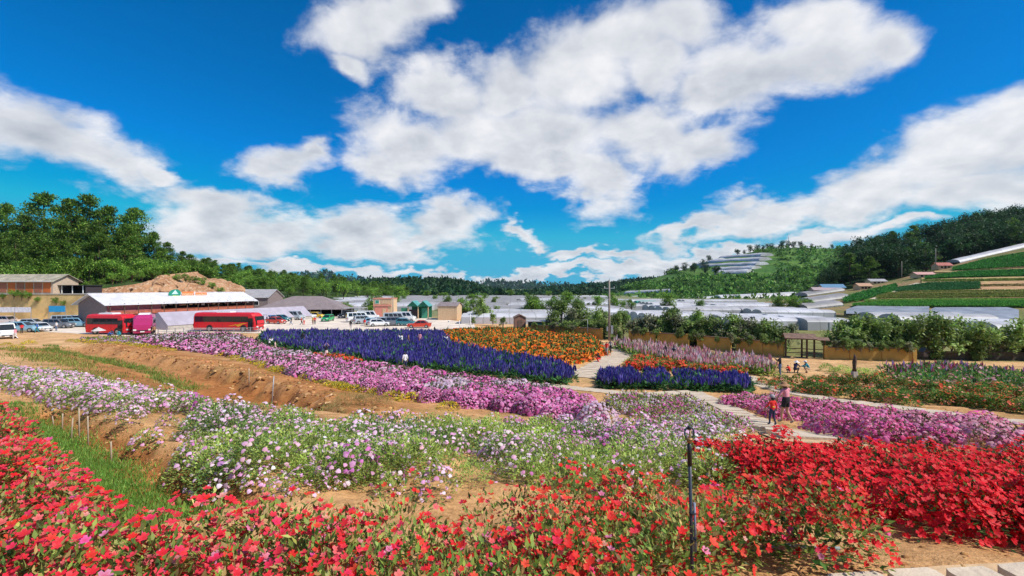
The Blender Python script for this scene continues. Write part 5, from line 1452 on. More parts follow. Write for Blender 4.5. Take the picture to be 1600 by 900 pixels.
# ---------------------------------------------------------------- poles
def pole(name, label, px, pyb, pyt, Y, r, m, extras=None):
    x = (px-800)/F*Y; z0 = CZ-(pyb-450)/F*Y; H = (pyb-pyt)/F*Y
    o = empty(name, (x, Y, z0), 0, label, 'pole')
    mb = MB(); mb.tube([(0, 0, -.3), (0, 0, H*.5), (0, 0, H)], [r, r*.85, r*.62], 8); mb.build('shaft', m, o)
    if extras: extras(o, H)
    return o
def utility(o, H):
    mb = MB(); mb.box((0, -.02, H-1.1), (1.5, .1, .1)); mb.build('crossarm', METAL, o)
    for x in (-.65, 0, .65):
        mb = MB(); mb.tube([(x, -.02, H-1.05), (x, -.02, H-.85)], [.05, .03], 6); mb.build('insulator', WHITE, o)
    mb = MB(); mb.tube([(.02, 0, H), (.02, 0, H+.35)], .03, 6); mb.build('spike', METAL, o)
    mb = MB(); mb.box((.33, -.1, 1.25), (.30, .30, 1.1)); mb.build('meter_box', METAL, o)
    mb = MB(); mb.box((-.30, -.1, 1.35), (.2, .22, .6)); mb.build('switch_box', METAL, o)
M_CP = mat('concrete_pole', (.30,.25,.21), .9, var=.12)
pole('utility_pole', 'tall concrete utility pole with grey boxes behind the sandy cross path', 952, 529, 438, 62, .17, M_CP, utility)
pole('concrete_pole', 'concrete pole beside the pink kiosk', 614, 497, 462, 112, .16, M_CP)
pole('hill_pole', 'wooden pole on the crop slope, left one', 1409, 434, 408, 190, .16, M_CP)
pole('hill_pole', 'wooden pole beside the red roofed house, right one', 1462, 421, 388, 190, .18, M_CP)
pole('radio_mast', 'thin radio mast on the crest of the terraced hill', 1232, 392, 364, 600, .35, METAL)
def lampx(o, H):
    mb = MB(); mb.tube([(0, 0, H-.02), (0, 0, H+.08), (0, 0, H+.3)], [.08, .16, .05], 8); mb.build('lamp_globe', WHITE, o)
pole('path_lamp', 'short white globe lamp at the left corner of the orange bed', 701, 517, 503, 76, .05, WHITE, lampx)
pole('fence_post', 'white post between the car park and the bushes, left one', 718, 514, 500, 83, .09, WHITE)
pole('fence_post', 'taller white post between the car park and the bushes', 735, 513, 490, 84, .09, WHITE)
def armx(o, H):
    mb = MB(); mb.box((-.35, 0, H-.05), (.7, .06, .06)); mb.build('arm', METAL, o)
pole('thin_pole', 'thin grey pole with a short arm behind the orange bed', 918, 524, 499, 66, .045, METAL, armx)
# ---------------------------------------------------------------- single plants that stand apart
def single(name, nvar, h, r, nl, leaf, lcols, nf, fl, fcols, seed=0):
    out = []
    for i in range(nvar):
        vg = Veg(); z = np.zeros(1)
        plants(vg, z, z, z, h, r, nl, leaf, lcols, nf, fl, fcols, hv=0.1, lod=1e9)
        out.append(vg.mesh(name))
    return out
def put_plants(name, meshes, pts, label, cat, group, smin=.8, smax=1.25, labs=None, ymin=0):
    for i, p in enumerate(pts):
        g = G(p[0], p[1], ymin=ymin, f=ground_h if ymin < 14 else base_h)
        o = mobj(name, random.choice(meshes), None, (g[0], g[1], gh(g[0], g[1])-.02))
        o.rotation_euler = (0, 0, random.uniform(0, 6.28)); s = random.uniform(smin, smax)*(p[2] if len(p) > 2 else 1); o.scale = (s, s, s*random.uniform(.9, 1.1))
        tag(o, labs[i] if labs else label, cat, group)
def single_plants():
    lav = single('lilac_plant', 4, .26, .19, 380, (0.034, 0.014, LEAF4), LIMEG+GREEN, 46, (0.043, 'dome', 0.15, None), LILAC)
    put_plants('lilac_plant', lav, [(232,700,1.2),(183,655),(188,640,.8),(205,662,.8),(160,632),(262,668),(243,640,.8),(140,640),(115,628,.9),(300,742),(352,758,.9),(402,762,.8),(435,774,.7),(520,764,.8),(478,770,.7),(610,770,.8)], 'small lilac plant alone on bare orange soil', 'flowering plant', 'lilac plants scattered on bare soil')
    put_plants('lilac_plant', lav, [(681,775,1.1)], 'round lilac plant alone on bare soil right behind the coral flowers', 'flowering plant', None)
    lime = single('lime_plant', 4, .30, .20, 520, (0.036, 0.013, LEAF4), LIMEG, 3, (0.05, 'dome', 0.2, None), LILAC)
    put_plants('lime_plant', lime, [(505,752),(545,750),(585,752),(625,745,1.3),(660,735,1.2),(705,750,1.1),(740,758),(470,748,.9),(770,752),(850,762),(905,765,1.1),(945,768),(575,762,.7),(1120,752,1.2),(1150,748,1.1),(1085,758)], 'feathery lime green plant along the near edge of the lilac bed', 'plant', 'lime green plants edging the lilac bed')
    pk = single('pink_mound', 5, .62, .55, 420, (0.09, 0.03, LEAF4), [(0.09,0.13,0.05),(0.12,0.10,0.07)], 620, (0.075, 'dome', -0.05, None), PINK)
    put_plants('pink_mound', pk, [(905,652),(880,648),(862,656),(835,646),(810,642),(783,640),(760,632),(730,636),(705,630),(672,628),(640,620),(610,617),(580,612),(548,606),(515,602),(488,592),(462,588),(915,640),(890,632),(860,634)], 'rounded magenta pink mound at the near edge of the pink bed', 'flowering plant', 'pink mounds along the near edge of the pink bed', .9, 1.25, ymin=14)
    yl = single('yellow_plant', 4, .30, .5, 300, (0.10, 0.035, LEAF4), [(0.42,0.38,0.03),(0.34,0.36,0.04),(0.5,0.42,0.05)], 60, (0.07, 'f4', 0.2, None), [(0.72,0.52,0.02),(0.75,0.45,0.02)])
    put_plants('yellow_plant', yl, [(128,535),(150,537),(168,537),(185,540),(200,540),(225,543),(246,545),(268,549),(372,562),(392,566),(410,572),(428,580),(440,584),(455,586),(480,594),(505,604),(530,610),(552,613),(590,616),(615,622),(640,626),(700,640),(10,540),(25,545),(45,538),(110,534),(140,536),(178,539),(212,542),(236,544),(258,548),(380,564),(400,569),(418,575),(436,582),(492,599),(518,608),(541,612),(570,614),(365,559),(348,556)], 'low yellow lime edging plant by the dirt bank', 'plant', 'yellow plants edging the pink bed', 1.0, 1.5, ymin=14)
    gs = single('green_shrub', 5, .62, .52, 520, (0.13, 0.05, LEAF4), GREEN+[(0.05,0.14,0.03),(0.14,0.24,0.05)], 34, (0.125, 'f4', 0.2, None), [(0.85,0.12,0.04),(0.82,0.20,0.08),(0.80,0.33,0.22)])
    pts = []
    for (xa, ya, xb, yb, n) in ((1196,600,1330,606,9),(1210,608,1590,640,17),(1290,600,1560,617,15),(1300,592,1420,603,6),(1250,614,1420,634,8),(1400,608,1600,624,9),(1420,621,1620,648,11)):
        for t in np.linspace(0, 1, n): pts.append((xa+(xb-xa)*t+random.uniform(-6, 6), ya+(yb-ya)*t+random.uniform(-1.5, 1.5)))
    put_plants('green_shrub', gs, pts, 'low green shrub with orange red flowers in the right hand bed', 'shrub', 'low flowering shrubs in the right hand bed', .85, 1.25, ymin=14)
    lm = single('lime_shrub', 3, .6, .6, 480, (0.12, 0.045, LEAF4), LIMEG+GREEN[2:], 5, (0.1, 'f4', 0.3, None), [(0.78,0.3,0.25)])
    put_plants('lime_shrub', lm, [(1292,580),(1305,584),(1318,582),(1331,586),(1345,584),(1356,589),(1372,592)], 'bright lime shrub on the sand right of the crouching visitors', 'shrub', 'lime shrubs right of the crouching visitors', ymin=14)
    wd = single('dry_bush', 3, .5, .6, 520, (0.16, 0.012, LEAF4), [(0.34,0.26,0.09),(0.26,0.24,0.07),(0.42,0.32,0.14)], 0, None, None)
    put_plants('dry_bush', wd, [(528,640),(545,640),(562,641),(580,641),(598,641),(515,643)], 'dry olive bush in the dirt bank beside the planks', 'bush', 'dry bushes in the dirt bank', .8, 1.2, ymin=14)
    bg = single('broad_leaf_plant', 2, .34, .2, 90, (0.10, 0.035, LEAF6), GREEN+DARKG, 0, None, None)
    put_plants('broad_leaf_plant', bg, [(1260,882)], 'leafy green plant growing over the grey hose', 'plant', None)
    put_plants('broad_leaf_plant', bg, [(1050,862,.9)], 'grey green leafy plant among red flowers left of the sprinkler post', 'plant', None)
single_plants()

def tufts(name, pts_fn, n, L, W, cols, label, h=0.3):
    X, Y = pts_fn(n); vg = Veg(); Z = ground_h(X, Y); m = len(X)
    A = rdir(m)*0.55+np.array((0, 0, 1.0)); N = rdir(m)+np.array((0, .4, 0))
    k = np.clip(Y/8, 1, 5)
    vg.put(LEAF4, np.stack([X, Y, Z-.01], 1), A, N, L*k**.8*RNG.uniform(.5, 1.3, m), W*k, pal(cols, m, .25))
    o = mobj(name, vg.mesh(name)); tag(o, label, 'grass', kind='stuff')
def along_poly(pts, wid, off=0.0, thr=None):
    P = np.array(pts)
    def fn(n):
        sl = np.linalg.norm(np.diff(P, axis=0), axis=1); i = RNG.choice(len(sl), n, p=sl/sl.sum()); t = RNG.random(n)
        q = P[i]+(P[i+1]-P[i])*t[:, None]; d = (P[i+1]-P[i])/sl[i][:, None]; nn = np.stack([-d[:, 1], d[:, 0]], 1)
        q = q+nn*(off+RNG.normal(size=n)*wid)[:, None]
        X, Y = q[:, 0], q[:, 1]
        if thr: k = fnoise(X, Y, thr[0], 3) > thr[1]; X, Y = X[k], Y[k]
        return X, Y
    return fn
tufts('ditch_grass', along_poly(TA, 0.27, -0.16), 30000, 0.075, 0.009, [(0.17,0.34,0.05),(0.25,0.40,0.08),(0.13,0.27,0.04)], 'bright green grass in the bottom of the little ditch')
tufts('bank_grass', along_poly(TB, 0.7, -1.7, (0.4, .42)), 14000, 0.09, 0.012, [(0.20,0.30,0.05),(0.14,0.24,0.04),(0.36,0.30,0.09)], 'green grass strip below the red dirt bank')
tufts('bank_grass', along_poly(TB, 1.0, -5.6, (0.4, .46)), 8000, 0.08, 0.012, [(0.28,0.30,0.07),(0.20,0.27,0.05),(0.40,0.32,0.10)], 'dry grass on the dirt ridge above the lilac bed')
def weeds(n):
    px = RNG.uniform(-50, 1700, n); Y = np.exp(RNG.uniform(np.log(3), np.log(45), n)); X = (px-800)/F*Y
    k = (fnoise(X, Y, 0.6, 3) > 0.62) & ~((px > 200) & (px < 1180) & (Y < 10))
    return X[k], Y[k]
tufts('weeds', weeds, 12000, 0.07, 0.010, [(0.25,0.28,0.07),(0.16,0.22,0.05),(0.42,0.32,0.13),(0.34,0.30,0.1)], 'sparse weeds on the bare soil')

# clods and stones
def clods():
    vg_v = []; vg_t = []; n0 = 0
    ico = bmesh.new(); bmesh.ops.create_icosphere(ico, subdivisions=1, radius=1); iv = np.array([v.co for v in ico.verts]); it = np.array([[v.index for v in f.verts] for f in ico.faces]); ico.free()
    pts = []
    for poly, w, off, n, s0 in ((TA, .30, .45, 700, .02), (TB, .8, 2.2, 800, .09)):
        X, Y = along_poly(poly, w, off)(n); pts += [(x, y, s0*random.uniform(.3, 1.5)) for x, y in zip(X, Y)]
    px = RNG.uniform(0, 1600, 1500); Y = np.exp(RNG.uniform(np.log(2.2), np.log(34), 1500)); pts += [((p-800)/F*y, y, random.uniform(.006, .024)*max(1, y/9)) for p, y in zip(px, Y)]
    P = np.array(pts); Z = ground_h(P[:, 0], P[:, 1]); Vs = []; Ts = []
    for i in range(len(P)):
        d = iv*(1+RNG.normal(size=(len(iv), 1))*0.22)*np.array((1.2, 1, .7))*P[i, 2]
        Vs.append(d+np.array((P[i, 0], P[i, 1], Z[i]))); Ts.append(it+i*len(iv))
    V = np.concatenate(Vs); T = np.concatenate(Ts)
    C = np.repeat(pal([(0.44,0.22,0.09),(0.55,0.32,0.15),(0.38,0.18,0.07)], len(P), .15), len(iv), axis=0)
    o = mobj('clods', tri_mesh('clods', V, T, C, [SOIL])); tag(o, 'crumbled orange clods of earth on the banks', 'clods', kind='stuff')
clods()

# ---------------------------------------------------------------- slab walks
def walk(name, label, pts, width, slab, gap=0.07, ymin=0.0, m=SLABM, jit=0.03):
    P = [G(x, y, ymin=ymin)[:2] for x, y in pts]; P = np.array(P)
    seg = np.linalg.norm(np.diff(P, axis=0), axis=1); cum = np.concatenate([[0], np.cumsum(seg)])
    def at_s(s):
        i = min(np.searchsorted(cum, s, 'right')-1, len(seg)-1); t = (s-cum[i])/seg[i]
        d = (P[i+1]-P[i])/seg[i]; return P[i]+(P[i+1]-P[i])*t, d
    # bedding strip
    n = max(2, int(cum[-1]/0.6)); V = []
    for j in range(n+1):
        q, d = at_s(min(cum[-1]*j/n, cum[-1]-1e-4)); nn = np.array((-d[1], d[0]))
        for s in (-1, 1):
            w = q+nn*s*(width/2+.12); V.append((w[0], w[1], gh(w[0], w[1])+.02))
    T = [(2*j, 2*j+1, 2*j+3, 2*j+2) for j in range(n)]
    base = mobj(name, tri_mesh(name, np.array(V), np.array(T), None, [mat('sand_bedding', (0.60,0.40,0.22), .95, var=.15, bump=.3)])); tag(base, label, kind='structure')
    s = slab/2; k = 0
    while s < cum[-1]-slab/3:
        q, d = at_s(s); L = slab*random.uniform(.88, 1.08)-gap; w = width*random.uniform(.93, 1.05); a = math.atan2(d[1], d[0])+random.uniform(-1, 1)*jit
        z = [gh(q[0]+d[0]*o-d[1]*p, q[1]+d[1]*o+d[0]*p) for o in (-L/2, L/2) for p in (-w/2, w/2)]
        ca, sa = math.cos(a), math.sin(a); top = []; bot = []
        c = [(-L/2+.02, -w/2), (L/2-.02, -w/2), (L/2, -w/2+.03), (L/2, w/2-.03), (L/2-.02, w/2), (-L/2+.02, w/2), (-L/2, w/2-.03), (-L/2, -w/2+.03)]
        zl, zr_ = (z[0]+z[1])/2, (z[2]+z[3])/2
        for (u, v) in c:
            x, y = q[0]+u*ca-v*sa, q[1]+u*sa+v*ca; zz = zl+(zr_-zl)*(u/L+.5)
            top.append((x, y, zz+.065)); bot.append((x, y, zz-.10))
        mb = MB(); nC = len(c); mb.add(bot+top, [list(range(nC))[::-1], [nC+i for i in range(nC)]]+[(i, (i+1) % nC, nC+(i+1) % nC, nC+i) for i in range(nC)])
        mb.build('paving_slab', m, base); s += slab*random.uniform(.97, 1.05); k += 1
walk('slab_walk', 'slab walk running down past the woman and child', [(1082,613),(1118,630),(1170,655),(1212,671),(1250,681),(1296,694)], 1.15, 0.66)
walk('slab_walk', 'slab walk curving right along the purple bed', [(1168,588),(1180,600),(1230,613),(1330,630),(1430,641),(1520,652),(1620,664),(1760,682)], 1.05, 0.72, ymin=14)
walk('slab_walk', 'slab walk between the blue and pink beds', [(402,530),(416,541),(470,553),(560,569),(660,583),(760,592),(860,603),(930,611),(1000,618),(1080,614)], 1.0, 0.9, ymin=14)
walk('slab_walk', 'wide slab cross path climbing towards the utility pole', [(905,590),(935,574),(960,560),(978,550),(965,543),(955,537)], 2.7, 0.8, ymin=14)
walk('slab_walk', 'narrow pale path left of the orange bed', [(690,524),(715,545),(760,556),(850,569),(900,579)], 0.8, 0.9, ymin=14)
walk('slab_walk', 'near slab walk in the bottom right corner', [(1225,962),(1345,946),(1445,941),(1530,936),(1600,930),(1700,922),(1850,910)], 0.30, 0.36, 0.06)

# ---------------------------------------------------------------- stakes, posts, planks, hose, sprinkler
def stick(name, label, px, py, top, r, m, group=None, ymin=0, lean=(0, 0)):
    g = G(px, py, ymin=ymin, f=ground_h); Y = g[1]; H = (py-top)/F*Y
    o = None; mb = MB(); mb.tube([(0, 0, -.08), (lean[0]*.5, lean[1]*.5, H*.5), (lean[0], lean[1], H)], [r, r*.9, r*.75], 7)
    o = mb.build(name, m, None, tuple(g)); tag(o, label, 'stake', group)
for px, py, top, lab in ((84,665,650,'shortest faint stake at the far end of the ditch row'),(97,672,646,'second stake from the far end of the ditch row'),(111,688,653,'third stake of the ditch row, leaning slightly'),(124,686,637,'tallest crooked stake of the ditch row'),(138,697,650,'straight stake right of the tallest crooked one'),(174,722,690,'nearest stake of the ditch row, apart from the rest')):
    stick('wooden_stake', lab, px, py, top, .011, BAMBOO, 'wooden stakes along the little ditch', lean=(random.uniform(-.03, .03), 0))
stick('metal_rod', 'thin grey rod standing in the red dirt bank', 424, 640, 588, .035, METAL, None, 14, (.14, 0))
stick('metal_rod', 'short dark rod on the edge of the red dirt bank', 389, 602, 575, .035, BAMBOO, None, 14)
def plank(label, a, b, w):
    A = G(a[0], a[1], ymin=14, f=ground_h); B = G(b[0], b[1], ymin=14, f=ground_h); A = Vector(A)+Vector((0, 0, .15)); B = Vector(B)+Vector((0, 0, .12))
    d = B-A; s = d.cross(Vector((0, 0, 1))).normalized()*w/2; u = s.cross(d).normalized()*.03
    mb = MB(); vs = [A-s-u, A+s-u, A+s+u, A-s+u, B-s-u, B+s-u, B+s+u, B-s+u]; mb.add(vs, [(0,1,2,3),(4,7,6,5),(0,4,5,1),(1,5,6,2),(2,6,7,3),(3,7,4,0)])
    o = mb.build('plank', PALEWOOD); tag(o, label, 'plank')
plank('longer raw timber plank lying across the dirt bank', (467,646), (518,620), .28)
plank('shorter raw timber plank below the longer one', (480,647), (512,633), .28)
def sprinkler():
    Y = 2.15; b = at(1084, 1000, Y); x = b.x; z0 = gh(x, Y); top = at(1077, 692, Y)
    o = empty('sprinkler_post', (x, Y, z0), 0, 'slim black sprinkler post with a wire loop head among the red flowers', 'sprinkler')
    t = Vector((top.x-x, 0, top.z-z0)); H = t.z
    BLUEG_ = mat('dark_blue_pipe', (.045,.05,.065), .35, var=.25, scale=12)
    mb = MB(); mb.tube([(0, 0, -.15), t*.5, t*.9], [.0088, .0083, .0078], 12); mb.build('riser', BLUEG_, o)
    mb = MB(); mb.tube([t*.88, t*.96, t*1.0], [.0108, .0108, .0088], 12); mb.build('collar', BLACK, o)
    mb = MB(); mb.tube([t*1.0, t*1.0+Vector((0, 0, .018))], [.010, .015], 10); mb.tube([t+Vector((0, 0, .018)), t+Vector((0, 0, .026))], [.022, .014], 10); mb.build('nozzle', mat('brass', (.35,.2,.08), .4, .6), o)
    mb = MB(); pts = [t+Vector((.021*math.sin(a)*1.05, 0, .047-.03*math.cos(a))) for a in np.linspace(.35, 2*math.pi-.35, 14)]
    mb.tube(pts, .0042, 6); mb.build('wire_loop', mat('loop_wire', (.06,.10,.12), .3, .5), o)
    mb = MB(); mb.tube([t*.995+Vector((0, 0, .070)), t+Vector((0, 0, .082))], [.010, .010], 8); mb.build('loop_cap', BLACK, o)
    mb = MB(); mb.tube([t*.995+Vector((0, 0, .03)), t+Vector((.006, 0, .066))], [.005, .004], 6); mb.build('spinner', mat('spinner_tan', (.5,.36,.2), .5), o)
    mb = MB(); mb.tube([t*.42+Vector((.0165, -.004, 0)), t*.68+Vector((.016, -.004, 0))], [.006, .006], 8); mb.build('strapped_pipe', mat('grey_pipe', (.20,.24,.32), .5), o)
    for k in (.48, .62):
        mb = MB(); mb.tube([t*k+Vector((.006, -.002, 0)), t*(k+.008)+Vector((.006, -.002, 0))], [.016, .016], 10); mb.build('strap', BLACK, o)
sprinkler()
def hose():
    pts = []
    for px, py in ((1176,872),(1200,868),(1230,866),(1262,867),(1290,868),(1312,869)):
        g = G(px, py); pts.append((g[0], g[1], gh(g[0], g[1])+.03))
    mb = MB(); mb.tube(pts, .011, 10); o = mb.build('hose', mat('grey_hose', (.22,.28,.30), .5)); tag(o, 'grey irrigation hose lying on the soil by the bottom right slabs', 'hose')
hose()

# ---------------------------------------------------------------- vehicles
TYRE = mat('tyre_rubber', (.02,.02,.02), .9); RIMM = mat('wheel_rim', (.45,.45,.46), .35, .7)
LAMPW = mat('headlight_glass', (.75,.75,.72), .15); LAMPR = mat('tail_light', (.40,.01,.01), .25)
_mesh_cache = {}
def octo(y0, y1, w, z, c, zf=None):
    """rounded rectangle in plan at height z (zf: height at the front end)"""
    zf = z if zf is None else zf
    pts = [(-w+c, y0), (w-c, y0), (w, y0+c), (w, y1-c*1.5), (w-c*1.2, y1), (-w+c*1.2, y1), (-w, y1-c*1.5), (-w, y0+c)]
    return [(x, y, z+(zf-z)*sstep(y, (y0+y1)/2, y1)) for x, y in pts]
def loft(rings):
    mb = MB(); n = len(rings[0]); vs = [v for r in rings for v in r]
    fs = [(i*n+j, i*n+(j+1) % n, (i+1)*n+(j+1) % n, (i+1)*n+j) for i in range(len(rings)-1) for j in range(n)]
    fs += [tuple(range(n))[::-1], tuple((len(rings)-1)*n+j for j in range(n))]
    mb.add(vs, fs); return mb
CARK = { # length, half width, height, belt, bonnet height, cabin base y0,y1, roof y0,y1
 'suv': (4.7, .93, 1.78, 1.08, .98, -2.25, 1.15, -2.05, .35),
 'hatch': (4.1, .86, 1.50, .92, .82, -1.95, 1.15, -1.55, .25),
 'sedan': (4.5, .88, 1.46, .92, .80, -1.75, 1.05, -1.05, .25),
 'van': (5.2, .96, 2.15, 1.15, 1.08, -2.55, 2.0, -2.5, 1.35),
 'pickup': (5.2, .92, 1.78, 1.05, .98, -.55, 1.25, -.35, .55)}
def car_kind(kind):
    if kind in _mesh_cache: return _mesh_cache[kind]
    L, w, H, zb, zh, c0, c1, r0, r1 = CARK[kind]; y0, y1 = -L/2, L/2
    body = loft([octo(y0+.10, y1-.12, w*.90, .24, .22), octo(y0, y1, w*.99, .42, .26), octo(y0, y1-.02, w, .66, .28, .62), octo(y0+.06, y1-.10, w*.97, zb, .30, zh)])
    lo = [(-w*.93, c0, zb), (w*.93, c0, zb), (w*.93, c1, zb-.05), (-w*.93, c1, zb-.05)]
    wt = w*.76; hi = [(-wt, r0, H-.04), (wt, r0, H-.04), (wt, r1, H-.04), (-wt, r1, H-.04)]
    hi2 = [(-wt*.86, r0+.12, H), (wt*.86, r0+.12, H), (wt*.86, r1-.14, H), (-wt*.86, r1-.14, H)]
    body.add(lo+hi+hi2, [(i, (i+1) % 4, 4+(i+1) % 4, 4+i) for i in range(4)]+[(4+i, 4+(i+1) % 4, 8+(i+1) % 4, 8+i) for i in range(4)]+[(8, 9, 10, 11)])
    lo = [Vector(v) for v in lo]; hi = [Vector(v) for v in hi]
    def pane(a, b, c, d, u0, u1, v0, v1):
        q = lambda u, v: (a*(1-u)+b*u)*(1-v)+(d*(1-u)+c*u)*v
        n = (b-a).cross(d-a).normalized(); 
        cen = (a+b+c+d)/4
        if n.dot(cen-Vector((0, (c0+c1)/2, zb))) < 0: n = -n
        P = [q(u0, v0), q(u1, v0), q(u1, v1), q(u0, v1)]
        mb = MB(); mb.add([p+n*.012 for p in P]+[p-n*.02 for p in P], [(0,1,2,3),(7,6,5,4),(0,4,5,1),(1,5,6,2),(2,6,7,3),(3,7,4,0)]); return mb
    parts = [('windscreen', pane(lo[3], lo[2], hi[2], hi[3], .06, .94, .12, .92).mesh('windscreen', GLASS)), ('rear_window', pane(lo[1], lo[0], hi[0], hi[1], .08, .92, .15, .9).mesh('rear_window', GLASS))]
    nwin = {'suv': 3, 'van': 4, 'pickup': 2}.get(kind, 2)
    for sgn in (0, 1):
        for i in range(nwin):
            u0, u1 = .06+i*(.88/nwin)+.01, .06+(i+1)*(.88/nwin)-.015
            A = (lo[1], lo[2], hi[2], hi[1]) if sgn else (lo[0], lo[3], hi[3], hi[0])
            parts.append(('side_window', pane(*A, u0, u1, .14, .90).mesh('side_window', GLASS)))
    for sx in (-1, 1):
        mb = MB(); mb.box((sx*w*.68, y1-.07, .70), (.34, .12, .16)); parts.append(('headlight', mb.mesh('headlight', LAMPW)))
        mb = MB(); mb.box((sx*w*.80, y0+.03, .82), (.18, .10, .24)); parts.append(('tail_light', mb.mesh('tail_light', LAMPR)))
    mb = MB(); mb.box((0, y1-.02, .48), (w*1.1, .08, .16)); parts.append(('grille', mb.mesh('grille', BLACK)))
    mb = MB(); mb.box((0, y1+.015, .40), (.46, .03, .12)); parts.append(('number_plate', mb.mesh('number_plate', WHITE)))
    if kind == 'pickup':
        mb = MB(); mb.box((0, -1.6, zb+.01), (w*1.6, 1.7, .04)); parts.append(('cargo_bed', mb.mesh('cargo_bed', BLACK)))
    wr = .33 if kind != 'suv' else .37
    wm = MB(); wm.tube([(-.11, 0, 0), (-.09, 0, 0), (.09, 0, 0), (.11, 0, 0)], [wr*.93, wr, wr, wr*.93], 18); tyre = wm.mesh('wheel', TYRE)
    rm = MB(); rm.tube([(-.125, 0, 0), (.125, 0, 0)], [wr*.58, wr*.58], 12, smooth=False); rim = rm.mesh('rim', RIMM)
    ws = [(sx*(w-.10), yy, wr) for sx in (-1, 1) for yy in (y0+L*.19, y1-L*.19)]
    bm_ = body.mesh('body', WHITE)
    _mesh_cache[kind] = (bm_, parts, tyre, rim, ws); return _mesh_cache[kind]
def car(kind, px, py, deg, paint, label, name='parked_car', cat='car', ymin=40):
    g = G(px, py, ymin=ymin); z = max(g[2], 0)+.035
    o = empty(name, (g[0], g[1], z), R(deg), label, cat, 'vehicles in the car park')
    bm_, parts, tyre, rim, ws = car_kind(kind)
    b = mobj('body', bm_, o); b.material_slots[0].link = 'OBJECT'; b.material_slots[0].material = paint
    for n, me in parts: mobj(n, me, o)
    for w in ws:
        t = mobj('wheel', tyre, o, w); mobj('rim', rim, t)
    return o
def paint(name, c): return mat('paint_'+name, c, .25, .15, var=.03, spec=.6)
PW = paint('white', (.78,.78,.78)); PS = paint('silver', (.42,.46,.50)); PG = paint('grey', (.16,.17,.20)); PK = paint('black', (.02,.02,.025)); PR = paint('red', (.62,.06,.03)); PB = paint('blue', (.06,.20,.45)); PL = paint('light_blue', (.25,.45,.58)); PN = paint('green', (.02,.38,.14)); PY = paint('yellow', (.75,.48,.03)); PP = paint('pearl', (.70,.58,.55)); PT = paint('teal', (.05,.20,.24)); PV = paint('navy', (.03,.04,.10))
cars = [('van',10,528,-130,PW,'white van cut by the left edge of the photo'),('suv',36,519,-75,PL,'pale blue car beside the white van, front row'),('hatch',64,517.5,-110,PW,'white hatchback with its bonnet towards us, front row left'),
 ('suv',92,513,-80,PG,'dark grey car in the middle row before the ochre wall'),('suv',122,511,-70,PL,'pale blue grey car left of the market gable'),('van',106,509.5,-85,PS,'silver van behind the dark grey car'),('suv',134,506,-75,PW,'white car nearest the market gable'),
 ('suv',12,507,-90,PP,'pinkish white car in the back row at the left edge'),('hatch',30,505,-90,PG,'grey car in the back row under the white posters'),('sedan',70,505,-90,PK,'black car in the back row under the blue banner'),('hatch',52,510,-80,PS,'silver car in the middle row behind the hatchback'),
 ('hatch',425,503,-120,PB,'blue car just right of the coach front'),('hatch',440,502,-100,PT,'teal car right of the blue one'),('van',458,500,-95,PS,'silver minibus beside the brown roofed shed'),('sedan',432,506,-110,PR,'small red car low beside the coach'),('suv',478,498,-90,PW,'white car before the dark shed front'),('hatch',495,497,-95,PY,'yellow car before the dark shed front'),('hatch',512,502,180,PN,'green taxi standing alone facing us'),('suv',540,497,170,PK,'dark car under the grey canopy'),
 ('van',560,503,-60,PW,'white van at the left of the car cluster'),('van',575,500,-70,PW,'second white van behind the first'),('suv',570,506,-60,PS,'pale green grey car left in the cluster'),('hatch',584,508,-65,PL,'light blue hatchback in the cluster'),('hatch',592,510,-65,PW,'small white hatchback front of the cluster'),('suv',604,509,-70,PS,'silver car at the front centre of the cluster'),('van',618,504,-80,PS,'silver van at the back of the cluster'),('suv',620,509,-75,PG,'dark grey car right of the silver one'),('van',632,502,-85,PW,'white minibus at the right back of the cluster'),('hatch',634,509,-85,PT,'dark teal car left of the red one'),('sedan',655,512.5,95,PR,'bright orange red car at the right end of the cluster')]
for kd, px, py, dg, pt, lab in cars: car(kd, px, py, dg, pt, lab)

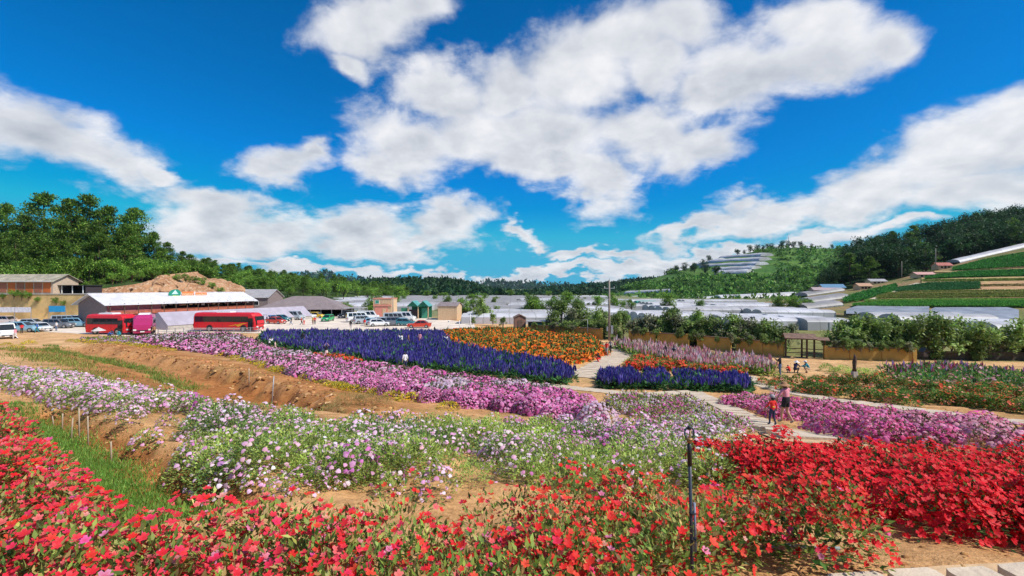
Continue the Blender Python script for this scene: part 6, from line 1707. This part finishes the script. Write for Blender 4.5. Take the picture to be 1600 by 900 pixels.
def bus(label, px, py, deg, L, paint_m, stripe=None, front=None, h=3.3):
    g = G(px, py, ymin=40); o = empty('coach', (g[0], g[1], .035), R(deg), label, 'coach', 'coaches in the car park'); w = 1.24; y0, y1 = -L/2, L/2
    loft([octo(y0+.05, y1-.10, w*.96, .32, .2), octo(y0, y1, w, .6, .22), octo(y0, y1+.02, w, 1.6, .25), octo(y0+.05, y1-.25, w*.985, 2.7, .28), octo(y0+.12, y1-.5, w*.95, h-.25, .3), octo(y0+.3, y1-.8, w*.8, h-.06, .3), octo(y0+.6, y1-1.2, w*.6, h, .3)]).build('body', paint_m, o)
    n = max(4, int(L/1.5))
    for sx in (-1, 1):
        for i in range(n):
            a = y0+.45+(L-1.9)*i/n; b = y0+.45+(L-1.9)*(i+1)/n-.05
            mb = MB(); mb.box((sx*(w-.01), (a+b)/2, 2.17), (.07, b-a, .95)); mb.build('side_window', GLASS, o)
        if stripe is not None:
            mb = MB(); x = sx*(w+.006)
            for q in ([(y1-1.6, 1.45), (y1-4.6, 1.0), (y1-5.2, .98), (y1-2.2, 1.5)], [(y1-2.4, 1.25), (y1-3.3, .85), (y1-3.9, 1.3)]): mb.prism(q, 0, x-.012, x+.012)
            mb.build('livery_stripe', stripe, o)
            mb = MB(); mb.prism([(y0+.05, .50), (y1-.7, .50), (y1-.7, .60), (y0+.05, .60)], 0, sx*(w+.006)-.012, sx*(w+.006)+.012); mb.build('skirt_stripe', PP, o)
        mb = MB(); mb.box((sx*.95, y1-.0, .85), (.40, .12, .22)); mb.build('headlight', LAMPW, o)
        mb = MB(); mb.box((sx*.98, y0-.0, 1.1), (.2, .06, .5)); mb.build('tail_light', LAMPR, o)
        mb = MB(); mb.tube([(sx*w*.9, y1-.3, 2.8), (sx*(w+.28), y1+.12, 2.75), (sx*(w+.3), y1+.15, 2.3)], [.035, .03, .03], 6); mb.box((sx*(w+.3), y1+.15, 2.2), (.2, .12, .45)); mb.build('mirror', BLACK, o)
    mb = MB(); mb.add([(-w*.9, y1+.03, 1.25), (w*.9, y1+.03, 1.25), (w*.88, y1-.16, 2.65), (-w*.88, y1-.16, 2.65), (-w*.9, y1-.08, 1.25), (w*.9, y1-.08, 1.25), (w*.88, y1-.28, 2.65), (-w*.88, y1-.28, 2.65)], [(0,1,2,3),(7,6,5,4),(0,4,5,1),(1,5,6,2),(2,6,7,3),(3,7,4,0)]); mb.build('windscreen', front or GLASS, o)
    mb = MB(); mb.box((0, y0+.03, 2.2), (w*1.5, .1, .8)); mb.build('rear_window', GLASS, o)
    mb = MB(); mb.box((0, -.5, h+.09), (1.5, 2.6, .22), taper=.9); mb.build('roof_unit', PW, o)
    mb = MB(); mb.box((w+.004, y1-1.05, 1.35), (.03, .85, 2.0)); mb.build('door', BLACK, o)
    mb = MB(); mb.box((w+.022, y1-1.05, 1.45), (.03, .68, 1.6)); mb.build('door_glass', GLASS, o)
    for sx in (-1, 1):
        for yy in (y0+L*.27, y1-L*.2):
            mb = MB(); mb.tube([(sx*(w-.06), yy, .56), (sx*(w+.012), yy, .56)], [.62, .62], 18, smooth=False); mb.build('wheel_arch', BLACK, o)
        for i in range(5):
            mb = MB(); mb.box((sx*(w+.003), y0+.9+(L-2.4)*i/4, .95), (.012, .025, .9)); mb.build('panel_seam', DARKIN, o)
    mb = MB(); mb.box((0, y1+.05, .55), (.55, .04, .16)); mb.build('number_plate', WHITE, o)
    mb = MB(); mb.box((0, y1+.03, .72), (1.5, .06, .14)); mb.build('grille', BLACK, o)
    wm = MB(); wm.tube([(-.14, 0, 0), (-.11, 0, 0), (.11, 0, 0), (.14, 0, 0)], [.45, .5, .5, .45], 20); tyre = wm.mesh('wheel', TYRE)
    rm = MB(); rm.tube([(-.155, 0, 0), (.155, 0, 0)], [.29, .29], 12, smooth=False); rim = rm.mesh('rim', RIMM)
    for sx in (-1, 1):
        for yy in (y0+L*.27, y1-L*.2):
            t = mobj('wheel', tyre, o, (sx*(w-.07), yy, .5)); mobj('rim', rim, t)
    return o
BRED = paint('coach_red', (.72,.02,.03)); BMAG = paint('coach_magenta', (.50,.03,.16)); BYEL = paint('stripe_yellow', (.80,.40,.03))
bus('red coach with dark side windows and a yellow flash, right of the shade house front', 358, 517.5, -94, 11.6, BRED, BYEL)
bus('red coach parked nearest the left car park, side on', 176, 522, -97, 7.6, BRED, None, None, 3.3)
bus('magenta fronted coach turned towards us beside the red one', 226, 521.5, -146, 6.0, BMAG, None, BMAG, 3.2)

def banner(label, px0, px1, yt, yb, Y, m, n=1):
    A = at(px0, yt, Y); B = at(px1, yb, Y); o = empty('banner', (A.x, Y, B.z), 0, label, 'banner'); w = B.x-A.x; h = A.z-B.z
    for i in range(n):
        mb = MB(); mb.box((w*(i+.5)/n, 0, h/2), (w/n-.15, .06, h)); mb.build('panel', m, o)
    for i in range(n+1):
        mb = MB(); mb.box((w*i/n, .06, h/2-B.z/2), (.09, .07, h+B.z)); mb.build('post', METAL, o)
POST = mat('washed_poster', (.66,.64,.70), .7, var=.18, scale=2.5)
banner('row of washed out white posters at the foot of the ochre wall', -30, 48, 480, 488, 92, POST, 3)
banner('bright blue banner on the ochre wall', 76, 102, 478, 487.5, 93.5, mat('banner_blue', (.02,.30,.60), .6), 1)

def parasol(label, px, py, rad, h, m):
    g = G(px, py, ymin=40); o = empty('parasol', tuple(g), 0, label, 'parasol')
    mb = MB(); ring = [(rad*math.cos(a), rad*math.sin(a), h) for a in np.linspace(0, 2*math.pi, 9)[:-1]]; mb.add([(0, 0, h+.55)]+ring, [(0, i+1, (i+1) % 8+1) for i in range(8)]); mb.build('canopy', m, o)
    mb = MB(); mb.tube([(0, 0, 0), (0, 0, h+.6)], .03, 6); mb.build('pole', METAL, o)
parasol('pale grey pointed parasol before the red coach', 154, 527, .9, 1.0, mat('parasol_cloth', (.55,.50,.48), .8))
def low_fence():
    a = G(247, 521, ymin=40); b = G(404, 519.5, ymin=40); o = empty('low_fence', (a[0], a[1], 0), 0, 'low grey fence below the coach with the yellow flash', 'fence'); d = np.array(b)-np.array(a); rz = math.atan2(d[1], d[0]); L = math.hypot(d[0], d[1])
    n = 12
    for i in range(n+1):
        mb = MB(); mb.box((d[0]*i/n, d[1]*i/n, .45), (.09, .09, .9), rz=rz); mb.build('post', METAL, o)
    for z in (.3, .6, .85):
        mb = MB(); mb.box((d[0]/2, d[1]/2, z), (L-.1, .05, .06), rz=rz); mb.build('rail', METAL, o)
low_fence()

# ---------------------------------------------------------------- people
def skeleton(pose):
    J = {'pelvis': (0,0,.93,.112), 'waist': (0,0,1.06,.098), 'chest': (0,0,1.25,.122), 'neck': (0,.0,1.42,.052), 'head': (0,.02,1.51,.082), 'crown': (0,.012,1.60,.074), 'nose': (0,.112,1.525,.014)}
    for s, n in ((-1, 'l'), (1, 'r')):
        J.update({'sh'+n: (s*.165,0,1.375,.052), 'el'+n: (s*.215,-.015,1.10,.040), 'wr'+n: (s*.225,.06,.87,.027), 'hip'+n: (s*.088,0,.885,.088), 'kn'+n: (s*.095,.02,.49,.056), 'an'+n: (s*.095,-.02,.085,.036), 'to'+n: (s*.105,.125,.034,.030), 'ear'+n: (s*.086,.0,1.525,.012)})
    for k, v in pose.items():
        r = J[k][3]; J[k] = tuple(v)+(r,)
    E = [('pelvis','waist'),('waist','chest'),('chest','neck'),('neck','head'),('head','crown'),('head','nose')]
    for n in 'lr': E += [('chest','sh'+n),('sh'+n,'el'+n),('el'+n,'wr'+n),('pelvis','hip'+n),('hip'+n,'kn'+n),('kn'+n,'an'+n),('an'+n,'to'+n),('head','ear'+n)]
    # hands: palm, four fingers, thumb
    for s, n in ((-1, 'l'), (1, 'r')):
        e, w = Vector(J['el'+n][:3]), Vector(J['wr'+n][:3]); d = (w-e).normalized()
        side = Vector((0, 1, 0)) if abs(d.y) < .8 else Vector((-s, 0, 0)); side = (side-d*side.dot(d)).normalized(); nrm = d.cross(side)*(-s)
        J['pa'+n] = tuple(w+d*.055)+(.026,); E.append(('wr'+n, 'pa'+n))
        for i in range(4):
            o = (1.5-i)*.017; ln = (.072, .080, .074, .058)[i]
            k1 = w+d*.088+side*o; k2 = k1+(d*.8+nrm*.25).normalized()*ln*.55; k3 = k2+(d*.6+nrm*.6).normalized()*ln*.45
            for q, (kk, rr) in enumerate(((k1, .0095), (k2, .0085), (k3, .007))): J['f%d%d%s' % (i, q, n)] = tuple(kk)+(rr,)
            E += [('pa'+n, 'f%d0%s' % (i, n)), ('f%d0%s' % (i, n), 'f%d1%s' % (i, n)), ('f%d1%s' % (i, n), 'f%d2%s' % (i, n))]
        t1 = w+d*.035+side*.035; t2 = t1+(d*.7+side*.7).normalized()*.035+nrm*.01
        J['t1'+n] = tuple(t1)+(.011,); J['t2'+n] = tuple(t2)+(.009,); E += [('pa'+n, 't1'+n), ('t1'+n, 't2'+n)]
    return J, E
POSES = {
 'stand': {},
 'walk': {'knl': (-.09,.16,.50), 'anl': (-.09,.22,.085), 'tol': (-.095,.36,.05), 'knr': (.09,.06,.48), 'anr': (.09,-.27,.16), 'tor': (.09,-.17,.05), 'wrl': (-.22,-.10,.90), 'ell': (-.22,-.10,1.10), 'elr': (.22,.06,1.10), 'wrr': (.20,.20,.92)},
 'photo': {'ell': (-.23,.17,1.20), 'elr': (.23,.17,1.20), 'wrl': (-.07,.36,1.40), 'wrr': (.07,.36,1.40)},
 'arms_up': {'ell': (-.28,.02,1.50), 'elr': (.28,.02,1.50), 'wrl': (-.12,.03,1.70), 'wrr': (.12,.03,1.70)},
 'crouch': {'pelvis': (0,-.12,.40), 'waist': (0,-.06,.53), 'chest': (0,.06,.70), 'neck': (0,.13,.86), 'head': (0,.18,.94), 'crown': (0,.19,1.03), 'nose': (0,.275,.94), 'earl': (-.086,.17,.95), 'earr': (.086,.17,.95), 'shl': (-.165,.10,.82), 'shr': (.165,.10,.82), 'ell': (-.24,.25,.62), 'elr': (.24,.25,.62), 'wrl': (-.13,.44,.58), 'wrr': (.13,.44,.58), 'hipl': (-.09,-.10,.38), 'hipr': (.09,-.10,.38), 'knl': (-.15,.28,.50), 'knr': (.15,.28,.50), 'anl': (-.13,.03,.085), 'anr': (.13,.03,.085), 'tol': (-.14,.17,.034), 'tor': (.14,.17,.034)},
 'lead': {'ell': (-.28,.06,1.16), 'wrl': (-.36,.16,.96), 'elr': (.20,.10,1.12), 'wrr': (.10,.27,1.06), 'knl': (-.09,.10,.49), 'anl': (-.10,.12,.085), 'tol': (-.11,.26,.034), 'anr': (.11,-.22,.13), 'knr': (.10,.03,.48), 'tor': (.11,-.11,.04), 'head': (-.03,.05,1.50), 'crown': (-.05,.06,1.585), 'nose': (-.07,.14,1.50), 'earl': (-.112,.02,1.51), 'earr': (.06,.05,1.53), 'neck': (-.01,.02,1.415)},
 'child': {'ell': (-.27,.04,1.16), 'wrl': (-.34,.15,1.00), 'elr': (.24,-.03,1.12), 'wrr': (.31,.02,.93), 'knl': (-.10,.09,.48), 'anl': (-.12,.08,.085), 'tol': (-.14,.21,.034), 'anr': (.12,-.12,.10), 'tor': (.13,0.0,.04), 'head': (0,.02,1.54), 'crown': (0,.015,1.66), 'neck': (0,.0,1.42), 'nose': (0,.13,1.55), 'earl': (-.10,.0,1.55), 'earr': (.10,.0,1.55)},
}
_body = {}
def body_mesh(pose):
    if pose in _body: return _body[pose]
    J, E = skeleton(POSES[pose])
    if pose == 'child':
        for k in ('head', 'crown'): J[k] = J[k][:3]+(J[k][3]*1.22,)
    names = list(J); ix = {n: i for i, n in enumerate(names)}
    me = bpy.data.meshes.new('skeleton'); me.from_pydata([J[n][:3] for n in names], [(ix[a], ix[b]) for a, b in E], [])
    ob = bpy.data.objects.new('skeleton', me); COL.objects.link(ob)
    ob.modifiers.new('skin', 'SKIN'); sd = me.skin_vertices[0].data
    for n in names: sd[ix[n]].radius = (J[n][3], J[n][3]); sd[ix[n]].use_root = (n == 'pelvis')
    ss_ = ob.modifiers.new('sub', 'SUBSURF'); ss_.levels = 1; ss_.render_levels = 1
    bpy.context.view_layer.update()
    out = bpy.data.meshes.new_from_object(ob.evaluated_get(bpy.context.evaluated_depsgraph_get()))
    bpy.data.objects.remove(ob); out.name = 'body'; out.materials.clear()
    nv = len(out.vertices); co = np.empty(nv*3, np.float32); out.vertices.foreach_get('co', co); co = co.reshape(-1, 3)
    out.polygons.foreach_set('use_smooth', np.ones(len(out.polygons), bool))
    best = np.full(nv, 9.0); reg = np.zeros(nv, int); regs = []
    for a, b in E:
        regs.append((a, b)); A = np.array(J[a][:3]); B = np.array(J[b][:3]); d = B-A; t = np.clip(((co-A)@d)/(d@d), 0, 1)
        dist = np.linalg.norm(co-A-t[:, None]*d, axis=1)-0.6*(J[a][3]*(1-t)+J[b][3]*t)
        k = dist < best; best = np.where(k, dist, best); reg = np.where(k, len(regs)-1, reg)
    lab = np.array([_reg(*regs[i]) for i in range(len(regs))])[reg]
    hz = co-np.array(J['head'][:3])
    no = np.empty(nv*3, np.float32); out.vertices.foreach_get('normal', no); no = no.reshape(-1, 3)
    polys = [tuple(p.vertices) for p in out.polygons]
    _body[pose] = (out, co, no, lab, hz, polys, J); return _body[pose]
def _reg(a, b):
    if a in ('pelvis',) and b == 'waist': return 'waist'
    if a in ('waist',): return 'torso'
    if a == 'chest' and b != 'neck': return 'torso'
    if a == 'chest': return 'collar'
    if a == 'neck' or a == 'head': return 'head'
    if a[:2] == 'sh': return 'uarm'
    if a[:2] == 'el': return 'farm'
    if a == 'pelvis': return 'hips'
    if a[:3] == 'hip': return 'thigh'
    if a[:2] == 'kn': return 'shin'
    if a[:2] == 'an': return 'foot'
    return 'hand'
_cl = {}
def cloth(pose, key, regs, off):
    k = (pose, key)
    if k in _cl: return _cl[k]
    out, co, no, lab, hz, polys, J = body_mesh(pose)
    if key == 'hair': sel = (lab == 'head') & ((hz[:, 2] > .05) | (hz[:, 1] < -.01)) & (hz[:, 2] > -.06)
    elif key == 'long_hair': sel = (lab == 'head') & ((hz[:, 2] > .05) | (hz[:, 1] < .0))
    else: sel = np.isin(lab, regs)
    if key == 'trousers_short' and pose != 'crouch': sel = sel & (co[:, 2] > J['knl'][2]+.20)
    fs = [p for p in polys if sum(sel[i] for i in p)*2 >= len(p)]
    used = sorted({i for p in fs for i in p}); mp = {v: i for i, v in enumerate(used)}
    me = bpy.data.meshes.new(key); me.from_pydata([tuple(co[i]+no[i]*off) for i in used], [], [[mp[i] for i in p] for p in fs]); me.update()
    me.polygons.foreach_set('use_smooth', np.ones(len(me.polygons), bool)); _cl[k] = me; return me
SKIN = mat('skin', (.52,.29,.19), .6, var=.05); HAIRK = mat('black_hair', (.018,.013,.012), .6, var=.2); HAIRB = mat('brown_hair', (.10,.05,.03), .6, var=.2)
def fab(n, c): return mat('fabric_'+n, c, .85, var=.10, scale=14)
FW = fab('white', (.74,.72,.72)); FK = fab('black', (.018,.018,.022)); FN = fab('navy', (.03,.035,.09)); FP = fab('pink', (.74,.30,.36)); FPL = fab('pale_pink', (.74,.50,.48)); FR = fab('red', (.70,.03,.025)); FB = fab('blue', (.04,.12,.38)); FJ = fab('denim', (.12,.18,.30)); FT = fab('teal', (.02,.26,.34)); FBE = fab('beige', (.55,.40,.28)); FG = fab('grey', (.33,.30,.31)); FV = fab('violet', (.30,.14,.42)); FY = fab('yellow', (.80,.45,.05)); FTA = fab('tan', (.34,.18,.09))
def person(px, py, h, pose, deg, top, bottom, label, long_sleeve=False, legs='long', hair=HAIRK, skirt=None, hat=None, shoes=FK, longhair=False, ymin=14, extra=None, backpack=None, dy=0.0):
    g = G(px, py, ymin=ymin); z = gh(g[0], g[1])+dy
    o = empty('person', (g[0], g[1], z), R(deg), label, 'person'); s = h/1.66; o.scale = (s, s, s)
    out, co, no, lab, hz, polys, J = body_mesh(pose)
    b = mobj('body', out, o)
    if len(out.materials) == 0: out.materials.append(SKIN)
    def dress(key, regs, off, m):
        me = cloth(pose, key, regs, off)
        if len(me.materials) == 0: me.materials.append(m)
        c = mobj(key.replace('_short', '').replace('_long', '') if key != 'long_hair' else 'hair', me, o); c.material_slots[0].link = 'OBJECT'; c.material_slots[0].material = m
    dress('shirt_long' if long_sleeve else 'shirt_short', ['torso', 'waist', 'uarm', 'collar']+(['farm'] if long_sleeve else []), .013, top)
    if legs == 'long': dress('trousers_long', ['hips', 'waist', 'thigh', 'shin'], .010, bottom)
    else: dress('trousers_short', ['hips', 'waist', 'thigh'], .018, bottom)
    dress('shoe', ['foot'], .010, shoes)
    dress('long_hair' if longhair else 'hair', None, .014, hair)
    hd = Vector(J['crown'][:3])
    if skirt is not None:
        p = Vector(J['pelvis'][:3]); rings = []
        for zz, rx in ((.14, .125), (0, .165), (-.22, .20), (-.42, .235)):
            rings.append([(p.x+rx*math.cos(a)*(1+.06*math.sin(5*a)), p.y+rx*.85*math.sin(a), p.z+zz) for a in np.linspace(0, 2*math.pi, 17)[:-1]])
        mb = MB(); n = 16; mb.add([v for r in rings for v in r], [(i*n+j, i*n+(j+1) % n, (i+1)*n+(j+1) % n, (i+1)*n+j) for i in range(3) for j in range(n)], 0, True); mb.build('skirt', skirt, o)
    if hat is not None:
        kind, hm = hat; mb = MB(); n = 20
        if kind == 'brim': prof = [(.235, -.055), (.19, -.01), (.108, .005), (.104, .05), (.075, .088), (.002, .096)]
        elif kind == 'cap': prof = [(.112, -.045), (.118, .0), (.10, .055), (.055, .085), (.002, .092)]
        else: prof = [(.26, -.03), (.13, .06), (.002, .16)]
        kk = 1.2 if pose == 'child' else 1.0
        vs = [(hd.x+r*kk*math.cos(a), hd.y-.012+r*kk*math.sin(a), hd.z+q*kk) for r, q in prof for a in np.linspace(0, 2*math.pi, n+1)[:-1]]
        mb.add(vs, [(i*n+j, i*n+(j+1) % n, (i+1)*n+(j+1) % n, (i+1)*n+j) for i in range(len(prof)-1) for j in range(n)], 0, True)
        if kind == 'cap': mb.box((hd.x, hd.y+.15*kk, hd.z-.035), (.15, .12, .015))
        mb.build('hat', hm, o)
    if backpack is not None:
        c = Vector(J['chest'][:3]); mb = MB(); mb.box((c.x, c.y-.19, c.z-.06), (.27, .15, .36), taper=.8); mb.build('backpack', backpack, o)
    hc = Vector(J['head'][:3])
    for sx in (-1, 1):
        mb = MB(); q = hc+Vector((sx*.032, .078 if pose != 'child' else .092, .03)); mb.tube([q, q+Vector((0, .006, 0))], [.010, .007], 6); mb.build('eye', BLACK, o)
    mb = MB(); q = hc+Vector((0, .082 if pose != 'child' else .096, -.03)); mb.box(q, (.042, .012, .010)); mb.build('mouth', FP, o)
    if extra: extra(o, J)
    return o
def phone(o, J):
    a = (Vector(J['wrl'][:3])+Vector(J['wrr'][:3]))/2+Vector((0, .06, .06)); mb = MB(); mb.box(a, (.15, .012, .08)); mb.build('phone', BLACK, o)
def collar(o, J):
    pass
def child_print(o, J):
    c = Vector(J['waist'][:3]); mb = MB(); mb.box((c.x, c.y-.115, c.z+.02), (.17, .02, .06)); mb.build('back_print', FY, o)
person(1228, 664, 1.62, 'lead', 22, FP, FK, 'woman in pink top, black shorts and tan sun hat walking on the slab path', hair=HAIRB, hat=('brim', FTA), legs='shorts', shoes=FG, longhair=True, ymin=10, dy=.06)
person(1207, 667, 1.10, 'child', 12, FR, FN, 'small child in red top and navy trousers on the slab path', True, 'long', hat=('cap', FG), ymin=10, shoes=FN, extra=child_print, dy=.06)
person(1219, 588, 1.68, 'photo', 70, FK, FJ, 'visitor in black top and jeans taking a photo beside the pale pink spires', True, extra=phone)
person(1243, 583, 1.60, 'crouch', -60, FN, FK, 'crouching visitor in navy jacket and white hat on the sandy walk', True, hat=('brim', FW))
person(1262, 583, 1.58, 'crouch', 70, FT, FBE, 'crouching visitor in teal and white jacket facing the navy one', True, hat=('cap', FW))
person(1233, 583, 1.1, 'crouch', 20, FR, FN, 'small child crouching in red between the visitors', True)
person(1040, 564, 1.70, 'stand', 10, FK, FK, 'visitor all in black standing before the pale pink spires')
person(1053, 564, 1.62, 'stand', -20, FG, FBE, 'visitor with a black backpack and beige trousers beside the one in black', backpack=FK)
person(948, 556, 1.60, 'walk', 160, FR, FG, 'visitor in red walking down the slab cross path')
person(954, 552, 1.60, 'walk', 150, FG, FK, 'visitor in grey and black just behind the one in red')
person(936, 566, 1.60, 'crouch', 100, FK, FR, 'dark visitor crouching at the corner of the orange bed')
person(633, 580, 1.66, 'stand', 40, FW, FN, 'visitor in white top and navy trousers standing at the green edge of the blue bed')
person(510, 563, 1.60, 'arms_up', 10, FK, FPL, 'visitor in black top and pale pink skirt with raised arms beside the blue bed', skirt=FPL, legs='shorts')
person(473, 544, 1.62, 'stand', 0, FK, FK, 'visitor in black standing deep in the blue bed', dy=.35)
person(421, 548, 1.64, 'photo', -40, FW, FK, 'visitor in white top holding up a phone left of the blue bed', True, extra=phone)
person(430, 549, 1.20, 'walk', -80, FPL, FPL, 'smaller visitor in pale pink at the left tip of the blue bed', skirt=FPL)
person(400, 537, 1.60, 'crouch', -100, FK, FK, 'visitor in black crouching at the tip of the blue bed', True)
person(628, 546, 1.62, 'photo', 80, FW, FN, 'visitor in white among the blue flowers', True, dy=.3)
person(638, 546, 1.62, 'stand', -60, FTA, FK, 'visitor in brown facing the white one among the blue flowers', True, longhair=True, dy=.3)
person(656, 543, 1.62, 'stand', 0, FP, FP, 'visitor in coral pink among the blue flowers', dy=.3)
person(694, 543, 1.55, 'crouch', 120, FV, FV, 'visitor in violet crouching on the pale path', True)
person(699, 543, 1.62, 'photo', 100, FW, FG, 'visitor in white on the pale path beside the violet one', True)
person(702, 546, 1.2, 'crouch', 0, FN, FN, 'dark child crouching on the pale path')
person(679, 527, 1.68, 'walk', 60, FK, FPL, 'visitor in dark top and pink shorts walking by the orange bed')
person(548, 515, 1.66, 'stand', 20, FK, FG, 'lone dark visitor standing on the gravel')
person(570, 511, 1.60, 'stand', 0, FR, FBE, 'visitor in red top on the gravel before the cars')
person(455, 508, 1.62, 'walk', 80, FK, FJ, 'dark visitor left in the group before the minibus')
person(471, 508, 1.62, 'walk', -80, FR, FK, 'visitor in red in the group before the minibus')
person(475, 507.5, 1.60, 'stand', 0, FW, FR, 'visitor in white and red in the group before the minibus')
person(489, 507, 1.64, 'stand', 150, FY, FTA, 'visitor in yellow and brown before the yellow car')
person(492, 507, 1.60, 'stand', -150, FR, FK, 'visitor in red and black before the yellow car')
person(88, 517, 1.66, 'stand', 180, FW, FJ, 'visitor in white shirt and jeans on the left gravel')
person(58, 520, 1.64, 'walk', 100, FB, FT, 'visitor in blue walking past the hatchback')
person(34, 521, 1.62, 'stand', 30, FR, FK, 'visitor in red and black beside the pale blue car')
person(170, 528, 1.66, 'crouch', -60, FB, FN, 'visitor in blue bending down before the red coach', True)
person(176, 526, 1.64, 'crouch', 80, FN, FN, 'visitor in navy beside the bending one')
person(187, 526, 1.60, 'crouch', 100, FT, FT, 'visitor in teal crouching by the red coach', True)
person(237, 525, 1.68, 'stand', 150, FK, FK, 'left of two dark visitors at the magenta coach')
person(241, 525, 1.66, 'stand', -150, FTA, FK, 'right of two dark visitors at the magenta coach')
person(24, 530, 1.62, 'walk', 90, FP, FW, 'visitor in pink by the white van')
def stone_post():
    g = G(1335, 592, ymin=14); o = empty('carved_post', tuple(g), 0, 'dark carved post on a stone foot among the lime shrubs', 'post')
    mb = MB(); mb.box((0, 0, .3), (.4, .35, .6), taper=.8); mb.build('foot', CONC, o)
    mb = MB(); mb.tube([(0, 0, .6), (0, 0, .9), (0, 0, 1.3), (.05, 0, 1.7), (.0, 0, 1.95)], [.16, .12, .15, .10, .03], 9); mb.build('shaft', WOODDK, o)
stone_post()
def birdhouse():
    g = G(1444, 580, ymin=14); o = empty('birdhouse', tuple(g), 0, 'small dark birdhouse on a post among the mixed spires', 'birdhouse')
    mb = MB(); mb.box((0, 0, .65), (.08, .08, 1.3)); mb.build('post', WOODDK, o)
    mb = MB(); mb.box((0, 0, 1.5), (.4, .35, .4)); mb.build('house', WOODDK, o)
    mb = MB(); mb.prism([(-.32, 1.68), (0, 2.0), (.32, 1.68), (.32, 1.73), (0, 2.06), (-.32, 1.73)], 1, -.25, .25); mb.build('roof', BLACK, o)
birdhouse()

# ---------------------------------------------------------------- the air of the valley
def haze():
    mb = MB(); mb.box((0, 2490, 70), (15400, 5060, 146)); o = mb.build('haze', []); tag(o, 'thin pale blue haze over the whole valley', 'haze', kind='stuff')
    m = bpy.data.materials.new('valley_air'); m.use_nodes = True; t = m.node_tree
    for n in list(t.nodes): t.nodes.remove(n)
    out = t.nodes.new('ShaderNodeOutputMaterial'); v = t.nodes.new('ShaderNodeVolumePrincipled')
    v.inputs['Color'].default_value = (0.62, 0.80, 0.95, 1); v.inputs['Density'].default_value = 0.00004; v.inputs['Anisotropy'].default_value = 0.2
    t.links.new(v.outputs[0], out.inputs['Volume']); o.data.materials.append(m)
haze()
